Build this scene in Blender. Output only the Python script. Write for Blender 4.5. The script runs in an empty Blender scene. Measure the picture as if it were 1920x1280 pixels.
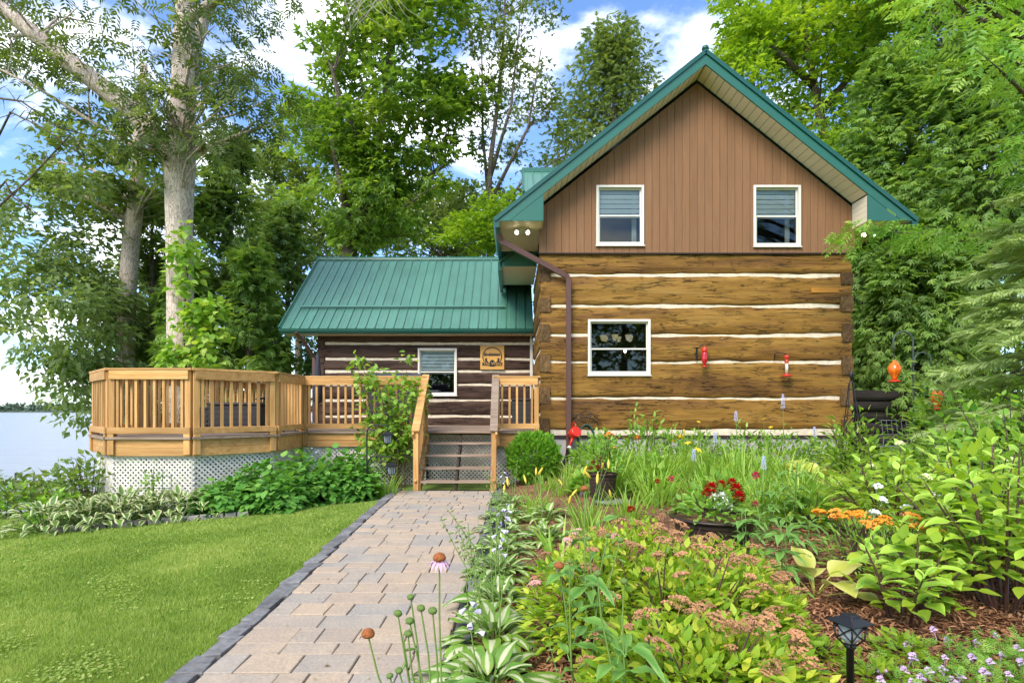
import bpy, bmesh, math, random
import numpy as np
from mathutils import Vector, Matrix, noise as mnoise

sc = bpy.context.scene
COL = sc.collection
R = math.radians
random.seed(7)

# ------------------------------------------------------------------ camera
EYE = 1.5
FPX = 1067.0          # focal length in photo pixels (20 mm on 36 mm)
HOR = 765.0           # row of the horizon in the photo
cd = bpy.data.cameras.new("camera")
cam = bpy.data.objects.new("camera", cd)
COL.objects.link(cam)
cam.location = (0, 0, EYE)
cam.rotation_euler = (R(90), 0, 0)
cd.sensor_width = 36.0
cd.lens = 36.0 * FPX / 1920.0
cd.shift_y = (HOR - 640.0) / 1920.0
cd.clip_start = 0.05
cd.clip_end = 6000
sc.camera = cam

# ------------------------------------------------------------------ light
SUN_EL, SUN_AZ = R(43), R(207)     # azimuth clockwise from +Y: behind the camera, to the left
w = bpy.data.worlds.new("World"); sc.world = w; w.use_nodes = True
nt = w.node_tree; nt.nodes.clear()
def N(t, **k):
    n = nt.nodes.new(t)
    for a, b in k.items(): setattr(n, a, b)
    return n
out = N('ShaderNodeOutputWorld'); bg = N('ShaderNodeBackground')
sky = N('ShaderNodeTexSky'); sky.sky_type = 'NISHITA'; sky.sun_disc = False
sky.sun_elevation = SUN_EL; sky.sun_rotation = SUN_AZ
sky.air_density = 1.0; sky.dust_density = 0.6; sky.ozone_density = 2.5
tc = N('ShaderNodeTexCoord')
sep = N('ShaderNodeSeparateXYZ'); nt.links.new(tc.outputs['Generated'], sep.inputs[0])
# clouds on a flat layer: direction / (height + small)
addz = N('ShaderNodeMath', operation='ADD'); addz.inputs[1].default_value = 0.22
nt.links.new(sep.outputs['Z'], addz.inputs[0])
mx = N('ShaderNodeMath', operation='MAXIMUM'); mx.inputs[1].default_value = 0.05
nt.links.new(addz.outputs[0], mx.inputs[0])
dv = N('ShaderNodeVectorMath', operation='DIVIDE')
cmb = N('ShaderNodeCombineXYZ')
for i in range(3): nt.links.new(mx.outputs[0], cmb.inputs[i])
nt.links.new(tc.outputs['Generated'], dv.inputs[0]); nt.links.new(cmb.outputs[0], dv.inputs[1])
mapp = N('ShaderNodeMapping'); mapp.inputs['Location'].default_value = (1.9, 0.0, 0.0)
nt.links.new(dv.outputs[0], mapp.inputs[0])
nz = N('ShaderNodeTexNoise'); nz.inputs['Scale'].default_value = 2.1; nz.inputs['Detail'].default_value = 9
nz.inputs['Roughness'].default_value = 0.58; nz.inputs['Distortion'].default_value = 0.25
nt.links.new(mapp.outputs[0], nz.inputs['Vector'])
cr = N('ShaderNodeValToRGB'); cr.color_ramp.elements[0].position = 0.475; cr.color_ramp.elements[1].position = 0.66
cr.color_ramp.interpolation = 'EASE'
nt.links.new(nz.outputs['Fac'], cr.inputs[0])
mixc = N('ShaderNodeMixRGB'); mixc.inputs[2].default_value = (9.2, 9.4, 9.6, 1)
nt.links.new(cr.outputs[0], mixc.inputs[0])
tint = N('ShaderNodeMixRGB', blend_type='MULTIPLY'); tint.inputs[0].default_value = 1; tint.inputs[2].default_value = (0.86, 1.0, 1.18, 1)
nt.links.new(sky.outputs[0], tint.inputs[1])
nt.links.new(tint.outputs[0], mixc.inputs[1])
nt.links.new(mixc.outputs[0], bg.inputs[0]); bg.inputs[1].default_value = 0.15
nt.links.new(bg.outputs[0], out.inputs[0])

sd = bpy.data.lights.new("sun", 'SUN'); sd.energy = 2.5; sd.angle = R(32); sd.color = (1.0, 0.91, 0.78)
sun = bpy.data.objects.new("sun", sd); COL.objects.link(sun)
sdir = Vector((math.sin(SUN_AZ) * math.cos(SUN_EL), math.cos(SUN_AZ) * math.cos(SUN_EL), math.sin(SUN_EL)))
sun.rotation_euler = sdir.to_track_quat('Z', 'Y').to_euler()
sun.location = (-8, -14, 24)

sc.render.engine = 'CYCLES'
sc.view_settings.view_transform = 'Standard'
sc.view_settings.look = 'None'
sc.view_settings.exposure = 0.96
sc.view_settings.gamma = 1.0
cy = sc.cycles
cy.use_denoising = True
cy.max_bounces = 8; cy.diffuse_bounces = 6; cy.glossy_bounces = 3; cy.transmission_bounces = 5; cy.transparent_max_bounces = 8
cy.caustics_reflective = False; cy.caustics_refractive = False
cy.use_adaptive_sampling = True; cy.adaptive_threshold = 0.02

# ------------------------------------------------------------------ helpers
def P(px, py, Y):
    """photo pixel at depth Y -> world point"""
    return Vector(((px - 960.0) * Y / FPX, Y, EYE + (HOR - py) * Y / FPX))

def S(t):
    t = max(0.0, min(1.0, t)); return t * t * (3 - 2 * t)

def gz(x, y):
    """ground height"""
    z = -0.045 * max(0.0, -x - 2.2)
    z -= 3.9 * S((y - 8.6) / 18.0) * S((-x - 4.2) / 6.0)
    z += 0.16 * S((x + 0.25) / 1.6) + 0.12 * S((y - 6) / 5) * S((x + 0.3) / 1.5)
    z += 0.9 * S((x - 6.0) / 9.0) * S((y - 5) / 10.0)
    z -= 3.0 * S((y - 24.0) / 25.0) * S((4 - x) / 12.0)
    return z

WL = {}
def prop(o, label=None, cat=None, group=None, kind=None):
    if label: o['label'] = label
    if cat: o['category'] = cat
    if group: o['group'] = group
    if kind: o['kind'] = kind
    return o

def thing(name, label, cat, loc=(0, 0, 0), group=None):
    o = bpy.data.objects.new(name, None); COL.objects.link(o)
    o.empty_display_size = 0.1
    o.location = loc
    WL[o.name] = Vector(loc)
    return prop(o, label, cat, group)

def link_mesh(me, name, mat=None, parent=None, at=None):
    o = bpy.data.objects.new(name, me); COL.objects.link(o)
    if mat is not None and not me.materials: me.materials.append(mat)
    base = WL[parent.name] if parent is not None else Vector((0, 0, 0))
    if parent is not None: o.parent = parent
    if at is not None:
        o.location = Vector(at) - base; WL[o.name] = Vector(at)
    else:
        WL[o.name] = base.copy()
    return o

class MB:
    """collects geometry in world coordinates, builds one mesh object"""
    def __init__(s): s.v = []; s.f = []; s.sm = []
    def add(s, vs, fs, smooth=False):
        b = len(s.v); s.v.extend([tuple(v) for v in vs])
        s.f.extend([tuple(i + b for i in f) for f in fs]); s.sm.extend([smooth] * len(fs)); return s
    def box(s, a, b):
        x0, x1 = sorted((a[0], b[0])); y0, y1 = sorted((a[1], b[1])); z0, z1 = sorted((a[2], b[2]))
        return s.add([(x0,y0,z0),(x1,y0,z0),(x1,y1,z0),(x0,y1,z0),(x0,y0,z1),(x1,y0,z1),(x1,y1,z1),(x0,y1,z1)],
              [(0,3,2,1),(4,5,6,7),(0,1,5,4),(1,2,6,5),(2,3,7,6),(3,0,4,7)])
    def beam(s, p, q, wdt, hgt, up=(0, 0, 1)):
        """bar from p to q; wdt across, hgt along 'up'"""
        p = Vector(p); q = Vector(q); d = (q - p).normalized(); u = Vector(up)
        sd_ = d.cross(u)
        if sd_.length < 1e-5: sd_ = d.cross(Vector((0, 1, 0)))
        sd_.normalize(); u = sd_.cross(d).normalized()
        a = sd_ * wdt / 2; b = u * hgt / 2
        vs = [p - a - b, p + a - b, p + a + b, p - a + b, q - a - b, q + a - b, q + a + b, q - a + b]
        return s.add(vs, [(0,3,2,1),(4,5,6,7),(0,1,5,4),(1,2,6,5),(2,3,7,6),(3,0,4,7)])
    def prism(s, pts, d):
        """polygon pts (3d, coplanar) extruded by vector d"""
        n = len(pts); d = Vector(d)
        vs = [Vector(p) for p in pts] + [Vector(p) + d for p in pts]
        fs = [tuple(range(n)), tuple(range(2 * n - 1, n - 1, -1))]
        fs += [(i, i + n, (i + 1) % n + n, (i + 1) % n) for i in range(n)]
        return s.add(vs, fs)
    def tube(s, pts, rad, n=8, caps=True, smooth=True):
        pts = [Vector(p) for p in pts]
        if not hasattr(rad, '__len__'): rad = [rad] * len(pts)
        b = len(s.v); ref = None
        for i, p in enumerate(pts):
            t = (pts[min(i + 1, len(pts) - 1)] - pts[max(i - 1, 0)])
            if t.length < 1e-7: t = Vector((0, 0, 1))
            t.normalize()
            if ref is None:
                ref = t.orthogonal().normalized()
            ref = (ref - t * ref.dot(t))
            if ref.length < 1e-5: ref = t.orthogonal()
            ref.normalize(); bi = t.cross(ref)
            for k in range(n):
                a = 2 * math.pi * k / n
                s.v.append(tuple(p + (ref * math.cos(a) + bi * math.sin(a)) * rad[i]))
        for i in range(len(pts) - 1):
            for k in range(n):
                k2 = (k + 1) % n
                s.f.append((b + i*n + k, b + i*n + k2, b + (i+1)*n + k2, b + (i+1)*n + k)); s.sm.append(smooth)
        if caps:
            s.f.append(tuple(b + k for k in range(n - 1, -1, -1))); s.sm.append(False)
            e = b + (len(pts) - 1) * n
            s.f.append(tuple(e + k for k in range(n))); s.sm.append(False)
        return s
    def lathe(s, prof, c=(0, 0, 0), n=16, smooth=True):
        """prof: list of (r, z)"""
        b = len(s.v)
        for r, z in prof:
            for k in range(n):
                a = 2 * math.pi * k / n
                s.v.append((c[0] + r * math.cos(a), c[1] + r * math.sin(a), c[2] + z))
        for i in range(len(prof) - 1):
            for k in range(n):
                k2 = (k + 1) % n
                s.f.append((b + i*n + k, b + i*n + k2, b + (i+1)*n + k2, b + (i+1)*n + k)); s.sm.append(smooth)
        s.f.append(tuple(b + k for k in range(n - 1, -1, -1))); s.sm.append(False)
        e = b + (len(prof) - 1) * n
        s.f.append(tuple(e + k for k in range(n))); s.sm.append(False)
        return s
    def mesh(s, name, base=Vector((0, 0, 0))):
        me = bpy.data.meshes.new(name)
        bx, by, bz = base
        me.from_pydata([(x - bx, y - by, z - bz) for x, y, z in s.v], [], s.f)
        if any(s.sm): me.polygons.foreach_set('use_smooth', s.sm)
        me.update(); return me
    def build(s, name, mat, parent=None, bevel=0.0, at=None):
        base = Vector(at) if at is not None else (WL[parent.name] if parent is not None else Vector((0, 0, 0)))
        o = link_mesh(s.mesh(name, base), name, mat, parent, at)
        if bevel:
            m = o.modifiers.new('bevel', 'BEVEL'); m.width = bevel; m.segments = 1; m.limit_method = 'ANGLE'
        return o

def copy_part(src, parent, loc, rot=None, scale=None, name=None):
    """a part that shares mesh data; loc in the parent's local space"""
    o = bpy.data.objects.new(name or src.name.split('.')[0], src) if isinstance(src, bpy.types.Mesh) else src.copy()
    COL.objects.link(o); o.parent = parent; o.location = loc
    if rot is not None: o.rotation_euler = rot
    if scale is not None: o.scale = scale if hasattr(scale, '__len__') else (scale,) * 3
    return o

def copy_tree(o, parent=None):
    c = o.copy(); COL.objects.link(c); c.parent = parent
    for ch in o.children: copy_tree(ch, c)
    return c

# ------------------------------------------------------------------ materials
MATS = {}
def newmat(name):
    m = bpy.data.materials.new(name); m.use_nodes = True; MATS[name] = m
    t = m.node_tree; b = t.nodes['Principled BSDF']
    return m, t, b

def ramp(t, stops, fac, interp='LINEAR'):
    r = t.nodes.new('ShaderNodeValToRGB'); r.color_ramp.interpolation = interp
    el = r.color_ramp.elements
    while len(el) < len(stops): el.new(0.5)
    for e, (p, c) in zip(el, stops):
        e.position = p; e.color = (*c, 1) if len(c) == 3 else c
    t.links.new(fac, r.inputs[0]); return r.outputs[0]

def coords(t, scale=(1, 1, 1), kind='Object', rnd=False):
    c = t.nodes.new('ShaderNodeTexCoord'); m = t.nodes.new('ShaderNodeMapping')
    m.inputs['Scale'].default_value = scale
    t.links.new(c.outputs[kind], m.inputs[0])
    if rnd:
        oi = t.nodes.new('ShaderNodeObjectInfo'); mu = t.nodes.new('ShaderNodeMath'); mu.operation = 'MULTIPLY'; mu.inputs[1].default_value = 37.0
        t.links.new(oi.outputs['Random'], mu.inputs[0])
        cb = t.nodes.new('ShaderNodeCombineXYZ')
        for i in range(3): t.links.new(mu.outputs[0], cb.inputs[i])
        t.links.new(cb.outputs[0], m.inputs['Location'])
    return m.outputs[0]

def noise_n(t, vec, scale, detail=5, rough=0.55, dist=0.0):
    n = t.nodes.new('ShaderNodeTexNoise'); n.inputs['Scale'].default_value = scale
    n.inputs['Detail'].default_value = detail; n.inputs['Roughness'].default_value = rough; n.inputs['Distortion'].default_value = dist
    t.links.new(vec, n.inputs['Vector']); return n.outputs['Fac']

def mixcol(t, fac, a, b, mode='MIX'):
    n = t.nodes.new('ShaderNodeMixRGB'); n.blend_type = mode
    for i, x in ((0, fac), (1, a), (2, b)):
        if hasattr(x, 'is_linked') or hasattr(x, 'links'): t.links.new(x, n.inputs[i])
        elif i == 0: n.inputs[0].default_value = x
        else: n.inputs[i].default_value = (*x, 1)
    return n.outputs[0]

def bump(t, b, h, strength=0.3, dist=0.01):
    n = t.nodes.new('ShaderNodeBump'); n.inputs['Strength'].default_value = strength; n.inputs['Distance'].default_value = dist
    t.links.new(h, n.inputs['Height']); t.links.new(n.outputs[0], b.inputs['Normal'])

def plain(name, c, rough=0.6, metal=0.0, var=0.15, scale=6.0, bmp=0.0, obj_rnd=0.0, spec=0.4):
    m, t, b = newmat(name)
    v = coords(t, (1, 1, 1), rnd=obj_rnd > 0)
    f = noise_n(t, v, scale, 6, 0.6)
    lo = tuple(x * (1 - var) for x in c); hi = tuple(min(1, x * (1 + var)) for x in c)
    col = ramp(t, [(0.3, lo), (0.7, hi)], f)
    if obj_rnd > 0:
        oi = t.nodes.new('ShaderNodeObjectInfo')
        rr = ramp(t, [(0, (1 - obj_rnd,) * 3), (1, (1 + obj_rnd,) * 3)], oi.outputs['Random'])
        col = mixcol(t, 1.0, col, rr, 'MULTIPLY')
    t.links.new(col, b.inputs['Base Color'])
    b.inputs['Roughness'].default_value = rough; b.inputs['Metallic'].default_value = metal
    b.inputs['Specular IOR Level'].default_value = spec
    if bmp: bump(t, b, f, bmp, 0.01)
    return m

def wood(name, stops, axis='X', grain=14.0, rough=0.7, bmp=0.25, rnd=0.12, crack=0.0, crackcol=(0.02, 0.012, 0.006), stretch=0.06, blotch=0.25, spec=0.25):
    m, t, b = newmat(name)
    sc_ = {'X': (stretch, 1, 1), 'Y': (1, stretch, 1), 'Z': (1, 1, stretch)}[axis]
    v = coords(t, sc_, rnd=True)
    f = noise_n(t, v, grain, 8, 0.62, 0.6)
    col = ramp(t, stops, f)
    v2 = coords(t, tuple(max(0.25, s_) for s_ in sc_), rnd=True)
    f2 = noise_n(t, v2, 2.6, 4, 0.5)
    bl = ramp(t, [(0.3, (1 - blotch,) * 3), (0.7, (1 + blotch * 0.6,) * 3)], f2)
    col = mixcol(t, 1.0, col, bl, 'MULTIPLY')
    oi = t.nodes.new('ShaderNodeObjectInfo')
    rr = ramp(t, [(0, (1 - rnd,) * 3), (1, (1 + rnd,) * 3)], oi.outputs['Random'])
    col = mixcol(t, 1.0, col, rr, 'MULTIPLY')
    h = f
    if crack:
        v3 = coords(t, tuple(s_ * (0.55 if s_ < 0.5 else 1) for s_ in sc_), rnd=True)
        f3 = noise_n(t, v3, grain * 0.8, 6, 0.6, 1.2)
        ck = ramp(t, [(0.36 - 0.06, (1, 1, 1)), (0.36 + 0.02, (0, 0, 0))], f3)
        mk = t.nodes.new('ShaderNodeMath'); mk.operation = 'MULTIPLY'; mk.inputs[1].default_value = crack
        t.links.new(ck, mk.inputs[0])
        col = mixcol(t, mk.outputs[0], col, crackcol)
        sb = t.nodes.new('ShaderNodeMath'); sb.operation = 'SUBTRACT'
        t.links.new(f, sb.inputs[0]); t.links.new(mk.outputs[0], sb.inputs[1]); h = sb.outputs[0]
    t.links.new(col, b.inputs['Base Color']); b.inputs['Roughness'].default_value = rough
    b.inputs['Specular IOR Level'].default_value = spec
    bump(t, b, h, bmp, 0.012)
    return m

def leafmat(name, lo, mid, hi, trans=0.35, rough=0.5, attr='tint', objrnd=0.0, spec=0.35):
    m, t, b = newmat(name)
    a = t.nodes.new('ShaderNodeAttribute'); a.attribute_name = attr
    col = ramp(t, [(0.0, lo), (0.5, mid), (1.0, hi)], a.outputs['Fac'])
    if objrnd:
        oi = t.nodes.new('ShaderNodeObjectInfo')
        rr = ramp(t, [(0, (1 - objrnd,) * 3), (1, (1 + objrnd,) * 3)], oi.outputs['Random'])
        col = mixcol(t, 1.0, col, rr, 'MULTIPLY')
    t.links.new(col, b.inputs['Base Color']); b.inputs['Roughness'].default_value = rough
    b.inputs['Specular IOR Level'].default_value = spec
    tr = t.nodes.new('ShaderNodeBsdfTranslucent')
    tcol = mixcol(t, 1.0, col, (1.5, 1.45, 0.6), 'MULTIPLY')
    t.links.new(tcol, tr.inputs[0])
    mx_ = t.nodes.new('ShaderNodeMixShader'); mx_.inputs[0].default_value = trans
    o = t.nodes['Material Output']
    t.links.new(b.outputs[0], mx_.inputs[1]); t.links.new(tr.outputs[0], mx_.inputs[2]); t.links.new(mx_.outputs[0], o.inputs[0])
    return m

def emit(name, c, s):
    m, t, b = newmat(name); b.inputs['Base Color'].default_value = (*c, 1)
    b.inputs['Emission Color'].default_value = (*c, 1); b.inputs['Emission Strength'].default_value = s
    return m

# logs & timber
def logmat(name, axis, cols, amount=1.0):
    """weathered hewn log: tone patches, fine fibre, sharp drying checks, a few knots"""
    m, t, b = newmat(name)
    def st(k): return (k, 1, 1) if axis == 'X' else (1, k, 1)
    tone = noise_n(t, coords(t, st(0.09), rnd=True), 4.6, 6, 0.6, 0.4)
    col = ramp(t, [(0.28, cols[0]), (0.42, cols[1]), (0.55, cols[2]), (0.72, cols[3])], tone)
    fib = noise_n(t, coords(t, st(0.028), rnd=True), 62, 7, 0.72, 0.4)
    col = mixcol(t, 1.0, col, ramp(t, [(0.30, (0.58, 0.54, 0.51)), (0.48, (0.98, 0.97, 0.96)), (0.7, (1.28, 1.26, 1.22))], fib), 'MULTIPLY')
    def mth(op, x, y_=None, v=None):
        n = t.nodes.new('ShaderNodeMath'); n.operation = op
        t.links.new(x, n.inputs[0])
        if y_ is not None: t.links.new(y_, n.inputs[1])
        elif v is not None: n.inputs[1].default_value = v
        return n.outputs[0]
    checks = None
    for k, scl, wid, lo in ((0.055, 8.5, 0.010, 0.50), (0.10, 19.0, 0.013, 0.53)):
        nn = noise_n(t, coords(t, st(k), rnd=True), scl, 5, 0.55, 0.35)
        ab = mth('ABSOLUTE', mth('SUBTRACT', nn, v=0.5))
        ln = ramp(t, [(0.0, (1, 1, 1)), (wid, (0, 0, 0))], ab)
        mk = ramp(t, [(lo - 0.04, (0, 0, 0)), (lo + 0.06, (1, 1, 1))], noise_n(t, coords(t, st(0.4), rnd=True), 2.6 + scl * .1, 3))
        q_ = mth('MULTIPLY', ln, mk); checks = q_ if checks is None else mth('MAXIMUM', checks, q_)
    fc = mth('MULTIPLY', checks, v=0.92 * amount)
    col = mixcol(t, fc, col, (0.018, 0.010, 0.006))
    kn = ramp(t, [(0.70, (0, 0, 0)), (0.76, (1, 1, 1))], noise_n(t, coords(t, st(0.6), rnd=True), 5.5, 2, 0.4))
    col = mixcol(t, mth('MULTIPLY', kn, v=0.6), col, (0.05, 0.028, 0.014))
    t.links.new(col, b.inputs['Base Color']); b.inputs['Roughness'].default_value = 0.62; b.inputs['Specular IOR Level'].default_value = 0.25
    h = mth('SUBTRACT', mth('ADD', mth('MULTIPLY', fib, v=0.6), tone), mth('MULTIPLY', checks, v=1.3))
    bump(t, b, h, 0.85, 0.022)
    return m
GOLD = [(0.085, 0.038, 0.011), (0.175, 0.083, 0.016), (0.262, 0.136, 0.022), (0.305, 0.182, 0.045)]
M_LOG = logmat('golden_log', 'X', GOLD)
M_LOGSIDE = logmat('golden_log_side', 'Y', GOLD)
M_LOGEND = wood('log_end_grain', [(0.25, (0.04, 0.022, 0.010)), (0.5, (0.115, 0.064, 0.024)), (0.8, (0.22, 0.13, 0.045))], 'Z', 26, 0.8, 0.9, 0.25, stretch=0.5)
M_BROWN = logmat('dark_brown_log', 'X', [(0.03, 0.015, 0.010), (0.055, 0.029, 0.018), (0.075, 0.041, 0.026), (0.105, 0.062, 0.042)], 0.8)
M_CHINK = plain('chinking_mortar', (0.68, 0.58, 0.43), 0.9, var=0.2, scale=9, bmp=0.3)
M_SIDING = wood('brown_siding', [(0.25, (0.185, 0.092, 0.043)), (0.5, (0.222, 0.113, 0.053)), (0.8, (0.255, 0.133, 0.065))], 'Z', 30, 0.75, 0.25, 0.03, stretch=0.05, blotch=0.08)
M_CEDAR = wood('new_cedar', [(0.25, (0.37, 0.165, 0.045)), (0.5, (0.55, 0.295, 0.10)), (0.8, (0.68, 0.41, 0.165))], 'Z', 16, 0.6, 0.3, 0.24, stretch=0.08, blotch=0.15)
M_CEDARX = wood('new_cedar_flat', [(0.25, (0.35, 0.155, 0.042)), (0.5, (0.53, 0.285, 0.096)), (0.8, (0.66, 0.395, 0.155))], 'X', 16, 0.6, 0.3, 0.22, stretch=0.08, blotch=0.2)
M_TREAD = wood('weathered_board', [(0.25, (0.17, 0.115, 0.08)), (0.5, (0.29, 0.21, 0.15)), (0.8, (0.42, 0.32, 0.24))], 'X', 18, 0.8, 0.3, 0.12, stretch=0.07, crack=0.2)
M_LATT = plain('pale_lattice', (0.66, 0.62, 0.55), 0.75, var=0.14, scale=5, obj_rnd=0.08)
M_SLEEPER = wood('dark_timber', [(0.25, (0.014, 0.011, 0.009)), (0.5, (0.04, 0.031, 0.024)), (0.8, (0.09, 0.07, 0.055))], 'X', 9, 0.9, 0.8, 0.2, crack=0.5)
# metal & trim
M_GREEN = plain('green_metal', (0.02, 0.115, 0.076), 0.32, var=0.05, scale=2, spec=0.5)
M_GREENR = plain('green_roof_metal', (0.068, 0.19, 0.138), 0.34, var=0.14, scale=0.9, obj_rnd=0.05, spec=0.6)
M_GREEND = plain('dark_green_gutter', (0.008, 0.075, 0.055), 0.3, var=0.06, scale=2, spec=0.5)
M_CREAM = plain('cream_soffit', (0.80, 0.71, 0.53), 0.5, var=0.04, scale=2, obj_rnd=0.02)
M_WHITE = plain('white_vinyl', (0.70, 0.66, 0.57), 0.4, var=0.03)
M_BROWNPIPE = plain('brown_aluminium', (0.10, 0.048, 0.038), 0.4, var=0.06, scale=2)
M_BLACK = plain('black_metal', (0.010, 0.010, 0.011), 0.45, var=0.2, scale=12)
M_DARKPL = plain('dark_wicker', (0.028, 0.026, 0.027), 0.6, var=0.35, scale=60, bmp=0.4)
M_DKBROWN = plain('dark_brown_trim', (0.035, 0.02, 0.015), 0.7)
M_CONC = plain('concrete', (0.42, 0.41, 0.38), 0.9, var=0.14, scale=4, bmp=0.2)
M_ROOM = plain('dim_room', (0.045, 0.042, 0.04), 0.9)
M_BLIND = plain('white_blind', (0.80, 0.82, 0.82), 0.8, var=0.04)
M_RED = plain('red_plastic', (0.62, 0.028, 0.012), 0.3, var=0.05, spec=0.5)
M_ORANGE = plain('orange_glass', (0.75, 0.14, 0.012), 0.12, var=0.5, scale=22, spec=0.6)
M_POT = plain('dark_ribbed_pot', (0.035, 0.022, 0.018), 0.4, var=0.2, scale=5)
M_HOSE = plain('black_flex_pipe', (0.018, 0.013, 0.012), 0.5)
M_BULB = emit('lit_bulb', (1.0, 0.86, 0.62), 6.0)
M_SIGN = wood('varnished_pine', [(0.25, (0.50, 0.24, 0.045)), (0.5, (0.66, 0.36, 0.09)), (0.8, (0.78, 0.48, 0.16))], 'X', 14, 0.4, 0.1, 0.0)

def glassmat():
    m, t, b = newmat('window_glass')
    t.nodes.remove(b)
    g = t.nodes.new('ShaderNodeBsdfGlossy'); g.inputs['Roughness'].default_value = 0.01; g.inputs[0].default_value = (0.9, 0.95, 0.95, 1)
    tr = t.nodes.new('ShaderNodeBsdfTransparent'); tr.inputs[0].default_value = (0.84, 0.88, 0.87, 1)
    fr = t.nodes.new('ShaderNodeFresnel'); fr.inputs[0].default_value = 1.4
    mx_ = t.nodes.new('ShaderNodeMixShader')
    t.links.new(fr.outputs[0], mx_.inputs[0]); t.links.new(tr.outputs[0], mx_.inputs[1]); t.links.new(g.outputs[0], mx_.inputs[2])
    t.links.new(mx_.outputs[0], t.nodes['Material Output'].inputs[0]); return m
M_GLASS = glassmat()

# ------------------------------------------------------------------ ground, lake, far shore
def groundmat():
    m, t, b = newmat('lawn_soil')
    v = coords(t)
    f = noise_n(t, v, 1.3, 6, 0.6); f2 = noise_n(t, v, 38, 4, 0.7)
    c1 = ramp(t, [(0.3, (0.12, 0.20, 0.028)), (0.52, (0.17, 0.27, 0.04)), (0.72, (0.24, 0.31, 0.06))], f)
    c2 = ramp(t, [(0.3, (0.55,) * 3), (0.7, (1.2,) * 3)], f2)
    t.links.new(mixcol(t, 1.0, c1, c2, 'MULTIPLY'), b.inputs['Base Color']); b.inputs['Roughness'].default_value = 0.95
    bump(t, b, f2, 0.5, 0.03); return m
def mulchmat():
    m, t, b = newmat('bark_mulch')
    v = coords(t)
    f = noise_n(t, v, 34, 6, 0.7, 0.8); f2 = noise_n(t, v, 2.2, 4)
    c1 = ramp(t, [(0.3, (0.09, 0.036, 0.017)), (0.5, (0.25, 0.118, 0.055)), (0.72, (0.42, 0.23, 0.115))], f)
    c2 = ramp(t, [(0.3, (0.7,) * 3), (0.7, (1.15,) * 3)], f2)
    t.links.new(mixcol(t, 1.0, c1, c2, 'MULTIPLY'), b.inputs['Base Color']); b.inputs['Roughness'].default_value = 0.95
    bump(t, b, f, 0.8, 0.03); return m
M_GROUND = groundmat(); M_MULCH = mulchmat()

def sheet(name, xs, ys, zf, mat):
    vs = [(x, y, zf(x, y)) for y in ys for x in xs]; n = len(xs)
    fs = [(j*n + i, j*n + i + 1, (j+1)*n + i + 1, (j+1)*n + i) for j in range(len(ys) - 1) for i in range(n - 1)]
    m = MB(); m.add(vs, fs, True)
    return prop(m.build(name, mat), kind='structure')
xs = [-3000, -900, -300, -120, -70, -45] + [-34 + i * 0.8 for i in range(41)] + [-1.4 + i * 0.2 for i in range(60)] + [10.6 + i * 0.8 for i in range(20)] + [27, 34, 45, 70, 120, 400, 3000]
ys = [-60, -25, -10, -4] + [-2 + i * 0.5 for i in range(110)] + [56, 62, 75, 100, 180]
g = sheet('ground', xs, ys, lambda x, y: gz(x, y) - (6 * S((y - 60) / 60)), M_GROUND)

def watermat():
    m, t, b = newmat('lake_water')
    v = coords(t, (0.16, 1.0, 1))
    f = noise_n(t, v, 0.9, 5, 0.6); f2 = noise_n(t, coords(t, (0.05, 0.4, 1)), 0.25, 3)
    b.inputs['Base Color'].default_value = (0.27, 0.275, 0.265, 1); b.inputs['Roughness'].default_value = 0.3
    b.inputs['Specular IOR Level'].default_value = 0.22
    ad = t.nodes.new('ShaderNodeMath'); ad.operation = 'ADD'; t.links.new(f, ad.inputs[0]); t.links.new(f2, ad.inputs[1])
    bump(t, b, ad.outputs[0], 0.9, 0.35); return m
LAKE = -3.3
sheet('lake', [-3000, -1200, -400, -120, -40, 0, 40, 200, 1500], [12, 20, 30, 60, 140, 400, 900, 2500], lambda x, y: LAKE, watermat())

M_FARTREE = leafmat('far_shore_foliage', (0.05, 0.085, 0.06), (0.085, 0.125, 0.08), (0.13, 0.17, 0.11), 0.1, 0.9)
# far shore: a low wooded bank
m = MB(); rr = random.Random(3)
hx = [-1700 + i * 20 for i in range(120)]
vs = []; n = len(hx)
for yy, k in ((640, 0.0), (655, 0.55), (675, 0.85), (720, 1.0), (900, 0.2)):
    for x in hx:
        vs.append((x, yy + mnoise.noise((x * .004, 1, 0)) * 18, LAKE - 0.5 + k * (6 + 4.5 * mnoise.noise((x * .005, 7, 0)))))
fs = [(j*n + i, j*n + i + 1, (j+1)*n + i + 1, (j+1)*n + i) for j in range(4) for i in range(n - 1)]
m.add(vs, fs, True)
M_BANK = plain('far_bank', (0.09, 0.12, 0.07), 0.95, var=0.3, scale=0.05)
prop(m.build('far_hills', M_BANK), kind='structure')

# ------------------------------------------------------------------ garden bed (mulch) and lawn sheets
def bedx(y): return -0.40 + 0.012 * (y - 3.0) + 0.10
bxs = [i / 20 for i in range(21)]
m = MB(); vs = []; ysb = [0.6 + i * 0.28 for i in range(41)]
for y in ysb:
    for k in bxs:
        x = bedx(y) + k ** 1.3 * 10.5; vs.append((x, y, gz(x, y) + 0.012 + 0.02 * mnoise.noise((x * 3, y * 3, 0)) * min(1, k * 20)))
n = len(bxs)
m.add(vs, [(j*n + i, j*n + i + 1, (j+1)*n + i + 1, (j+1)*n + i) for j in range(len(ysb) - 1) for i in range(n - 1)], True)
prop(m.build('garden_bed', M_MULCH), kind='structure')

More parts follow.
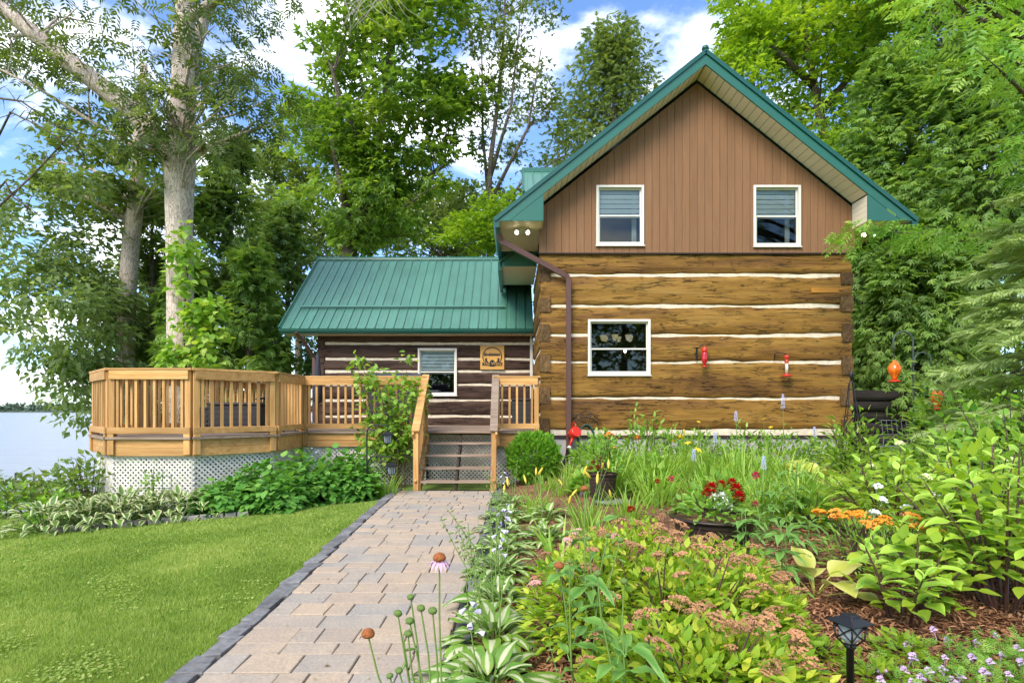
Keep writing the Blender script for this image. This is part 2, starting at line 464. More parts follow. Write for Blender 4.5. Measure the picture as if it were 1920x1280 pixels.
# ------------------------------------------------------------------ paved path
def pathL(y): return -1.69 - 0.042 * (y - 3.0) - 0.012 * math.sin(y * 1.1)
def pathR(y): return -0.40 + 0.012 * (y - 3.0)
M_PAVER = None
def pavermat():
    m, t, b = newmat('paver_stone')
    v = coords(t, rnd=True); f = noise_n(t, v, 55, 5, 0.75); f2 = noise_n(t, v, 3.5, 3)
    oi = t.nodes.new('ShaderNodeObjectInfo')
    c0 = ramp(t, [(0.0, (0.335, 0.30, 0.255)), (0.25, (0.365, 0.31, 0.248)), (0.5, (0.405, 0.323, 0.242)), (0.75, (0.435, 0.335, 0.235)), (1.0, (0.385, 0.303, 0.228))], oi.outputs['Random'])
    c1 = ramp(t, [(0.3, (0.72,) * 3), (0.7, (1.22,) * 3)], f); c2 = ramp(t, [(0.3, (0.86, 0.88, 0.92)), (0.7, (1.1, 1.06, 1.0))], f2)
    c = mixcol(t, 1.0, mixcol(t, 1.0, c0, c1, 'MULTIPLY'), c2, 'MULTIPLY')
    t.links.new(c, b.inputs['Base Color']); b.inputs['Roughness'].default_value = 0.9; bump(t, b, f, 0.35, 0.006); return m
M_PAVER = pavermat()
M_SLATE = plain('slate_edging', (0.165, 0.16, 0.155), 0.9, var=0.35, scale=18, bmp=0.8, obj_rnd=0.25)
M_JOINT = plain('joint_sand', (0.13, 0.115, 0.09), 0.95, var=0.3, scale=40)
m = MB(); ysp = [1.0 + i * 0.3 for i in range(32)]
vs = []
for y in ysp: vs += [(pathL(y) - 0.1, y, 0.010), (pathR(y) + 0.1, y, 0.010)]
m.add(vs, [(2*i, 2*i+1, 2*i+3, 2*i+2) for i in range(len(ysp) - 1)])
path = prop(m.build('path', M_JOINT), kind='structure')
rp = random.Random(11)
def paver_piece(x0, x1, y0, y1, mat, name, h=0.05, gap=0.0035, top=None, skew=0.0, sh=0.0):
    """one stone with a chamfered top; corners slightly uneven"""
    c = [(x0 + gap, y0 + gap), (x1 - gap, y0 + gap), (x1 - gap, y1 - gap), (x0 + gap, y1 - gap)]
    j = lambda a: rp.uniform(-a, a)
    cc = [(x + j(0.004 + skew) + sh * (y - y0), y + j(0.004 + skew)) for x, y in c]
    mx_, my_ = sum(p[0] for p in cc) / 4, sum(p[1] for p in cc) / 4
    tp = (top if top is not None else h) + j(0.0035)
    ch = 0.005
    vs = [(x, y, 0.0) for x, y in cc] + [(x, y, tp - ch) for x, y in cc]
    for x, y in cc:
        d = math.hypot(mx_ - x, my_ - y); vs.append((x + (mx_ - x) / d * ch * 1.3, y + (my_ - y) / d * ch * 1.3, tp + j(0.0015)))
    fs = [(0,3,2,1)] + [(i, (i+1) % 4, (i+1) % 4 + 4, i + 4) for i in range(4)] + [(i + 4, (i+1) % 4 + 4, (i+1) % 4 + 8, i + 8) for i in range(4)] + [(8, 9, 10, 11)]
    mb = MB(); mb.add(vs, fs)
    return mb.build(name, mat, path, at=(mx_, my_, 0.0))
y = 1.6
while y < 10.02:
    d = rp.choice([0.16, 0.24, 0.24, 0.32]); d = min(d, 10.05 - y)
    if d < 0.08: break
    ym = y + d / 2; x = pathL(ym); xr = pathR(ym)
    while x < xr - 0.02:
        wd = rp.choice([0.16, 0.24, 0.32, 0.32, 0.42]); 
        if xr - (x + wd) < 0.12: wd = xr - x
        if d > 0.2 and wd < 0.36 and rp.random() < 0.22:
            paver_piece(x, x + wd, y, y + d * 0.5, M_PAVER, 'paver'); paver_piece(x, x + wd, y + d * 0.5, y + d, M_PAVER, 'paver')
        else:
            paver_piece(x, x + wd, y, y + d, M_PAVER, 'paver')
        x += wd
    y += d
for side in (0, 1):
    y = 1.5
    while y < 10.3:
        l = rp.uniform(0.2, 0.36)
        if side == 0: x0, x1 = pathL(y + l / 2) - 0.15, pathL(y + l / 2) - 0.006
        else: x0, x1 = pathR(y + l / 2) + 0.006, pathR(y + l / 2) + 0.15
        paver_piece(x0, x1, y, y + l, M_SLATE, 'edging_stone', top=0.054, skew=0.02, gap=0.006)
        y += l

# ------------------------------------------------------------------ the house
FY = 11.8
HX0, HX1 = 0.586, 7.045
HXC = (HX0 + HX1) / 2
def zf(py): return EYE + (HOR - py) * FY / FPX
house = thing('log_house', 'golden log house with brown gable and green metal roof', 'house', (HXC, FY + 4, 0.2))

def log_piece(name, mat, u0, u1, zb, zt, frame, parent, seed, hole=None, amp=0.016, thick=0.16, wav=0.018, bulge=0.02):
    """hewn log: frame(u, depth, z)->world; zb/zt nominal edges; hole=(u0,u1,z0,z1)"""
    us = list(np.arange(u0, u1, 0.075)) + [u1]
    if u1 - us[-2] < 0.03: us.pop(-2)
    ts = [0, 0.07, 0.2, 0.34, 0.5, 0.66, 0.8, 0.93, 1]
    if hole:
        for h in hole[:2]:
            i = min(range(len(us)), key=lambda k: abs(us[k] - h)); us[i] = h
    cutz = None
    zs = [zb + t * (zt - zb) for t in ts]
    if hole:
        for h in hole[2:]:
            if zb + 0.02 < h < zt - 0.02:
                i = min(range(1, len(zs) - 1), key=lambda k: abs(zs[k] - h)); zs[i] = h
    inz = [hole and hole[2] - 1e-4 <= z <= hole[3] + 1e-4 for z in zs]
    vs = []; nu = len(us); nzr = len(zs)
    for j, z in enumerate(zs):
        t = (z - zb) / (zt - zb)
        for i, u in enumerate(us):
            zz = z
            if j in (0, nzr - 1):
                zz = z + wav * (mnoise.noise((u * 0.9, seed * 3.1 + (j > 0), 0)) + 0.7 * mnoise.noise((u * 2.6, seed * 5.7 + (j > 0), 2)) + 0.3 * mnoise.noise((u * 7, seed * 2.7 + (j > 0), 4)))
            d = -bulge * (1 - (2 * t - 1) ** 4)
            d += amp * (mnoise.noise((u * 0.8, z * 9, seed)) + 0.7 * mnoise.noise((u * 2.2, z * 26, seed + 9))) * (0.35 if j in (0, nzr - 1) else 1)
            if j in (0, nzr - 1): d += 0.012
            vs.append(frame(u, d, zz))
    fs = []
    for j in range(nzr - 1):
        for i in range(nu - 1):
            if hole:
                uc = (us[i] + us[i+1]) / 2; zc = (zs[j] + zs[j+1]) / 2
                if hole[0] < uc < hole[1] and hole[2] < zc < hole[3]: continue
            fs.append((j*nu + i, j*nu + i + 1, (j+1)*nu + i + 1, (j+1)*nu + i))
    # top, bottom and ends
    nb = len(vs)
    for j in (0, nzr - 1):
        for i, u in enumerate(us):
            v = vs[j*nu + i]; b = frame(u, thick, zs[j]); vs.append((b[0], b[1], v[2]))
    for i in range(nu - 1):
        if hole:
            uc = (us[i] + us[i+1]) / 2
            if hole[0] < uc < hole[1]:
                if hole[2] < zb + 0.01 or hole[3] > zt - 0.01: 
                    lowcut = hole[2] < zb + 0.01; topcut = hole[3] > zt - 0.01
                    if not lowcut: fs.append((i + 1, i, nb + i, nb + i + 1))
                    if not topcut: fs.append(((nzr-1)*nu + i, (nzr-1)*nu + i + 1, nb + nu + i + 1, nb + nu + i))
                    continue
        fs.append((i + 1, i, nb + i, nb + i + 1))
        fs.append(((nzr-1)*nu + i, (nzr-1)*nu + i + 1, nb + nu + i + 1, nb + nu + i))
    mb = MB(); mb.add(vs, fs, True)
    # end caps
    for i in (0, nu - 1):
        ring = [vs[j*nu + i] for j in range(nzr)] + [vs[nb + nu + i], vs[nb + i]]
        mb.add(ring, [tuple(range(len(ring))) if i == 0 else tuple(range(len(ring) - 1, -1, -1))])
    return mb.build(name, mat, parent)

front = lambda u, d, z: (u, FY + d, z)
chL = [513, 573, 628, 675, 747, 806]
chR = [519, 574, 629, 683, 746, 809]
gap = [0.075, 0.062, 0.062, 0.062, 0.062, 0.07]
# window openings (photo rows -> metres)
def win_rect(px0, px1, py0, py1, Y):
    a = P(px0, py1, Y); b = P(px1, py0, Y); return (a.x, b.x, a.z, b.z)
W_LOW = win_rect(1102, 1219, 599, 703, FY)
W_U1 = win_rect(1117, 1206, 350, 462, FY)
W_U2 = win_rect(1410, 1498, 350, 464, FY)
ztop = zf(474)
edges = [ztop] + [zf((a + b) / 2) for a, b in zip(chL, chR)]
for i in range(6):
    zt = edges[i] - (gap[i - 1] / 2 if i else 0); zb = edges[i + 1] + gap[i] / 2
    hole = W_LOW if not (W_LOW[3] < zb or W_LOW[2] > zt) else None
    log_piece('log', M_LOG, HX0 + 0.01, HX1 - 0.01, zb, zt, front, house, i + 1, hole, amp=0.03, wav=0.03)
for i in range(1, 7):
    z = edges[i]; g_ = 0.09
    segs = [(HX0 + 0.05, HX1 - 0.05)]
    if W_LOW[2] - 0.05 < z < W_LOW[3] + 0.05: segs = [(HX0 + 0.05, W_LOW[0] - 0.002), (W_LOW[1] + 0.002, HX1 - 0.05)]
    for a, b in segs:
        MB().box((a, FY + 0.018, z - g_), (b, FY + 0.12, z + g_)).build('chinking', M_CHINK, house)
# sill board and foundation
MB().box((HX0 + 0.02, FY + 0.02, zf(821)), (HX1 - 0.02, FY + 0.2, zf(811))).build('sill_board', M_DKBROWN, house)
MB().box((HX0 + 0.05, FY + 0.06, -0.5), (HX1 - 0.05, FY + 0.3, zf(820))).build('foundation', M_CONC, house)
MB().box((HX0 + 0.06, FY + 0.31, -0.5), (HX0 + 0.3, 20, zf(820))).build('foundation', M_CONC, house)
M_REPAIR = wood('orange_repair_wood', [(0.25, (0.26, 0.10, 0.015)), (0.5, (0.40, 0.17, 0.025)), (0.8, (0.50, 0.24, 0.05))], 'X', 14, 0.6, 0.3, 0.0)
# a fresh orange repair strip and dark checks are real pieces let into the log
MB().box((P(1520, 0, FY).x, FY - 0.034, zf(549)), (HX1 - 0.03, FY + 0.02, zf(540))).build('repair_strip', M_REPAIR, house)
# corner log ends
rl = random.Random(5)
def log_end(x0, x1, z0, z1, y):
    m = MB(); ny = 5
    g5 = [(x0 + (x1 - x0) * a / 4, z0 + (z1 - z0) * b / 4) for b in range(5) for a in range(5)]
    vs = [(x + rl.uniform(-.006, .006), y + rl.uniform(-.006, .006), z + rl.uniform(-.008, .008)) for x, z in g5]
    fs = [(j*5+i, j*5+i+1, (j+1)*5+i+1, (j+1)*5+i) for j in range(4) for i in range(4)]
    per = [0,1,2,3,4,9,14,19,24,23,22,21,20,15,10,5]
    nb = 25
    vs += [(g5[k][0], y + 0.12, g5[k][1]) for k in per]
    fs += [(per[(k+1) % 16], per[k], nb + k, nb + (k+1) % 16) for k in range(16)]
    m.add(vs, fs); m.build('log_end', M_LOGEND, house)
for (a, b) in ((498, 528), (559, 585), (608, 640), (664, 697), (725, 757), (784, 812)):
    log_end(HX0 - 0.012, HX0 + 0.205 + rl.uniform(-.02, .02), zf(b), zf(a), FY - 0.042)
for (a, b) in ((512, 534), (556, 584), (607, 641), (668, 702), (728, 760), (786, 812)):
    log_end(HX1 - 0.215 + rl.uniform(-.03, .02), HX1 + 0.012, zf(b), zf(a), FY - 0.042)
# side walls (rows half a log up), left visible obliquely
for sx, X in ((-1, HX0), (1, HX1)):
    fr = (lambda u, d, z, X=X, s=sx: (X - s * d * -1 if False else X + (-sx) * d, u, z))
    ed = [ztop - 0.02] + [(edges[i] + edges[i + 1]) / 2 for i in range(6)] + [zf(820)]
    for i in range(7):
        zt = ed[i] - (0.035 if i else 0); zb = ed[i + 1] + 0.035
        if zt - zb < 0.1: continue
        log_piece('log', M_LOGSIDE, FY + 0.09, 18.0 if sx > 0 else 15.17, zb, zt, fr, house, i + 20 + sx * 3)
    for i in range(1, 7):
        MB().box((X + (-sx) * 0.018, FY + 0.1, ed[i] - .08), (X + (-sx) * 0.12, 15.15, ed[i] + .08)).build('chinking', M_CHINK, house)
# inner shell so that the rooms are dark
MB().box((HX0 + 0.25, 17.9, 0.3), (HX1 - 0.25, 18.0, 7.2)).build('back_wall', M_DKBROWN, house)
for x in (HX0 + 0.22, HX1 - 0.26):
    MB().box((x, FY + 0.3, 0.5), (x + 0.04, 17.9, 5.4)).build('inner_wall', M_ROOM, house)
MB().box((HX0 + 0.27, FY + 0.3, zf(474) - 0.1), (HX1 - 0.27, 17.9, zf(474) - 0.02)).build('floor_slab', M_ROOM, house)
MB().box((HX0 + 0.27, FY + 0.3, 0.9), (HX1 - 0.27, 17.9, 0.95)).build('floor_slab', M_ROOM, house)

# gable siding planks
SL = 0.797
zb0 = zf(474) - 0.012
APZ = 8.20
def roofline(x): return APZ - abs(x - HXC) * SL
def plank(poly):
    if len(poly) < 3: return
    MB().prism([(x, FY - 0.062, z) for x, z in poly], (0, 0.03, 0)).build('siding_plank', M_SIDING, house)
pw = 0.1555; x = HX0 - 0.03
def cut(x0, x1, z0, ztl, ztr, xm=None):
    poly = [(x0, z0), (x1, z0), (x1, ztr)]
    if x0 < HXC < x1 and ztl > 5: poly.append((HXC, roofline(HXC)))
    poly.append((x0, ztl)); plank(poly)
while x < HX1 + 0.03:
    x0, x1 = x + 0.0032, min(x + pw, HX1 + 0.03) - 0.0032
    sub = [(x0, x1)]
    for Wd in (W_U1, W_U2):
        ns = []
        for a, b in sub:
            pts = [a] + [e for e in (Wd[0], Wd[1]) if a + 0.004 < e < b - 0.004] + [b]
            ns += list(zip(pts[:-1], pts[1:]))
        sub = ns
    for a, b in sub:
        c = (a + b) / 2
        Wd = next((q for q in (W_U1, W_U2) if q[0] < c < q[1]), None)
        if Wd:
            plank([(a, zb0), (b, zb0), (b, Wd[2]), (a, Wd[2])]); cut(a, b, Wd[3], roofline(a), roofline(b))
        else: cut(a, b, zb0, roofline(a), roofline(b))
    x += pw
# sheathing behind the grooves, with window openings left free
M_SHEATH = plain('brown_groove', (0.10, 0.05, 0.025), 0.9)
def sheath(poly): MB().prism([(x, FY - 0.030, z) for x, z in poly], (0, 0.05, 0)).build('sheathing', M_SHEATH, house)
xa = [HX0, W_U1[0], W_U1[1], HXC, W_U2[0], W_U2[1], HX1]
for a, b in zip(xa[:-1], xa[1:]):
    c = (a + b) / 2; Wd = next((q for q in (W_U1, W_U2) if q[0] < c < q[1]), None)
    if Wd:
        sheath([(a, zb0), (b, zb0), (b, Wd[2]), (a, Wd[2])]); sheath([(a, Wd[3]), (b, Wd[3]), (b, roofline(b)), (a, roofline(a))])
    else: sheath([(a, zb0), (b, zb0), (b, roofline(b)), (a, roofline(a))])
MB().box((HX0 - 0.04, FY - 0.075, zb0 - 0.028), (HX1 + 0.03, FY - 0.001, zb0 - 0.002)).build('drip_strip', M_DKBROWN, house)

def window(parent, Rc, Y, blind=0.5, trim=0.05, name='window', nslat=8, meet=0.5, depth=0.12, room=1.6):
    """double-hung vinyl window: trim, sashes, meeting rail, panes, blind, dim room behind"""
    x0, x1, z0, z1 = Rc
    fr = MB()
    t = trim
    fr.box((x0, Y - 0.045, z0), (x0 + t, Y + depth, z1)); fr.box((x1 - t, Y - 0.045, z0), (x1, Y + depth, z1))
    fr.box((x0 + t, Y - 0.045, z1 - t), (x1 - t, Y + depth, z1)); fr.box((x0 + t, Y - 0.045, z0), (x1 - t, Y + depth, z0 + t))
    wd = fr.build(name, M_WHITE, parent, bevel=0.006)
    MB().box((x0 - 0.015, Y - 0.065, z0 - 0.022), (x1 + 0.015, Y - 0.03, z0 - 0.002)).build('sill', M_WHITE, wd)
    a0, a1, b0, b1 = x0 + t, x1 - t, z0 + t, z1 - t
    zm = b0 + (b1 - b0) * meet
    s = 0.028
    for lo, hi, yy in ((zm - 0.012, b1, Y + 0.03), (b0, zm + 0.012, Y + 0.0)):
        q = MB(); q.box((a0, yy, lo), (a0 + s, yy + 0.028, hi)); q.box((a1 - s, yy, lo), (a1, yy + 0.028, hi))
        q.box((a0 + s, yy, hi - s), (a1 - s, yy + 0.028, hi)); q.box((a0 + s, yy, lo), (a1 - s, yy + 0.028, lo + s))
        q.build('sash', M_WHITE, wd)
        MB().box((a0 + s, yy + 0.011, lo + s), (a1 - s, yy + 0.016, hi - s)).build('pane', M_GLASS, wd)
    if blind > 0:
        zb = b1 - (b1 - b0) * blind
        k = max(2, int(round((b1 - zb) / 0.095)))
        for i in range(k):
            zc = b1 - (i + 0.5) * (b1 - zb) / k; hh = (b1 - zb) / k
            mb = MB(); mb.prism([(a0 + 0.01, Y + 0.085, zc + hh * .40), (a0 + 0.01, Y + 0.105, zc - hh * .40), (a0 + 0.01, Y + 0.113, zc - hh * .40), (a0 + 0.01, Y + 0.093, zc + hh * .40)], (a1 - a0 - 0.02, 0, 0))
            mb.build('blind_slat', M_BLIND, wd)
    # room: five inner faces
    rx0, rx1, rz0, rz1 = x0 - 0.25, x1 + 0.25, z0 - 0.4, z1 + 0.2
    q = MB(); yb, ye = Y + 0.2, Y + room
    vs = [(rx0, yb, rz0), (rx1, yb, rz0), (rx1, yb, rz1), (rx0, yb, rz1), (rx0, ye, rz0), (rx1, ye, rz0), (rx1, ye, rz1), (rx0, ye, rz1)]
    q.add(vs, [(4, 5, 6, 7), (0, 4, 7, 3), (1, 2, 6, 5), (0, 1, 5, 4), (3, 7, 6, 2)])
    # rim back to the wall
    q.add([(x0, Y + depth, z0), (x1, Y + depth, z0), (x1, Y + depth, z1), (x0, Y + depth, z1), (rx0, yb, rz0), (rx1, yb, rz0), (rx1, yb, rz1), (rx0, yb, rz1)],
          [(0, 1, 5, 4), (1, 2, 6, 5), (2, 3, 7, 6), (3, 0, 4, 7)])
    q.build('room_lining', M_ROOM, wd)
    return wd
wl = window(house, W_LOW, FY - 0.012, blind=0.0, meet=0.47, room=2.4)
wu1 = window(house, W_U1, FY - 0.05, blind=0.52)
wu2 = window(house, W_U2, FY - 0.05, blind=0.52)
M_CURT = plain('pale_curtain', (0.5, 0.5, 0.48), 0.9)
for wd, Rc in ((wu1, W_U1), (wu2, W_U2)):
    q = MB(); 
    pts = [(Rc[1] - 0.2 + 0.012 * i, FY + 0.2 + 0.012 * math.sin(i * 1.5), Rc[2] + 0.02) for i in range(10)]
    q.add(pts + [(a, b, Rc[3] - 0.03) for a, b, c in pts], [(i, i + 1, 11 + i, 10 + i) for i in range(9)], True); q.build('curtain', M_CURT, wd)

# chandelier seen through the lower window: things inside are their own objects
ch0 = P(1156, 640, FY + 1.2)
ch = thing('chandelier', 'small chandelier with frosted glass shades inside the lower window', 'chandelier', ch0)
M_SHADE = emit('frosted_shade_added_glow', (0.62, 0.5, 0.28), 0.25)  # slight glow added so the cream shades show in the dark room
MB().tube([ch0 + Vector((0, 0, 0.62)), ch0], 0.012, 6).build('stem', M_BLACK, ch)
for k in range(6):
    a = k * math.pi / 3 + 0.3; c = ch0 + Vector((0.33 * math.cos(a), 0.2 * math.sin(a), 0))
    ar = MB().tube([ch0, (ch0 + c) / 2 + Vector((0, 0, -0.06)), c], 0.008, 5).build('arm', M_BLACK, ch)
    MB().lathe([(0.02, 0.0), (0.05, 0.03), (0.075, 0.12), (0.078, 0.13)], c, 10).build('shade', M_SHADE, ch)
lb = P(1172, 657, FY + 1.9)
lamp_in = thing('table_lamp', 'lit table lamp deep inside the room behind the lower window', 'lamp', (lb.x, lb.y, lb.z - 0.3))
MB().lathe([(0.06, -0.3), (0.05, -0.28), (0.015, -0.24), (0.015, -0.06)], lb, 10).build('base', M_BLACK, lamp_in)
MB().lathe([(0.01, -0.055), (0.035, -0.02), (0.03, 0.03), (0.005, 0.05)], lb, 10).build('bulb', M_BULB, lamp_in)

# ------------------------------------------------------------------ main roof
RY0, RY1 = 11.21, 13.4
RIDGE = 8.52
TIPX = HXC - 4.145
def rz(x): return RIDGE - abs(x - HXC) * SL
roof = thing('roof', None, None); roof.parent = house; roof.location = (0, 0, 0); WL[roof.name] = WL[house.name].copy()
def mir(x, s): return x if s < 0 else 2 * HXC - x
EZ = 5.19
for s in (-1, 1):
    f = lambda x: mir(x, s)
    # slope slabs: front part and a lower rear part
    MB().prism([(HXC, RY0 + 0.02, RIDGE + 0.02), (f(TIPX), RY0 + 0.02, rz(TIPX) + 0.02), (f(TIPX), RY0 + 0.02, rz(TIPX) - 0.01), (HXC, RY0 + 0.02, RIDGE - 0.03)], (0, 6.8, 0)).build('roof_slope', M_GREENR, roof)
    # rake fascia and drip trim
    MB().prism([(HXC, RY0, RIDGE), (f(TIPX), RY0, rz(TIPX)), (f(TIPX), RY0, EZ), (f(-0.05), RY0, EZ), (HXC, RY0, RIDGE - 0.25)], (0, 0.03, 0)).build('rake_fascia', M_GREEN, roof)
    d = Vector((f(TIPX) - HXC, 0, rz(TIPX) - RIDGE)).normalized()
    MB().beam((HXC, RY0 - 0.008, RIDGE + 0.0), (f(TIPX - 0.02), RY0 - 0.008, rz(TIPX) - 0.015), 0.05, 0.075, (0, 0, 1)).build('drip_edge', M_GREEND, roof)
    MB().prism([(f(-0.05), RY0 + 0.006, EZ), (f(0.62), RY0 + 0.006, EZ), (f(0.62), RY0 + 0.006, 5.72 - 0.003)], (0, 0.02, 0)).build('eave_return', M_GREEN, roof)
    # raked soffit boards
    L = (HXC - 0.62); nb_ = 25
    for i in range(nb_):
        xa_, xb_ = 0.62 + L * i / nb_, 0.62 + L * (i + 1) / nb_ - 0.013
        za, zb_ = RIDGE - 0.245 - (HXC - xa_) * SL, RIDGE - 0.245 - (HXC - xb_) * SL
        MB().prism([(f(xa_), RY0 + 0.032, za), (f(xb_), RY0 + 0.032, zb_), (f(xb_), RY0 + 0.032, zb_ + 0.02), (f(xa_), RY0 + 0.032, za + 0.02)], (0, FY - RY0 - 0.085, 0)).build('soffit_board', M_CREAM, roof)
    # return end panel (faces the gable)
    for i in range(5):
        z0_ = EZ + 0.105 * i; z1_ = min(z0_ + 0.1, 5.70)
        MB().box((f(0.60), RY0 + 0.032, z0_), (f(0.618), FY - 0.066, z1_)).build('return_panel', M_CREAM, roof)
    # flat eave soffit
    for i in range(9):
        ya = RY0 + 0.03 + (RY1 - RY0 - 0.03) * i / 9
        MB().box((f(TIPX + 0.03), ya, EZ - 0.004), (f(HX0 + 0.005), ya + (RY1 - RY0 - 0.03) / 9 - 0.006, EZ + 0.012)).build('soffit_board', M_CREAM, roof)
    # gutter
    gx = TIPX - 0.03
    q = MB(); prof = [(f(gx + 0.11), EZ - 0.02), (f(gx + 0.11), EZ - 0.13), (f(gx + 0.03), EZ - 0.13), (f(gx - 0.01), EZ - 0.06), (f(gx - 0.01), EZ + 0.03), (f(gx + 0.11), EZ + 0.03)]
    q.prism([(a, RY0 - 0.004, b) for a, b in prof], (0, RY1 - RY0, 0)); q.build('gutter', M_GREEND, roof)
    # lower rear eave
    tx = -0.27; ez2 = 4.84
    q = MB(); q.prism([(f(tx), RY1, ez2), (f(HX0), RY1, ez2), (f(HX0), RY1, ez2 + 0.75), (f(tx), RY1, ez2 + 0.12)], (0, 0.02, 0)); q.build('eave_return', M_GREEN, roof)
    MB().beam((f(tx - 0.02), RY1 - 0.01, ez2 + 0.11), (f(HX0), RY1 - 0.01, ez2 + 0.76), 0.04, 0.06).build('drip_edge', M_GREEND, roof)
    MB().prism([(f(tx), RY1 + 0.022, ez2 + 0.12), (f(HX0), RY1 + 0.022, ez2 + 0.75), (f(HX0), RY1 + 0.022, ez2 + 0.78), (f(tx), RY1 + 0.022, ez2 + 0.15)], (0, 3.0, 0)).build('roof_slope', M_GREENR, roof)
    for i in range(6):
        MB().box((f(tx + 0.02), RY1 + 0.025 + i * 0.33, ez2 - 0.006), (f(HX0), RY1 + 0.35 + i * 0.33, ez2 + 0.01)).build('soffit_board', M_CREAM, roof)
    MB().box((f(tx - 0.06), RY1 + 0.0, ez2 - 0.10), (f(tx + 0.03), RY1 + 2.6, ez2 + 0.1)).build('gutter', M_GREEND, roof)
# ridge cap with a little end finial
MB().prism([(HXC - 0.12, RY0 - 0.03, RIDGE - 0.05), (HXC, RY0 - 0.03, RIDGE + 0.055), (HXC + 0.12, RY0 - 0.03, RIDGE - 0.05), (HXC + 0.1, RY0 - 0.03, RIDGE - 0.075), (HXC, RY0 - 0.03, RIDGE + 0.02), (HXC - 0.1, RY0 - 0.03, RIDGE - 0.075)], (0, 6.8, 0)).build('ridge_cap', M_GREEND, roof)
MB().lathe([(0.05, 0), (0.075, 0.03), (0.06, 0.08), (0.03, 0.1)], (HXC, RY0 + 0.02, RIDGE + 0.03), 8).build('ridge_vent', M_GREEND, roof)
# dormer on the left slope
DY, DZ, DX = 15.5, 7.96, 0.29
def ribbed(name, mat, p00, du, dv, nu_, parent, ribh=0.032, ribw=0.03):
    """one metal roofing panel per strip: flat sheet with a raised rib on its edge"""
    du = Vector(du); dv = Vector(dv); nrm = du.cross(dv).normalized(); u1 = du / nu_
    ud = du.normalized()
    for i in range(nu_):
        a = Vector(p00) + u1 * i; b = a + u1 - ud * 0.002
        r0, r1, r2, r3 = a, a + ud * 0.008 + nrm * ribh, a + ud * (ribw - 0.008) + nrm * ribh, a + ud * ribw
        # two faint stiffening swells
        s1 = a + u1 * 0.42; s2 = a + u1 * 0.47 + nrm * 0.005; s3 = a + u1 * 0.52
        line = [r0, r1, r2, r3, s1, s2, s3, b]
        vs = line + [p + dv for p in line] + [p - nrm * 0.02 for p in (a, b)] + [p - nrm * 0.02 + dv for p in (a, b)]
        n_ = len(line)
        fs = [(k, k + 1, n_ + k + 1, n_ + k) for k in range(n_ - 1)]
        fs += [(2*n_, 2*n_ + 2, 2*n_ + 3, 2*n_ + 1), tuple(list(range(n_ - 1, -1, -1)) + [2*n_, 2*n_ + 1]), tuple(list(range(n_, 2*n_)) + [2*n_ + 3, 2*n_ + 2])]
        MB().add(vs, fs).build(name, mat, parent)
ribbed('roof_panel', M_GREENR, (DX, DY - 1.3, DZ - 1.06), (3.0, 0, 0), (0, 1.3, 1.06), 12, roof)
MB().prism([(DX, DY, DZ), (DX, DY + 1.3, DZ - 1.06), (DX, DY + 1.3, DZ - 1.10), (DX, DY, DZ - 0.04)], (3.0, 0, 0)).build('roof_slope', M_GREENR, roof)
MB().box((DX - 0.02, DY - 0.09, DZ - 0.06), (DX + 3.0, DY + 0.09, DZ + 0.05)).build('ridge_cap', M_GREEN, roof)
MB().beam((DX - 0.015, DY, DZ - 0.04), (DX - 0.015, DY - 1.32, DZ - 1.12), 0.03, 0.14).build('rake_fascia', M_GREEN, roof)
MB().prism([(DX + 0.3, DY, DZ - 0.05), (DX + 0.3, DY - 1.05, DZ - 0.92), (DX + 0.3, DY - 1.05, 5.6), (DX + 0.3, DY + 1.05, 5.6), (DX + 0.3, DY + 1.05, DZ - 0.92)], (0.1, 0, 0)).build('dormer_wall', M_CREAM, roof)
MB().box((DX + 0.38, DY - 1.05, 5.6), (DX + 2.6, DY - 0.95, DZ - 0.93)).build('dormer_wall', M_CREAM, roof)

# downspout
pth = [P(936, 440, 11.45), P(940, 452, 11.5), P(1000, 484, 11.58), P(1056, 514, 11.66), P(1064, 519, 11.675), P(1066, 528, 11.68), P(1066, 842, 11.68)]
q = MB()
for a, b in zip(pth[:-1], pth[1:]):
    dd = (b - a).normalized() * 0.012
    q.beam(a - dd, b + dd, 0.10, 0.075, (0, -1, 0.01) if abs((b - a).normalized().z) > 0.9 else (0, -1, 0))
q.build('downspout', M_BROWNPIPE, house)
q = MB(); c0 = P(1066, 842, 11.66); pts = []; rad = []
for i in range(45):
    t = i / 44; x_ = c0.x - 0.42 * t ** 2.0; z_ = c0.z - 0.62 * t; pts.append((x_, c0.y - 0.15 * t, z_)); rad.append(0.062 if i % 2 else 0.05)
q.tube(pts, rad, 10, smooth=False).build('flexible_pipe', M_HOSE, house)

# ------------------------------------------------------------------ lower wing (dark logs)
AY = 15.2; AX0, AX1 = -5.19, 0.58
def za(py): return EYE + (HOR - py) * AY / FPX
afr = lambda u, d, z: (u, AY + d, z)
W_A = win_rect(784, 857, 653, 741, AY)
aed = [za(628)] + [za(p) for p in (644, 673, 696, 721, 750, 780)] + [za(806)]
for i in range(7):
    zt = aed[i] - (0.035 if i else 0); zb = aed[i + 1] + 0.035
    hole = W_A if not (W_A[3] < zb or W_A[2] > zt) else None
    log_piece('log', M_BROWN, AX0, AX1, zb, zt, afr, house, 40 + i, hole, amp=0.018)
for i in range(1, 7):
    z = aed[i]; segs = [(AX0 + 0.19, AX1 - 0.01)]
    if W_A[2] - 0.05 < z < W_A[3] + 0.05: segs = [(AX0 + 0.19, W_A[0] - .002), (W_A[1] + .002, AX1 - 0.01)]
    for a, b in segs: MB().box((a, AY + 0.018, z - .08), (b, AY + 0.12, z + .08)).build('chinking', M_CHINK, house)
for i in range(1, 7):
    if i % 1 == 0:
        m = MB().box((AX0 - 0.01, AY - 0.035, aed[i] - 0.13), (AX0 + 0.18, AY + 0.1, aed[i] + 0.12)); m.build('log_end', M_BROWN, house, bevel=0.01)
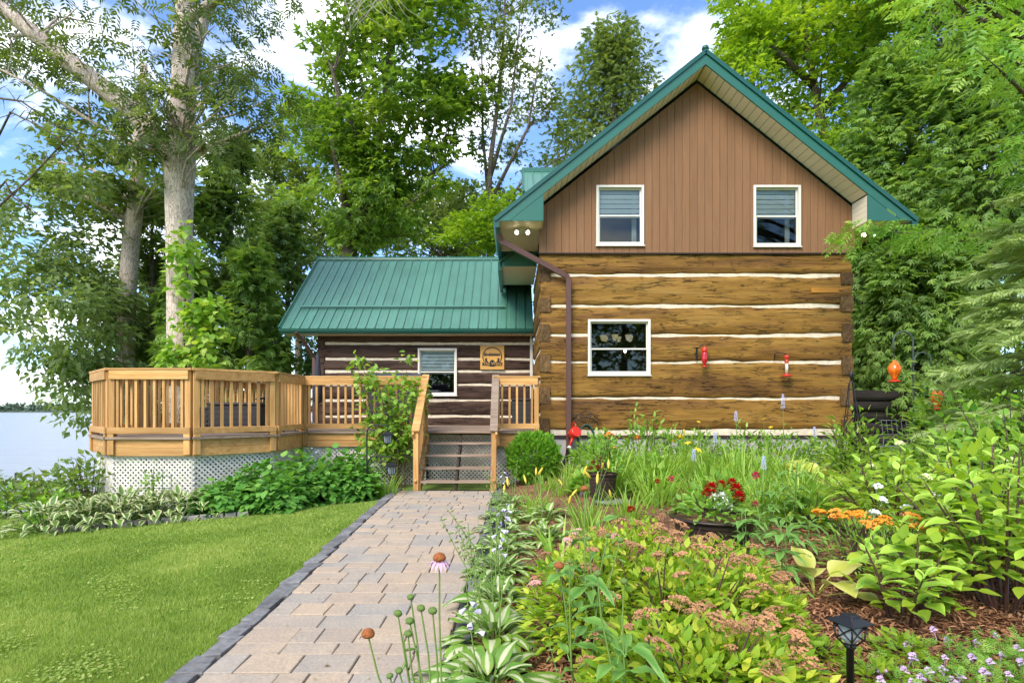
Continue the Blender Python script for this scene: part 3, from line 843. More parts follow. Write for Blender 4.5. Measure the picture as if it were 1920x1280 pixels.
MB().box((AX0 + 0.05, AY + 0.04, -0.8), (AX1, AY + 0.3, za(807))).build('foundation', M_CONC, house)
MB().box((AX1 - 0.10, AY - 0.03, aed[6] - 0.1), (AX1 - 0.03, AY + 0.01, aed[0] - 0.05)).build('corner_trim', M_WHITE, house)
# left gable end of the wing
fr = lambda u, d, z: (AX0 + d, u, z)
for i in range(7):
    log_piece('log', M_BROWN, AY + 0.17, 20.3, aed[i + 1] + 0.03, aed[i] - 0.03, fr, house, 60 + i)
MB().prism([(AX0 + 0.06, AY + 0.1, aed[0] - 0.03), (AX0 + 0.06, 20.3, aed[0] - 0.03), (AX0 + 0.06, 17.75, 5.9)], (0.1, 0, 0)).build('gable_wall', M_SIDING, house)
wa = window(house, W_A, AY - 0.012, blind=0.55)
AE, AR = (14.70, 3.56), (17.75, 6.16)
aroof = thing('wing_roof', None, None); aroof.parent = house; aroof.location = (0, 0, 0); WL[aroof.name] = WL[house.name].copy()
AXL = -5.99
ribbed('roof_panel', M_GREENR, (AXL, AE[0], AE[1]), (6.55, 0, 0), (0, AR[0] - AE[0], AR[1] - AE[1]), 27, aroof)
MB().prism([(AXL, AR[0], AR[1] - 0.005), (AXL, 2 * AR[0] - AE[0], AE[1]), (AXL, 2 * AR[0] - AE[0], AE[1] - 0.04), (AXL, AR[0], AR[1] - 0.045)], (6.55, 0, 0)).build('roof_slope', M_GREENR, aroof)
MB().prism([(AXL - 0.03, AR[0] - 0.13, AR[1] - 0.07), (AXL - 0.03, AR[0] - 0.10, AR[1] + 0.0), (AXL - 0.03, AR[0], AR[1] + 0.06), (AXL - 0.03, AR[0] + 0.13, AR[1] - 0.06)], (6.6, 0, 0)).build('ridge_cap', M_GREEN, aroof)
MB().beam((AXL - 0.02, AE[0] - 0.01, AE[1] - 0.03), (AXL - 0.02, AR[0], AR[1] - 0.02), 0.04, 0.16).build('rake_fascia', M_GREEN, aroof)
q = MB(); q.prism([(AXL, AE[0] + 0.02, AE[1] - 0.02), (AXL, AE[0] + 0.02, AE[1] - 0.14), (AXL, AE[0] - 0.06, AE[1] - 0.14), (AXL, AE[0] - 0.10, AE[1] - 0.08), (AXL, AE[0] - 0.11, AE[1] - 0.015), (AXL, AE[0] - 0.09, AE[1] - 0.015)], (6.56, 0, 0)); q.build('gutter', M_GREEND, aroof)
for i in range(22):
    xa_ = AXL + 0.02 + i * 0.298
    MB().box((xa_, AE[0] + 0.025, AE[1] - 0.135), (xa_ + 0.292, AY + 0.02, AE[1] - 0.115)).build('soffit_board', M_CREAM, aroof)
# snow rail
sv = Vector((0, AR[0] - AE[0], AR[1] - AE[1])).normalized(); sn = Vector((0, -sv.z, sv.y))
pr = Vector((0, AE[0], AE[1])) + sv * 1.0
MB().beam(Vector((-5.72, pr.y, pr.z)) + sn * 0.06, Vector((-0.2, pr.y, pr.z)) + sn * 0.06, 0.03, 0.075, sv).build('snow_rail', M_GREENR, aroof)
q = MB()
for a, b in zip([(-5.55, 14.6, 3.44), (-5.45, 14.75, 3.3), (-5.25, 15.08, 2.85)], [(-5.45, 14.75, 3.3), (-5.25, 15.08, 2.85), (-5.25, 15.1, 1.1)]):
    q.beam(a, b, 0.08, 0.06)
q.build('downspout', M_BROWNPIPE, house)

# wooden sign on the dark log wall
sgn0 = P(923, 670, AY - 0.06); hw = 0.32
sign = thing('wooden_sign', 'square pine sign with black lakeside emblem on the dark log wall', 'sign', sgn0)
MB().box((sgn0.x - hw, AY - 0.062, sgn0.z - hw), (sgn0.x + hw, AY - 0.035, sgn0.z + hw)).build('board', M_SIGN, sign, bevel=0.006)
fy = AY - 0.066
q = MB(); ro, ri = 0.262, 0.236; n = 40; cz = sgn0.z + 0.02
vs = [(sgn0.x + r_ * math.cos(2*math.pi*k/n), fy, cz + r_ * math.sin(2*math.pi*k/n)) for r_ in (ro, ri) for k in range(n)]
q.add(vs, [(k, (k+1) % n, n + (k+1) % n, n + k) for k in range(n)]); q.build('ring', M_BLACK, sign)
rs = random.Random(2)
for k in range(13):
    xx = sgn0.x - 0.20 + k * 0.033; h_ = rs.uniform(0.05, 0.085); b_ = cz + 0.045
    q = MB(); q.add([(xx - .02, fy - .001 * (k % 2), b_), (xx + .02, fy - .001 * (k % 2), b_), (xx, fy - .001 * (k % 2), b_ + h_), (xx, fy - .001 * (k % 2), b_ - h_ * 0.55)], [(0, 1, 2), (1, 0, 3)]); q.build('tree_mark', M_BLACK, sign)
for s_ in (-1, 1):
    c_ = (sgn0.x + s_ * 0.16, cz - 0.10)
    pts = [(0, .07), (.025, .05), (.02, .01), (.045, -.03), (.06, -.07), (-.03, -.07), (-.03, 0), (-.035, .04)]
    q = MB(); q.add([(c_[0] - s_ * a, fy, c_[1] + b) for a, b in pts], [tuple(range(8))]); q.build('chair_mark', M_BLACK, sign)
q = MB(); q.add([(sgn0.x + 0.07 * math.cos(math.pi * k / 10), fy, cz - 0.165 + 0.085 * math.sin(math.pi * k / 10)) for k in range(11)], [tuple(range(11))]); q.build('fire_mark', M_BLACK, sign)
q = MB(); q.box((sgn0.x - 0.265, fy - 0.006, sgn0.z - 0.215), (sgn0.x + 0.265, fy - 0.002, sgn0.z - 0.13)); q.build('name_plate', M_BLACK, sign)
cu = bpy.data.curves.new('lettering', 'FONT'); cu.body = 'The Walts'; cu.size = 0.115; cu.align_x = 'CENTER'; cu.extrude = 0.001
to = bpy.data.objects.new('lettering_curve', cu); COL.objects.link(to)
bpy.context.view_layer.update()
me = bpy.data.meshes.new_from_object(to.evaluated_get(bpy.context.evaluated_depsgraph_get())); bpy.data.objects.remove(to)
lt = link_mesh(me, 'lettering', M_SIGN, sign); me.materials.clear(); me.materials.append(M_SIGN)
lt.rotation_euler = (R(90), 0, 0); lt.location = (0, fy - 0.009 - sgn0.y, -0.20)

# floodlights under the eaves
def floodlight(x, y, z, s, label):
    t = thing('floodlight', label, 'light', (x, y, z), 'twin floodlights under the eaves')
    MB().lathe([(0.05, -0.03), (0.055, -0.004)], (x, y, z), 10).build('base', M_WHITE, t)
    for k in (-1, 1):
        c = Vector((x + k * 0.05, y - 0.02, z - 0.05)); d = Vector((k * 0.55 + s * 0.2, -0.75, -0.45)).normalized()
        h = MB().tube([Vector((x, y, z - 0.02)), c, c + d * 0.03, c + d * 0.09, c + d * 0.12], [0.012, 0.02, 0.03, 0.048, 0.05], 10).build('lamp_head', M_WHITE, t)
        MB().tube([c + d * 0.118, c + d * 0.135], [0.046, 0.03], 10).build('lit_lens', M_BULB, h)
floodlight(0.21, 11.72, EZ - 0.006, 0, 'lit twin floodlight under the eave above the brown downspout')
floodlight(7.4, 11.9, EZ - 0.006, 0, 'lit twin floodlight under the eave beside the green tree branch')

# ------------------------------------------------------------------ deck
DZ0 = 1.05          # deck floor
CAP = 2.13          # top of cap rail
deck = thing('wooden_deck', 'new cedar deck with octagonal corner, railing, steps and pale lattice skirt', 'deck', (-3.5, 12.5, 0))
V = {'A': (-7.25, 9.87), 'B': (-6.33, 8.95), 'C': (-5.03, 8.95), 'D': (-4.11, 9.87), 'E': (-4.11, 11.17), 'F': (-1.70, 11.17),
     'Z': (-7.25, 11.17), 'Y': (-6.33, 12.09), 'W': (-5.9, 15.0), 'G': (-0.34, 11.17), 'H': (0.535, 11.17)}
def seg_frame(a, b):
    a = Vector((*a, 0)); b = Vector((*b, 0)); d = (b - a).normalized(); n_ = Vector((d.y, -d.x, 0)); return a, b, d, n_
def railing(a, b, post_a=True, post_b=True, lattice=True, zg=-0.1, fascia=True, spacing=0.135, low=None):
    """panel from a to b; outward normal is to the right of a->b"""
    a, b, d, n_ = seg_frame(a, b); L = (b - a).length
    u = Vector((0, 0, 1))
    bp = lambda t, off, z: a + d * t + n_ * off + u * z
    # cap, upper and lower rails
    MB().beam(bp(-0.02, 0.0, CAP - 0.019), bp(L + 0.02, 0.0, CAP - 0.019), 0.14, 0.038, u).build('cap_rail', M_CEDARX, deck, bevel=0.004)
    MB().beam(bp(0.03, 0.052, CAP - 0.11), bp(L - 0.03, 0.052, CAP - 0.11), 0.034, 0.138, u).build('top_rail', M_CEDARX, deck, bevel=0.004)
    MB().beam(bp(0.0, 0.052, DZ0 + 0.10), bp(L, 0.052, DZ0 + 0.10), 0.034, 0.10, u).build('bottom_rail', M_CEDARX, deck, bevel=0.004)
    k = max(2, int(L / spacing))
    for i in range(1, k):
        t = L * i / k
        MB().beam(bp(t, 0.014, DZ0 + 0.055), bp(t, 0.014, CAP - 0.045), 0.04, 0.04, n_).build('baluster', M_CEDAR, deck)
    for t, on in ((0.055, post_a), (L - 0.055, post_b)):
        if on:
            MB().beam(bp(t, 0.0, DZ0 - 0.02), bp(t, 0.0, CAP - 0.04), 0.09, 0.034 * 2, n_).build('post', M_CEDAR, deck, bevel=0.004)
            MB().beam(bp(t, 0.048, DZ0 - 0.28), bp(t, 0.048, DZ0 + 0.048), 0.10, 0.036, n_).build('post', M_CEDAR, deck, bevel=0.004)
    if fascia:
        for zc, hh in ((DZ0 - 0.105, 0.128), (DZ0 - 0.236, 0.13)):
            MB().beam(bp(0.0, 0.012, zc), bp(L, 0.012, zc), 0.034, hh, u).build('fascia_board', M_CEDARX, deck, bevel=0.003)
        MB().beam(bp(-0.01, 0.02, DZ0 - 0.019), bp(L + 0.01, 0.02, DZ0 - 0.019), 0.13, 0.036, u).build('deck_edge', M_TREAD, deck)
    if lattice: lattice_panel(a - n_ * 0.06, b - n_ * 0.06, n_, zg, DZ0 - 0.29)
def clip(p, q, x0, x1, z0, z1):
    """Liang-Barsky in 2d"""
    dx, dz = q[0] - p[0], q[1] - p[1]; t0, t1 = 0.0, 1.0
    for pp, qq in ((-dx, p[0] - x0), (dx, x1 - p[0]), (-dz, p[1] - z0), (dz, z1 - p[1])):
        if abs(pp) < 1e-9:
            if qq < 0: return None
        else:
            r = qq / pp
            if pp < 0: t0 = max(t0, r)
            else: t1 = min(t1, r)
    if t1 - t0 < 1e-3: return None
    return (p[0] + dx * t0, p[1] + dz * t0), (p[0] + dx * t1, p[1] + dz * t1)
def lattice_panel(a, b, n_, z0, z1, step=0.082, wdt=0.029):
    L = (b - a).length; d = (b - a).normalized(); Hh = z1 - z0
    fr = MB()
    for zc in (z1 - 0.02,):
        fr.beam(a + Vector((0, 0, zc)), b + Vector((0, 0, zc)), 0.03, 0.04)
    pan = fr.build('lattice_panel', M_LATT, deck)
    for s, off in ((1, 0.0), (-1, 0.011)):
        c = -Hh
        while c < L + Hh:
            p, q = ((c, z0), (c + Hh, z1)) if s > 0 else ((c + Hh, z0), (c, z1))
            r = clip(p, q, 0, L, z0, z1)
            if r:
                p3 = a + d * r[0][0] + Vector((0, 0, r[0][1])) + n_ * off; q3 = a + d * r[1][0] + Vector((0, 0, r[1][1])) + n_ * off
                MB().beam(p3, q3, 0.009, wdt, d.cross(n_) if False else (q3 - p3).cross(n_)).build('slat', M_LATT, pan)
            c += step
zgB = gz(-5.5, 8.9) - 0.05
railing(V['A'], V['B'], zg=gz(-7, 9.4) - 0.05); railing(V['B'], V['C'], zg=zgB); railing(V['C'], V['D'], zg=gz(-4.5, 9.4) - 0.05)
railing(V['D'], V['E'], zg=gz(-4.1, 10.5) - 0.02); railing(V['E'], V['F'], zg=-0.06)
railing(V['Z'], V['A'], lattice=False); railing(V['Y'], V['Z'], lattice=False); railing(V['W'], V['Y'], lattice=False)
railing(V['G'], V['H'], zg=0.02)
# lattice under the stair head and skirt back boards
a_, b_, d_, n__ = seg_frame(V['F'], V['G'])
lattice_panel(a_ - n__ * 0.34, b_ - n__ * 0.34, n__, 0.0, DZ0 - 0.09)
# floor boards (run left-right), clipped to the deck outline
poly = [V['A'], V['B'], V['C'], V['D'], V['E'], V['H'], (0.535, 15.1), (-5.9, 15.1), V['W'], V['Y'], V['Z']]
def spans(y):
    xs_ = []
    for (x1_, y1_), (x2_, y2_) in zip(poly, poly[1:] + poly[:1]):
        if (y1_ <= y < y2_) or (y2_ <= y < y1_): xs_.append(x1_ + (y - y1_) * (x2_ - x1_) / (y2_ - y1_))
    xs_.sort(); return list(zip(xs_[::2], xs_[1::2]))
y = 9.02
while y < 15.0:
    for x0, x1 in spans(y + 0.07):
        if x1 - x0 > 0.1: MB().box((x0 + 0.03, y, DZ0 - 0.036), (x1 - 0.03, y + 0.134, DZ0 + 0.0)).build('floor_board', M_TREAD, deck)
    y += 0.14
# dark ground shade under the deck is real: beams
for yy in (9.6, 10.9, 12.4, 13.9):
    for x0, x1 in spans(yy): MB().box((x0 + 0.2, yy, DZ0 - 0.25), (x1 - 0.2, yy + 0.04, DZ0 - 0.04)).build('joist', M_CEDARX, deck)
# steps
SX0, SX1 = -1.66, -0.34
for i in range(4):
    z = DZ0 - 0.21 * (i + 1); yb = 11.12 - 0.265 * (i + 1)
    for k in range(2):
        MB().box((SX0 + 0.045, yb + k * 0.137, z - 0.036), (SX1 - 0.045, yb + k * 0.137 + 0.131, z)).build('tread', M_TREAD, deck, bevel=0.004)
MB().box((SX0 + 0.0, 11.06, DZ0 - 0.036), (SX1, 11.165, DZ0 + 0.002)).build('tread', M_TREAD, deck, bevel=0.004)
for x in (SX0 + 0.02, (SX0 + SX1) / 2, SX1 - 0.02):
    MB().prism([(x - 0.02, 11.15, DZ0 - 0.06), (x - 0.02, 11.15, DZ0 - 0.36), (x - 0.02, 10.15, 0.0), (x - 0.02, 10.08, 0.0), (x - 0.02, 10.08, 0.16)], (0.04, 0, 0)).build('stringer', M_CEDARX if x != (SX0 + SX1) / 2 else M_DKBROWN, deck)
# stair rails
for x, sgn in ((SX0 - 0.035, -1), (SX1 + 0.02, 1)):
    p0, p1 = Vector((x, 11.2, CAP + 0.02)), Vector((x - 0.0, 9.98, 1.09))
    MB().beam(p0, p1, 0.14, 0.038, (0, 0, 1)).build('hand_rail', M_CEDARX if sgn < 0 else M_TREAD, deck, bevel=0.004)
    MB().beam(p0 - Vector((sgn * -0.045, 0, 0.09)), p1 - Vector((sgn * -0.045, 0, 0.09)), 0.034, 0.12, (0, 0, 1)).build('top_rail', M_CEDARX, deck)
    MB().beam(Vector((x, 11.14, DZ0 + 0.12)), Vector((x, 10.02, 0.17)), 0.036, 0.13, (0, 0, 1)).build('bottom_rail', M_CEDARX, deck)
    MB().box((x - 0.045, 10.02, 0.0), (x + 0.045, 10.11, 1.12)).build('post', M_CEDAR, deck, bevel=0.004)
    MB().box((x - 0.045, 11.10, DZ0 - 0.3), (x + 0.045, 11.19, CAP - 0.02)).build('post', M_CEDAR, deck, bevel=0.004)
    for i in range(1, 8):
        yy = 11.1 - i * 0.127; f_ = (11.2 - yy) / 1.22
        MB().box((x - 0.02, yy - 0.02, DZ0 + 0.06 - f_ * 1.0), (x + 0.02, yy + 0.02, CAP - f_ * 1.04 - 0.06)).build('baluster', M_CEDAR, deck)

# ------------------------------------------------------------------ things on the deck
def storage_box(x, y, z, w_, d_, h_, label, name='storage_box', cat='box', rz_=0.0):
    t = thing(name, label, cat, (x, y, z))
    MB().box((x - w_/2, y - d_/2, z), (x + w_/2, y + d_/2, z + h_)).build('body', M_DARKPL, t, bevel=0.02)
    MB().box((x - w_/2 - .02, y - d_/2 - .02, z + h_ + 0.003), (x + w_/2 + .02, y + d_/2 + .02, z + h_ + 0.055)).build('lid', M_DARKPL, t, bevel=0.015)
    for k in range(5):
        MB().box((x - w_/2 - 0.008, y - d_/2 - 0.008, z + 0.06 + k * h_ / 5.2), (x + w_/2 + 0.008, y - d_/2 - 0.0005, z + 0.10 + k * h_ / 5.2)).build('panel_slat', M_DARKPL, t)
    t.rotation_euler.z = rz_
    return t
storage_box(-5.05, 10.6, DZ0, 0.95, 0.55, 0.5, 'dark wicker storage box behind the octagonal railing')
storage_box(-5.95, 10.9, DZ0, 0.5, 0.5, 0.42, 'small dark wicker side table near the corner of the octagon', 'side_table', 'table')
storage_box(0.25, 13.2, DZ0, 0.5, 0.6, 0.62, 'dark planter box against the log corner beside the steps', 'planter_box', 'planter')
# reclining patio chair
c = Vector((-4.55, 11.0, DZ0)); t = thing('patio_chair', 'dark folding patio chair with sling seat on the deck', 'chair', c)
for s in (-0.26, 0.26):
    MB().tube([c + Vector((s, -0.3, 0)), c + Vector((s, 0.25, 1.0))], 0.014, 6).build('leg', M_BLACK, t)
    MB().tube([c + Vector((s * .95, 0.32, 0)), c + Vector((s * .95, -0.28, 0.45))], 0.014, 6).build('leg', M_BLACK, t)
    MB().tube([c + Vector((s, -0.3, 0.62)), c + Vector((s, 0.12, 0.65))], 0.02, 6).build('armrest', M_BLACK, t)
M_SLING = plain('sling_fabric', (0.03, 0.03, 0.04), 0.8)
MB().beam(c + Vector((0, -0.28, 0.42)), c + Vector((0, 0.12, 0.38)), 0.5, 0.02).build('seat', M_SLING, t)
MB().beam(c + Vector((0, 0.0, 0.42)), c + Vector((0, 0.25, 1.02)), 0.5, 0.02, (0, -1, 0.4)).build('backrest', M_SLING, t)
# closed parasol / heater pole
c = Vector((-4.3, 12.6, DZ0)); t = thing('closed_parasol', 'closed dark patio parasol standing on the deck', 'parasol', c)
MB().lathe([(0.25, 0), (0.25, 0.05), (0.05, 0.09)], c, 14).build('base', M_BLACK, t)
MB().tube([c + Vector((0, 0, 0.05)), c + Vector((0, 0, 1.7))], 0.022, 8).build('pole', M_BLACK, t)
MB().lathe([(0.03, 0.55), (0.11, 0.6), (0.09, 1.0), (0.05, 1.5), (0.015, 1.68)], c, 9).build('folded_canopy', M_SLING, t)
# covered grill behind the vine
c = Vector((-2.55, 12.6, DZ0)); t = thing('covered_grill', 'grey hooded barbecue behind the leafy climber on the deck', 'grill', c)
M_GRILL = plain('grill_enamel', (0.05, 0.055, 0.062), 0.35)
MB().box(c + Vector((-0.62, -0.25, 0.12)), c + Vector((0.62, 0.25, 0.85))).build('cabinet', M_DARKPL, t, bevel=0.02)
q = MB(); n = 10
q.prism([c + Vector((-0.55, -0.28 + 0.56 * k / n, 0.853 + 0.36 * math.sin(math.pi * (0.08 + 0.84 * k / n)) )) for k in range(n + 1)], (1.1, 0, 0)); q.build('lid', M_GRILL, t)
MB().tube([c + Vector((-0.4, -0.31, 1.0)), c + Vector((0.4, -0.31, 1.0))], 0.015, 6).build('handle', M_GRILL, t)
for s in (-1, 1): MB().box(c + Vector((s * 0.63, -0.24, 0.8)), c + Vector((s * 0.95, 0.24, 0.845))).build('side_shelf', M_GRILL, t)
for s in (-0.5, 0.5): MB().tube([c + Vector((s - 0.02, 0, 0.08)), c + Vector((s + 0.02, 0, 0.08))], 0.08, 12).build('wheel', M_BLACK, t)

# ------------------------------------------------------------------ shepherd hook with two lanterns
hx0 = P(688, 938, 9.45); hz = gz(hx0.x, 9.45)
t = thing('shepherd_hook', 'black double shepherd hook on the lawn beside the leafy climber', 'garden hook', (hx0.x, 9.45, hz))
def hook_curve(x, y, z, r, reach, n=10):
    """arm that rises, arches to +x and ends in a small curl"""
    return [(x, y, z)] + [(x + r - r * math.cos(a), y, z + r * math.sin(a)) for a in [math.pi / 2 * k / n for k in range(1, n + 1)]] + [(x + reach, y, z + r - 0.012), (x + reach + 0.02, y, z + r - 0.035)]
xh, yh = hx0.x, 9.45
ztopa = P(0, 812, 9.45).z; 
MB().tube([(xh, yh, hz - 0.2), (xh, yh, hz + 0.6)] + hook_curve(xh, yh, ztopa, 0.14, 0.34), 0.012, 7).build('upper_hook', M_BLACK, t)
zl = P(0, 870, 9.45).z
MB().tube([(xh + 0.02, yh - 0.02, hz + 0.1)] + hook_curve(xh + 0.02, yh - 0.02, zl, 0.14, 0.38), 0.011, 7).build('lower_hook', M_BLACK, t)
for zz, xx in ((ztopa, xh), (zl, xh + 0.02)):
    pts = [(xx + 0.02 + 0.16 * k / 14 + 0.03 * math.sin(k * 0.9), yh, zz + 0.02 + 0.10 * k / 14 - 0.03 * math.cos(k * 0.9)) for k in range(15)]
    MB().tube(pts, 0.006, 5).build('scroll', M_BLACK, t)
M_LANT = plain('lantern_glass', (0.32, 0.36, 0.38), 0.15, spec=0.6)
def lantern(c, label):
    t = thing('hanging_lantern', label, 'lantern', (c.x, c.y, c.z))
    z = c.z
    MB().tube([(c.x, c.y, z + 0.2), (c.x, c.y, z + 0.3)], 0.004, 5).build('hanger', M_BLACK, t)
    MB().lathe([(0.11, 0.135), (0.105, 0.15), (0.05, 0.185), (0.02, 0.21)], c, 4, smooth=False).build('roof_cap', M_BLACK, t)
    MB().lathe([(0.052, 0.012), (0.066, 0.132)], c, 4, smooth=False).build('glass', M_LANT, t)
    MB().lathe([(0.06, 0.0), (0.065, 0.01)], c, 4, smooth=False).build('base', M_BLACK, t)
    for k in range(4):
        a = k * math.pi / 2
        MB().beam((c.x + .056 * math.cos(a), c.y + .056 * math.sin(a), z + .01), (c.x + .07 * math.cos(a), c.y + .07 * math.sin(a), z + .134), 0.012, 0.012).build('bar', M_BLACK, t)
        a += math.pi / 4
        MB().beam((c.x + .04 * math.cos(a), c.y + .04 * math.sin(a), z + .01), (c.x + .05 * math.cos(a), c.y + .05 * math.sin(a), z + .134), 0.008, 0.008).build('bar', M_BLACK, t)
lantern(Vector((xh + 0.345, yh, ztopa - 0.17)), 'black four-sided lantern on the upper arm of the shepherd hook')
lantern(Vector((xh + 0.415, yh - 0.02, zl - 0.17)), 'black four-sided lantern on the lower arm of the shepherd hook')

# ------------------------------------------------------------------ foreground path light
def path_light(x, y, scale, label, zh=0.55, seed=0):
    z = gz(x, y); t = thing('path_light', label, 'path light', (x, y, z))
    s = scale; zt = z + zh
    rot = Matrix.Rotation(R(22), 3, 'Z'); c = Vector((x, y, zt))
    def pl(prof, name, par, mat):
        mb = MB(); 
        for r_, zz in prof:
            pass
        vs = []; 
        for r_, zz in prof:
            for k in range(4):
                a = math.pi / 4 + k * math.pi / 2
                v_ = rot @ Vector((r_ * math.cos(a), r_ * math.sin(a), 0)); vs.append((x + v_.x, y + v_.y, zt + zz))
        fs = [(4*i + k, 4*i + (k+1) % 4, 4*i + 4 + (k+1) % 4, 4*i + 4 + k) for i in range(len(prof) - 1) for k in range(4)]
        fs += [(3, 2, 1, 0), tuple(4 * (len(prof) - 1) + k for k in range(4))]
        mb.add(vs, fs); return mb.build(name, mat, par, bevel=0.002)
    pl([(0.105*s, -0.012*s), (0.135*s, -0.002*s), (0.132*s, 0.006*s), (0.06*s, 0.03*s), (0.055*s, 0.045*s), (0.045*s, 0.05*s)], 'cap', t, M_BLACK)
    pl([(0.028*s, -0.135*s), (0.06*s, -0.1*s), (0.072*s, -0.014*s)], 'lens', t, M_LANT)
    for k in range(4):
        a = math.pi / 4 + k * math.pi / 2; b = a + math.pi / 2
        def q_(aa, r_, zz):
            v_ = rot @ Vector((r_ * math.cos(aa), r_ * math.sin(aa), 0)); return (x + v_.x, y + v_.y, zt + zz)
        MB().tube([q_(a, .09*s, -.012*s), q_(a, .078*s, -.1*s), q_(a, .034*s, -.145*s)], 0.006*s, 5).build('cage_bar', M_BLACK, t)
        MB().tube([q_(a, .085*s, -.015*s), q_((a + b) / 2, .052*s, -.07*s), q_(b, .07*s, -.105*s)], 0.004*s, 5).build('cage_bar', M_BLACK, t)
        MB().tube([q_(b, .085*s, -.015*s), q_((a + b) / 2, .054*s, -.06*s), q_(a, .07*s, -.105*s)], 0.004*s, 5).build('cage_bar', M_BLACK, t)
    MB().tube([(x, y, zt - 0.138*s), (x, y, zt - 0.16*s), (x, y, zt - 0.165*s), (x, y, z - 0.1)], [0.034*s, 0.034*s, 0.022*s, 0.02*s], 10).build('stake', M_BLACK, t)
    return t
pl_ = P(1594, 1165, 2.35)
path_light(pl_.x, 2.35, 0.66, 'black square-capped path light on the mulch by the spirea', zh=pl_.z - gz(pl_.x, 2.35))
pl2 = P(936, 990, 6.0)
path_light(pl2.x, 6.0, 0.9, 'black path light half hidden in the variegated hostas by the path', zh=0.27)

# ------------------------------------------------------------------ hummingbird feeders
M_NECTAR = plain('red_nectar_glass', (0.45, 0.012, 0.02), 0.08, var=0.2, spec=0.7)
M_CLEAR = plain('pale_glass', (0.5, 0.48, 0.38), 0.08, spec=0.8)
c = P(1321, 668, FY - 0.18)
t = thing('hummingbird_feeder', 'red bottle hummingbird feeder on a flat bracket right of the lower window', 'bird feeder', c, 'hummingbird feeders on the log wall')
MB().box((c.x - 0.13, FY - 0.05, c.z - 0.06), (c.x - 0.10, FY - 0.02, c.z + 0.2)).build('bracket', M_BLACK, t)
MB().tube([(c.x - 0.115, FY - 0.05, c.z + 0.17), (c.x - 0.08, c.y, c.z + 0.21), (c.x, c.y, c.z + 0.2)], 0.008, 5).build('bracket_arm', M_BLACK, t)
MB().lathe([(0.03, 0.2), (0.05, 0.17), (0.055, 0.11), (0.05, 0.095)], c, 12).build('cap', M_RED, t)
MB().lathe([(0.02, -0.19), (0.02, -0.16), (0.05, -0.11), (0.058, -0.06), (0.058, 0.06), (0.045, 0.09)], c, 12).build('bottle', M_NECTAR, t)
MB().lathe([(0.06, -0.215), (0.065, -0.20), (0.02, -0.185)], c, 12).build('base', M_RED, t)
c = P(1475, 690, FY - 0.22)
t = thing('hummingbird_feeder', 'slim red and clear hummingbird feeder with round tray on a bent iron hook', 'bird feeder', c, 'hummingbird feeders on the log wall')
MB().tube([(c.x - 0.17, FY - 0.04, c.z + 0.16), (c.x - 0.165, FY - 0.05, c.z + 0.30), (c.x - 0.13, FY - 0.1, c.z + 0.335), (c.x - 0.06, c.y, c.z + 0.30), (c.x, c.y, c.z + 0.275)], 0.009, 6).build('hook', M_BLACK, t)
MB().lathe([(0.02, 0.27), (0.045, 0.25), (0.042, 0.2), (0.028, 0.19), (0.028, 0.155), (0.04, 0.145), (0.04, 0.11), (0.03, 0.1)], c, 12).build('cap', M_RED, t)
MB().lathe([(0.03, -0.12), (0.032, 0.1)], c, 12).build('bottle', M_CLEAR, t)
MB().lathe([(0.05, -0.175), (0.11, -0.165), (0.115, -0.15), (0.05, -0.135), (0.035, -0.115)], c, 14).build('tray', M_RED, t)
# big blown-glass feeder on a tall hook by the trees
yh = 9.2
hk = P(1712, 830, yh); zb_ = gz(hk.x, yh)
t = thing('shepherd_hook', 'tall grey shepherd hook holding the orange glass feeder in front of the trees', 'garden hook', (hk.x, yh, zb_))
zt_ = P(0, 640, yh).z; r_ = 0.16
MB().tube([(hk.x + 0.02, yh, zb_ - 0.2), (hk.x, yh, zt_)] + [(hk.x - r_ + r_ * math.cos(a), yh, zt_ + r_ * math.sin(a)) for a in [math.pi * k / 12 for k in range(1, 13)]] + [(hk.x - 2 * r_, yh, zt_ - 0.1), (hk.x - 2 * r_ + 0.03, yh, zt_ - 0.13)], 0.014, 7).build('upper_hook', plain('grey_green_iron', (0.06, 0.085, 0.075), 0.5), t)
MB().tube([(hk.x, yh - 0.02, zt_ - 0.4)] + [(hk.x + 0.14 - 0.14 * math.cos(a), yh - 0.02, zt_ - 0.32 + 0.14 * math.sin(a)) for a in [math.pi * k / 10 for k in range(11)]] + [(hk.x + 0.28, yh - 0.02, zt_ - 0.4)], 0.012, 7).build('lower_hook', MATS['grey_green_iron'], t)
c = Vector((hk.x - 2 * r_ + 0.02, yh, P(0, 700, yh).z))
def blown(c, label):
    t = thing('glass_feeder', label, 'bird feeder', c)
    MB().lathe([(0.012, 0.215), (0.03, 0.205), (0.04, 0.185), (0.075, 0.14), (0.10, 0.09), (0.10, 0.05), (0.075, -0.01), (0.042, -0.06), (0.04, -0.10)], c, 16).build('glass_bulb', M_ORANGE, t)
    MB().lathe([(0.045, -0.14), (0.095, -0.132), (0.095, -0.124), (0.045, -0.105)], c, 14).build('tray', M_RED, t)
    MB().tube([(c.x, c.y, c.z + 0.23), (c.x, c.y, c.z + 0.33)], 0.006, 5).build('hanger', M_BLACK, t)
blown(c, 'orange blown-glass feeder with pale speckles hanging from the tall hook')
blown(P(1757, 752, 9.25), 'orange glass feeder half hidden by the shrub beside the stone post')

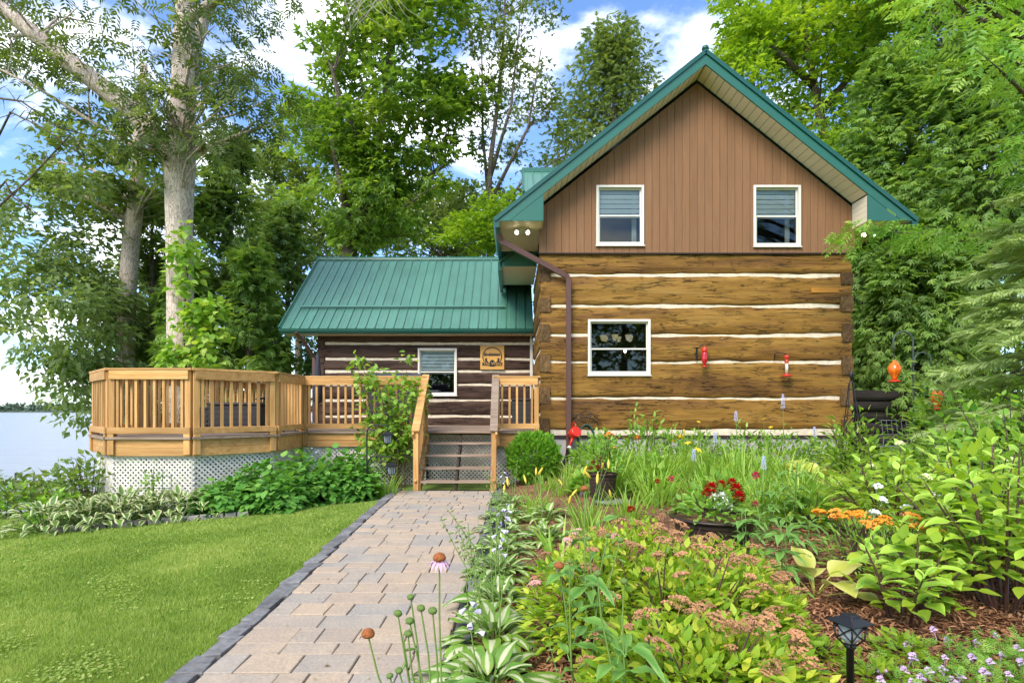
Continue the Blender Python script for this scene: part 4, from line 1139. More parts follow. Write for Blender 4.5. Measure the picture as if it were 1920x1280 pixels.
# ------------------------------------------------------------------ watering can, iron hose hanger
c = P(1076, 812, FY - 0.28)
t = thing('watering_can', 'red watering can hanging upside down beside the downspout', 'watering can', c)
ax = Vector((0.42, -0.8, 0.35)).normalized()
MB().tube([c - ax * 0.10, c - ax * 0.098, c + ax * 0.10, c + ax * 0.12], [0.085, 0.105, 0.115, 0.10], 16).build('body', M_RED, t)
MB().tube([c + Vector((-0.02, -0.02, -0.06)), c + Vector((-0.06, -0.05, -0.17)), c + Vector((-0.095, -0.07, -0.26))], [0.035, 0.022, 0.018], 8).build('spout', M_RED, t)
MB().tube([c + Vector((-0.09, -0.065, -0.25)), c + Vector((-0.105, -0.075, -0.30))], [0.025, 0.055], 12).build('rose', M_WHITE, t)
MB().tube([c + ax * 0.08 + Vector((0, 0, 0.1)), c + Vector((0.03, 0.0, 0.2)), c + Vector((0, 0.06, 0.22)), c - ax * 0.09 + Vector((0, 0, 0.1))], 0.012, 6).build('handle', M_RED, t)
c = P(1098, 790, FY - 0.13)
t = thing('hose_hanger', 'black scrolled iron hose hanger on the log wall', 'hose hanger', c)
def curl(cx, cz, r0, s, a0, turns=1.4, n=22):
    return [(c.x + cx + s * r0 * (1 - 0.8 * k / n) * math.cos(a0 + turns * 2 * math.pi * k / n), c.y, c.z + cz + r0 * (1 - 0.8 * k / n) * math.sin(a0 + turns * 2 * math.pi * k / n)) for k in range(n + 1)]
for s in (-1, 1):
    MB().tube(curl(s * 0.22, 0.09, 0.06, s, 0), 0.007, 5).build('scroll', M_BLACK, t)
    MB().tube(curl(s * 0.07, 0.12, 0.055, s, math.pi), 0.007, 5).build('scroll', M_BLACK, t)
    MB().tube([(c.x + s * 0.28, c.y, c.z + 0.03), (c.x + s * 0.14, c.y, c.z + 0.15), (c.x, c.y, c.z + 0.22)], 0.009, 5).build('frame_bar', M_BLACK, t)
arc = [(c.x + 0.28 * math.cos(a), c.y, c.z - 0.14 + 0.22 * math.sin(a)) for a in [math.pi * (0.1 + 0.8 * k / 12) for k in range(13)]]
MB().tube(arc, 0.01, 6).build('frame_bar', M_BLACK, t)
for k in range(7):
    a = math.pi * (0.2 + 0.6 * k / 6)
    MB().tube([(c.x + 0.26 * math.cos(a), c.y, c.z - 0.14 + 0.21 * math.sin(a)), (c.x + 0.12 * math.cos(a), c.y, c.z - 0.16 + 0.06 * math.sin(a))], 0.006, 5).build('spindle', M_BLACK, t)
M_HOSEG = plain('green_hose', (0.01, 0.07, 0.055), 0.5)
t2 = thing('garden_hose', 'coiled dark green hose hanging below the iron hanger', 'hose', (c.x, c.y - 0.06, c.z - 0.2))
pts = []
for k in range(150):
    a = k * 2 * math.pi / 30; j = k // 30
    pts.append((c.x + (0.17 + 0.012 * math.sin(k * .7)) * math.cos(a), c.y - 0.05 - 0.022 * (k / 30), c.z - 0.38 + (0.28 + 0.01 * j) * math.sin(a)))
MB().tube(pts, 0.014, 7).build('coil', M_HOSEG, t2)

# ------------------------------------------------------------------ obelisk trellis, retaining wall, bench, post
ob = P(1596, 0, 9.3); zb_ = gz(ob.x, 9.3); t = thing('obelisk_trellis', 'dark metal obelisk trellis rising from the leafy perennial by the house corner', 'trellis', (ob.x, 9.3, zb_))
zt_ = P(0, 698, 9.3).z
for k in range(4):
    a = k * math.pi / 2 + 0.5; v_ = Vector((math.cos(a), math.sin(a), 0))
    MB().tube([Vector((ob.x, 9.3, zb_ - 0.1)) + v_ * 0.19, Vector((ob.x, 9.3, zb_ + 1.0)) + v_ * 0.12, Vector((ob.x, 9.3, zt_ - 0.2)) + v_ * 0.04, Vector((ob.x, 9.3, zt_ - 0.12)) + v_ * 0.015], 0.008, 5).build('upright', M_BLACK, t)
for f_ in (0.35, 0.62, 0.85):
    z_ = zb_ + (zt_ - zb_) * f_; r_ = 0.19 - 0.165 * f_
    MB().tube([(ob.x + r_ * math.cos(a), 9.3 + r_ * math.sin(a), z_) for a in [2 * math.pi * k / 14 for k in range(15)]], 0.006, 5, caps=False).build('ring', M_BLACK, t)
MB().lathe([(0.012, -0.12), (0.02, -0.09), (0.035, -0.05), (0.03, -0.02), (0.008, 0.03), (0.004, 0.08)], (ob.x, 9.3, zt_), 10).build('finial', M_BLACK, t)

rw = thing('retaining_wall', 'dark stacked log retaining wall in shade beside the house', 'retaining wall', (9.6, 14.2, 0.6))
for i in range(6):
    z = 0.45 + i * 0.27
    for (xa_, xb_) in ((8.1, 9.7 + 0.2 * (i % 2)), (9.72 + 0.2 * (i % 2), 12.6)):
        MB().tube([(xa_, 14.2 + 0.02 * i, z), ((xa_ + xb_) / 2, 14.18 + 0.02 * i, z + 0.012), (xb_, 14.2 + 0.02 * i, z)], [0.135, 0.142, 0.13], 10).build('log', M_SLEEPER, rw)
    MB().tube([(8.2, 14.4, z + 0.13), (8.2, 17.4, z + 0.13)], 0.13, 10).build('log', M_SLEEPER, rw)
sx = P(1757, 800, 10.6); zb_ = gz(sx.x, 10.6)
t = thing('stone_post', 'grey weathered stump post at the edge of the shrubs', 'post', (sx.x, 10.6, zb_))
M_STONE = plain('grey_stone', (0.17, 0.165, 0.155), 0.9, var=0.35, scale=9, bmp=0.6)
q = MB().lathe([(0.14, -0.1), (0.125, 0.3), (0.12, 0.75), (0.10, 0.80)], (sx.x, 10.6, zb_), 12); q.build('shaft', M_STONE, t)
bc = P(1675, 800, 11.5); zb_ = gz(bc.x, 11.5)
t = thing('metal_rack', 'small black slatted metal rack tilted in front of the log wall', 'rack', (bc.x, 11.5, zb_))
for k in range(6):
    x_ = bc.x - 0.24 + k * 0.1
    MB().tube([(x_, 11.45, bc.z - 0.15), (x_ + 0.06, 11.6, bc.z + 0.13)], 0.009, 5).build('slat', plain('grey_rack_metal', (0.10, 0.10, 0.10), 0.4) if k == 0 else MATS['grey_rack_metal'], t)
for dx, dy, dz in ((0, -0.05, -0.15), (0.06, 0.1, 0.13)):
    MB().tube([(bc.x - 0.28 + dx, 11.5 + dy, bc.z + dz), (bc.x + 0.3 + dx, 11.5 + dy, bc.z + dz)], 0.012, 6).build('rail', MATS['grey_rack_metal'], t)
for s in (-0.22, 0.26): MB().tube([(bc.x + s, 11.46, bc.z - 0.15), (bc.x + s, 11.5, zb_ - 0.02)], 0.012, 6).build('leg', MATS['grey_rack_metal'], t)

# dock posts and dock
dk = thing('dock', 'weathered plank dock at the lake edge', 'dock', (-27, 29, LAKE))
for i in range(30):
    MB().box((-34 + i * 0.5, 27.6, LAKE + 0.5), (-33.53 + i * 0.5, 29.2, LAKE + 0.56)).build('plank', M_TREAD, dk)
for x_ in (-24.6, -23.7):
    q = MB().tube([(x_, 28.2, LAKE - 0.5), (x_, 28.2, LAKE + 1.6)], 0.045, 8).build('post', M_BLACK, dk)
# flagstones
FL = ['grey flagstone beside the golden-green hosta', 'grey flagstone in front of the wispy ornamental grass', 'grey flagstone in front of the metal rack', 'grey flagstone below the dark retaining wall', 'grey flagstone at the foot of the obelisk trellis', 'grey flagstone under the smaller flower pot']
rf = random.Random(9)
for (px_, py_, w_, d_) in ((1530, 893, 0.8, 0.5), (1545, 915, 0.6, 0.45), (1650, 858, 0.9, 0.5), (1690, 842, 0.8, 0.5), (1620, 880, 0.7, 0.4), (1150, 935, 0.5, 0.35)):
    Yg = (EYE - 0.28) * FPX / (py_ - HOR); c = P(px_, py_, Yg); z_ = gz(c.x, Yg) + 0.035
    pts = [(c.x + w_ / 2 * (1 + rf.uniform(-.15, .15)) * math.cos(a), Yg + d_ / 2 * (1 + rf.uniform(-.15, .15)) * math.sin(a), z_) for a in [2 * math.pi * k / 8 for k in range(8)]]
    prop(MB().prism(pts, (0, 0, 0.035)).build('flagstone', M_STONE, bevel=0.008), FL.pop(0), 'flagstone', 'flagstones in the garden')

# ------------------------------------------------------------------ foliage machinery
def T_diamond(fold=0.10, droop=0.06):
    return np.array([(0, 0, 0), (0.5, 0.42, fold), (0, 1, -droop), (-0.5, 0.42, fold)], float), [(0, 1, 2), (0, 2, 3)]
def T_leaf(fold=0.12, droop=0.18, wpos=0.42):
    ts = [0, 0.2, wpos, 0.75, 1.0]; ws = [0, 0.40, 0.5, 0.28, 0]
    v = []; c = []; l = []; r = []
    for t, w_ in zip(ts, ws):
        z = -droop * t * t
        c.append(len(v)); v.append((0, t, z))
        if 0 < w_:
            l.append(len(v)); v.append((-w_, t, z + fold * w_)); r.append(len(v)); v.append((w_, t, z + fold * w_))
    f = [(c[0], r[0], c[1]), (c[0], c[1], l[0]), (c[1], r[0], r[1], c[2]), (c[1], c[2], l[1], l[0]),
         (c[2], r[1], r[2], c[3]), (c[2], c[3], l[2], l[1]), (c[3], r[2], c[4]), (c[3], c[4], l[2])]
    return np.array(v, float), f
def T_multi(parts):
    """several diamonds: (bx,by,angle,len,wid,z)"""
    V_ = []; F_ = []
    d, f = T_diamond(0.08, 0.12)
    for bx, by, a, L, W_, z in parts:
        q = d * np.array([W_, L, L]); ca, sa = math.cos(a), math.sin(a)
        x = q[:, 0] * ca + q[:, 1] * sa + bx; y = -q[:, 0] * sa + q[:, 1] * ca + by
        b = sum(len(k) for k in V_)
        V_.append(np.stack([x, y, q[:, 2] + z], 1)); F_ += [tuple(i + b for i in t) for t in f]
    return np.concatenate(V_), F_
T_D = T_diamond()
T_L = T_leaf()
T_MAPLE = T_multi([(0, 0, -1.0, 0.6, 0.34, 0), (0, 0, 0.0, 0.95, 0.4, 0.0), (0, 0, 1.0, 0.6, 0.34, 0)])
T_FROND = T_multi([(0, 0, 0, 1.0, 0.2, 0), (0, 0.15, 0.7, 0.55, 0.16, 0), (0, 0.15, -0.7, 0.55, 0.16, 0), (0, 0.42, 0.6, 0.4, 0.13, -0.02), (0, 0.42, -0.6, 0.4, 0.13, -0.02)])
T_PINN = T_multi([(0, 0.75, 0, 0.36, 0.13, -0.08)] + [(0, t, s * 0.85, 0.34, 0.12, -0.08 * t) for t in (0.15, 0.35, 0.55, 0.75) for s in (-1, 1)])

def foliage(name, T, pos, d, up, length, width, tint, mat, parent=None, kind='stuff', base=None, me_only=False):
    """one mesh holding many leaves; all arrays (N,...) in world coordinates"""
    tv, tf = T; Nn = len(pos); k = len(tv)
    d = d / np.maximum(np.linalg.norm(d, axis=1, keepdims=True), 1e-6)
    x = np.cross(d, up); x /= np.maximum(np.linalg.norm(x, axis=1, keepdims=True), 1e-6)
    z = np.cross(x, d)
    L = np.broadcast_to(np.asarray(length, float), (Nn,)); W_ = np.broadcast_to(np.asarray(width, float), (Nn,))
    vv = (tv[None, :, 0, None] * W_[:, None, None] * x[:, None, :] + tv[None, :, 1, None] * L[:, None, None] * d[:, None, :]
          + tv[None, :, 2, None] * L[:, None, None] * z[:, None, :] + pos[:, None, :])
    b = np.array(base if base is not None else (WL[parent.name] if parent is not None else (0, 0, 0)), float)
    vv = (vv - b).reshape(-1, 3)
    me = bpy.data.meshes.new(name)
    ls = np.array([len(f) for f in tf]); flat = np.concatenate([np.array(f) for f in tf])
    loops = (flat[None, :] + (np.arange(Nn) * k)[:, None]).ravel()
    sizes = np.tile(ls, Nn); starts = np.concatenate([[0], np.cumsum(sizes)[:-1]])
    me.vertices.add(len(vv)); me.vertices.foreach_set('co', vv.ravel().astype(np.float32))
    me.loops.add(len(loops)); me.loops.foreach_set('vertex_index', loops.astype(np.int32))
    me.polygons.add(len(sizes)); me.polygons.foreach_set('loop_start', starts.astype(np.int32)); me.polygons.foreach_set('loop_total', sizes.astype(np.int32))
    at = me.attributes.new('tint', 'FLOAT', 'POINT'); at.data.foreach_set('value', np.repeat(np.clip(tint, 0, 1), k).astype(np.float32))
    me.update(calc_edges=True)
    me.materials.append(mat)
    if me_only: return me
    o = link_mesh(me, name, None, parent)
    if kind: o['kind'] = kind
    return o

def unit(rng, n):
    v = rng.normal(size=(n, 3)); return v / np.linalg.norm(v, axis=1, keepdims=True)

def clump_leaves(rng, centers, radii, per, flat=0.55, out_from=None, droop=0.25, tilt=0.7):
    """positions, directions, ups for leaves gathered round clump centres"""
    centers = np.asarray(centers, float); radii = np.asarray(radii, float)
    idx = np.repeat(np.arange(len(centers)), per); n = len(idx)
    off = unit(rng, n) * (rng.random(n) ** 0.45)[:, None]
    off[:, 2] *= flat
    # dome shape: push towards an upper shell
    off[:, 2] += 0.12 * (1 - off[:, 0] ** 2 - off[:, 1] ** 2)
    pos = centers[idx] + off * radii[idx][:, None]
    d = off * np.array([1, 1, 0.3]) + unit(rng, n) * 0.6
    if out_from is not None:
        o = centers[idx] - np.asarray(out_from); o /= np.maximum(np.linalg.norm(o, axis=1, keepdims=True), 1e-6); d += o * 0.4
    d[:, 2] -= droop
    up = np.array([0, 0, 1.0]) + unit(rng, n) * tilt
    return pos, d, up, idx

def ell_clumps(rng, c, r, n, inner=0.35, cut=-1.0, taper=0.0):
    """clump centres in an ellipsoid, biased to its outside; taper narrows the top"""
    out_ = []
    while len(out_) < n:
        v = unit(rng, 1)[0] * (inner + (1 - inner) * rng.random() ** 0.6)
        if v[2] < cut: continue
        k = 1 - taper * (v[2] * 0.5 + 0.5)
        out_.append((c[0] + v[0] * r[0] * k, c[1] + v[1] * r[1] * k, c[2] + v[2] * r[2]))
    return np.array(out_)

def bark(name, lo, hi, scale=7):
    m, t, b = newmat(name)
    v = coords(t, (1, 1, 0.34)); f = noise_n(t, v, scale * 3.2, 8, 0.7, 1.2); f2 = noise_n(t, coords(t, (1, 1, 0.5)), 1.6, 3)
    c = mixcol(t, 1.0, ramp(t, [(0.40, lo), (0.55, hi)], f), ramp(t, [(0.3, (0.75, 0.72, 0.7)), (0.7, (1.15, 1.12, 1.08))], f2), 'MULTIPLY')
    t.links.new(c, b.inputs['Base Color']); b.inputs['Roughness'].default_value = 0.95; b.inputs['Specular IOR Level'].default_value = 0.1
    bump(t, b, f, 1.0, 0.05); return m
B_PALE = bark('pale_bark', (0.36, 0.27, 0.21), (0.74, 0.64, 0.55))
B_GREY = bark('grey_bark', (0.07, 0.055, 0.043), (0.22, 0.18, 0.145))
B_TWIG = plain('twig_bark', (0.075, 0.05, 0.032), 0.9)

L_MAPLE = leafmat('maple_leaf', (0.08, 0.155, 0.02), (0.17, 0.29, 0.035), (0.33, 0.43, 0.06), 0.5)
L_ASH = leafmat('ash_leaf', (0.07, 0.11, 0.028), (0.13, 0.185, 0.045), (0.24, 0.29, 0.08), 0.5)
L_OAK = leafmat('oak_leaf', (0.1, 0.155, 0.045), (0.18, 0.25, 0.07), (0.29, 0.36, 0.11), 0.5)
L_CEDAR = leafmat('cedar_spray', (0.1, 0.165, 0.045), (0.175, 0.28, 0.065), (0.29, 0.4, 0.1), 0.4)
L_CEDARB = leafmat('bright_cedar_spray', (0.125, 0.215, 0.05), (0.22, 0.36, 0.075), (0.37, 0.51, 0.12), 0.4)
L_WILLOW = leafmat('greyish_leaf', (0.12, 0.18, 0.07), (0.2, 0.28, 0.1), (0.31, 0.39, 0.15), 0.5)
L_SPRUCE = leafmat('blue_green_needle', (0.28, 0.4, 0.13), (0.44, 0.57, 0.22), (0.6, 0.7, 0.36), 0.26)
L_LIME = leafmat('lime_leaf', (0.19, 0.32, 0.025), (0.33, 0.48, 0.04), (0.52, 0.6, 0.07), 0.5)
L_SPIREA = leafmat('golden_spirea_leaf', (0.15, 0.3, 0.02), (0.34, 0.49, 0.035), (0.62, 0.63, 0.07), 0.41)
L_HYD = leafmat('hydrangea_leaf', (0.06, 0.18, 0.03), (0.12, 0.31, 0.045), (0.24, 0.44, 0.08), 0.36)
L_GRASSY = leafmat('strap_leaf', (0.16, 0.31, 0.035), (0.29, 0.49, 0.065), (0.5, 0.62, 0.14), 0.41)
L_LAWN = leafmat('lawn_blade', (0.165, 0.25, 0.035), (0.275, 0.4, 0.065), (0.5, 0.54, 0.17), 0.41, 0.6)
L_BALL = leafmat('ball_cedar_spray', (0.08, 0.22, 0.02), (0.18, 0.42, 0.03), (0.36, 0.58, 0.06), 0.36)
L_VINE = leafmat('vine_leaf', (0.11, 0.23, 0.03), (0.23, 0.41, 0.05), (0.46, 0.57, 0.12), 0.46)
L_GREEN = leafmat('mid_green_leaf', (0.12, 0.28, 0.04), (0.24, 0.44, 0.06), (0.42, 0.58, 0.12), 0.41)

TRI = [0]
def tree(name, label, x, y, pts, rad, clumps, crad, per, T, leaf, mat, bark_m, seed, droop=0.25, flat=0.55, group=None, limbs=(), tint=(0.45, 0.22), nbranch=1.0, z=None, tilt=0.7, tints=None, start=0.25):
    """trunk polyline (world), extra limbs [(pts, radii)], clumps hung on thin branches"""
    rng = np.random.default_rng(seed)
    z = gz(x, y) if z is None else z
    root = thing(name, label, 'tree', (x, y, z), group)
    tr = MB(); tr.tube(pts, rad, 12)
    P3 = [Vector(p) for p in pts]
    skel = [(P3, rad)]
    for lp, lr in limbs:
        tr.tube(lp, lr, 9); skel.append(([Vector(p) for p in lp], lr))
    tr.build('trunk', bark_m, root)
    br = MB()
    allp = []
    for pl, rd in skel:
        for i in range(len(pl) - 1):
            for k in range(5):
                t_ = k / 5; allp.append((pl[i].lerp(pl[i+1], t_), rd[i] * (1 - t_) + rd[i+1] * t_))
    zt0 = P3[0].z + (P3[-1].z - P3[0].z) * start
    cand = [a for a in allp if a[0].z > zt0] or allp
    for c in clumps:
        if rng.random() > nbranch: continue
        c = Vector(c)
        def cost(a):
            h = math.hypot(a[0].x - c.x, a[0].y - c.y); return (a[0] - c).length + max(0, (a[0].z - (c.z - 0.45 * h))) * 1.5
        a, ra = min(cand, key=cost)
        L = (c - a).length
        if L < 0.2: continue
        r0 = min(ra * 0.55, 0.014 * L + 0.012)
        mid = a.lerp(c, 0.5) + Vector((rng.normal() * .06 * L, rng.normal() * .06 * L, 0.06 * L + rng.normal() * .04 * L))
        br.tube([a, a.lerp(mid, .55) + Vector((0, 0, 0.02 * L)), mid, mid.lerp(c, .6) + Vector((0, 0, .01 * L)), c], [r0, r0 * .8, r0 * .6, r0 * .42, r0 * .2], 5, caps=False)
    if br.v: prop(br.build('branches', bark_m, root), kind='stuff')
    cen = np.array(pts[len(pts) // 2])
    pos, d, up, idx = clump_leaves(rng, clumps, crad if hasattr(crad, '__len__') else np.full(len(clumps), crad) * rng.uniform(0.7, 1.3, len(clumps)), per, flat, cen, droop, tilt)
    ct = rng.normal(tint[0], tint[1] * 0.8, len(clumps))
    if tints is not None: ct = ct + tints
    tn = ct[idx] + rng.normal(0, tint[1] * 0.7, len(pos))
    sz = rng.uniform(0.7, 1.25, len(pos))
    foliage('crown', T, pos, d, up, leaf[0] * sz, leaf[1] * sz, tn, mat, root)
    TRI[0] += len(pos) * len(T[1])
    return root

def polyline(*p): return [tuple(q) for q in p]
def pp(*a): return [tuple(P(x, y, Y)) for x, y, Y in a]

# ------------------------------------------------------------------ the big pale-barked tree behind the deck
rng = np.random.default_rng(21)
tp = pp((340, 860, 14), (341, 690, 14), (338, 560, 14), (336, 420, 14), (337, 300, 14), (342, 180, 14), (346, 60, 14.1), (352, -80, 14.2), (362, -260, 14.3))
tr_ = [0.40, 0.34, 0.305, 0.305, 0.36, 0.27, 0.235, 0.2, 0.13]
l1 = pp((332, 310, 14), (300, 265, 13.9), (255, 215, 13.8), (200, 170, 13.6), (120, 110, 13.4), (40, 45, 13.2), (-60, -30, 13.0), (-200, -140, 12.8))
l2 = pp((350, 200, 14.1), (365, 90, 14.6), (385, 30, 15), (430, -60, 15.5), (500, -160, 16))
l3 = pp((310, 290, 13.9), (240, 270, 13.6), (150, 215, 13.2), (70, 165, 12.9), (0, 130, 12.6))
l4 = pp((346, 40, 14.1), (420, -10, 13.6), (520, -60, 13), (620, -70, 12.5), (700, -40, 12.2))
limbs = [(l1, [0.30, 0.26, 0.24, 0.22, 0.20, 0.17, 0.14, 0.09]), (l2, [0.2, 0.16, 0.13, 0.1, 0.06]), (l3, [0.05, 0.045, 0.04, 0.03, 0.02]), (l4, [0.12, 0.1, 0.08, 0.06, 0.035])]
cl = []
def addpx(n, x0, x1, y0, y1, Y0, Y1):
    for _ in range(n):
        Y = rng.uniform(Y0, Y1); cl.append(tuple(P(rng.uniform(x0, x1), rng.uniform(y0, y1), Y)))
addpx(20, -40, 300, -60, 130, 12, 15); addpx(14, 60, 330, 90, 230, 12, 14.5); addpx(20, 370, 540, -60, 200, 13, 16)
addpx(12, 390, 530, 160, 300, 13, 15.5); addpx(14, 250, 420, 160, 270, 12.6, 13.6); addpx(12, 280, 480, -120, 60, 12, 16); addpx(6, 180, 330, 230, 310, 12.5, 14)
tree('big_ash_tree', 'big pale-barked tree with a forked trunk and thick slanting limb behind the deck', tp[0][0], 14, tp, tr_, np.array(cl), 0.72, 15, T_PINN, (0.40, 0.50), L_ASH, B_PALE, 22, droop=0.75, flat=0.8, limbs=limbs, z=gz(tp[0][0], 14), tint=(0.33, 0.2))
# bare drooping twigs high above the wing roof belong to the same tree's long limb: a dead branch hanging there
q = MB(); r2 = random.Random(4)
for k in range(26):
    x0 = r2.uniform(640, 740); p0 = P(x0, r2.uniform(-40, 0), 12.3); pts = [p0]; d0 = Vector((r2.uniform(-.25, .1), 0, -0.16))
    for j in range(5):
        pts.append(pts[-1] + d0 * r2.uniform(.6, 1.1) + Vector((r2.uniform(-.06, .06), r2.uniform(-.06, .06), 0))); d0.x += r2.uniform(-.07, .1)
    q.tube(pts, [0.009, 0.008, 0.006, 0.005, 0.004, 0.002], 4, caps=False)
M_DEAD = plain('dead_twig', (0.42, 0.36, 0.30), 0.9)
tw = prop(q.build('dead_branch', M_DEAD), 'pale bare drooping dead twigs hanging above the wing roof', 'dead branch', kind='stuff')

# second pale trunk and grey-green tree at the lake side
t2p = pp((232, 860, 18), (236, 690, 18), (238, 560, 18), (246, 450, 18), (254, 390, 18), (262, 250, 18), (270, 120, 18))
rng = np.random.default_rng(31); cl = []
addpx(16, 60, 330, 200, 350, 16.5, 20); addpx(12, 150, 340, 330, 430, 17, 20)
tree('slim_ash_tree', 'slimmer pale trunk standing behind the big tree and the deck corner', t2p[0][0], 18, t2p, [0.33, 0.28, 0.25, 0.25, 0.23, 0.17, 0.1], np.array(cl), 0.9, 70, T_MAPLE, (0.26, 0.26), L_OAK, B_PALE, 32, droop=0.4, tint=(0.4, 0.2), start=0.5)

rng = np.random.default_rng(41); cl = []
addpx(20, -120, 180, 330, 520, 15, 20); addpx(20, -160, 200, 500, 640, 15, 20); addpx(8, 40, 215, 620, 690, 16.5, 18.5); addpx(5, 120, 210, 690, 745, 17, 18); addpx(2, 160, 200, 765, 790, 17, 17.5); addpx(12, 100, 230, 440, 660, 17, 19)
tp = pp((-190, 1050, 18), (-170, 800, 18), (-120, 600, 18), (-60, 450, 18), (-10, 330, 18))
tree('lakeside_tree', 'broad grey-green tree overhanging the lake left of the deck', tp[0][0], 18, tp, [0.35, 0.32, 0.25, 0.16, 0.06], np.array(cl), 1.0, 150, T_D, (0.24, 0.13), L_WILLOW, B_GREY, 42, droop=0.45, flat=0.6, tint=(0.42, 0.2), nbranch=0.0)
# bare branches of a leaning tree at the left edge
q = MB(); r2 = random.Random(14)
bt = thing('bare_tree', 'thin leaning tree with sparse bare branches at the lake side', 'tree', (P(-60, 900, 15).x, 15, gz(P(-60, 900, 15).x, 15)))
q.tube(pp((-160, 1000, 15), (-120, 700, 15), (-60, 480, 15), (-40, 300, 15)), [0.12, 0.1, 0.08, 0.04], 8); q.build('trunk', B_GREY, bt)
q = MB()
for (a, b, c_, e) in (((-38, 420), (60, 330), (130, 255), (158, 290)), ((-40, 330), (20, 210), (80, 240), (165, 300)), ((-35, 180), (40, 190), (110, 240), (190, 260)), ((-40, 400), (10, 340), (25, 370), (70, 400)), ((-38, 150), (30, 80), (90, 120), (160, 140))):
    pts = pp((*a, 15), (*b, 14.7), (*c_, 14.5), (*e, 14.4)); q.tube(pts, [0.03, 0.025, 0.018, 0.01], 6)
    for k in range(14):
        i = r2.randrange(3); s0 = Vector(pts[i]).lerp(Vector(pts[i+1]), r2.random()); dd = Vector((r2.uniform(-.5, .5), r2.uniform(-.3, .3), r2.uniform(-.3, .6)))
        q.tube([s0, s0 + dd * .6, s0 + dd * 1.1 + Vector((0, 0, -.12))], [0.012, 0.008, 0.003], 4, caps=False)
prop(q.build('branches', B_GREY, bt), kind='stuff')

# ------------------------------------------------------------------ cedars, maples and other trees
def cedar(label, px, Y, top_py, half_px, mat, seed, n=70, per=90, bottom=None, group=None, name='cedar_tree', leaf=(0.34, 0.36), power=0.75, tint=(0.42, 0.22)):
    rng = np.random.default_rng(seed)
    b = P(px, 0, Y); zb = gz(b.x, Y); zt = P(px, top_py, Y).z; Rr = half_px * Y / FPX
    cl = []; cr = []
    z0 = zb + 0.3 if bottom is None else P(0, bottom, Y).z
    for i in range(n):
        t = rng.random() ** 0.9; zz = z0 + (zt - z0) * t
        rad = Rr * (1 - t) ** power * (0.55 + 0.45 * rng.random()) + 0.1
        a = rng.random() * 2 * math.pi
        cl.append((b.x + rad * math.cos(a), Y + rad * math.sin(a), zz)); cr.append(0.55 + 0.3 * (1 - t))
    cl += [(b.x, Y, zt - 0.3), (b.x, Y, zt - 0.9)]; cr += [0.35, 0.5]
    return tree(name, label, b.x, Y, [(b.x, Y, zb - 0.2), (b.x, Y, zb + (zt - zb) * .5), (b.x, Y, zt - 0.2)], [0.2, 0.12, 0.03], np.array(cl), np.array(cr) * Rr / 2.4 * 1.15, per, T_FROND, leaf, mat, B_GREY, seed, droop=0.65, flat=0.75, group=group, tint=tint, start=0.05)
GL = 'dark cedars behind the deck'
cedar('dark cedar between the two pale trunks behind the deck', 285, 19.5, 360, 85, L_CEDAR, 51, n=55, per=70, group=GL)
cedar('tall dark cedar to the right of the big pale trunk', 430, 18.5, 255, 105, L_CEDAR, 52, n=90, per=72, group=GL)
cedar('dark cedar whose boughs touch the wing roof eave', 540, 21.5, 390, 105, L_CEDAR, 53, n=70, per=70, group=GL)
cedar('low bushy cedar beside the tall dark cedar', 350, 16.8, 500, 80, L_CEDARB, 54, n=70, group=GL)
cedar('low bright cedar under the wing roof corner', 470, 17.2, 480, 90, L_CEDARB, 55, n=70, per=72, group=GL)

def broadleaf(name, label, px, Y, crowns, mat, seed, trunk_px, leaf, n, per, T=T_MAPLE, crad=1.0, bark_m=None, limbs=(), tint=(0.45, 0.22), flat=0.5, group=None, trad=0.25, droop=0.25, nbranch=0.8):
    rng = np.random.default_rng(seed); cl = []; tot = sum(c[4] for c in crowns)
    for (cx, cy, rx, ry, wgt) in crowns:
        c = P(cx, cy, Y); k = Y / FPX
        cl.append(ell_clumps(rng, c, (rx * k, rx * k * 0.8, ry * k), int(n * wgt / tot)))
    cl = np.concatenate(cl)
    tp = pp(*[(x_, y_, Y) for x_, y_ in trunk_px])
    zb = gz(tp[0][0], Y); tp[0] = (tp[0][0], Y, min(zb - 0.2, tp[0][2]))
    tr_ = [trad * (1 - 0.85 * i / (len(tp) - 1)) for i in range(len(tp))]
    lm = [(pp(*[(a, b, Y + dy) for a, b, dy in l]), [trad * f_ for f_ in np.linspace(0.5, 0.12, len(l))]) for l in limbs]
    return tree(name, label, tp[0][0], Y, tp, tr_, cl, crad, per, T, leaf, mat, bark_m or B_GREY, seed, droop, flat, group, lm, tint, nbranch)

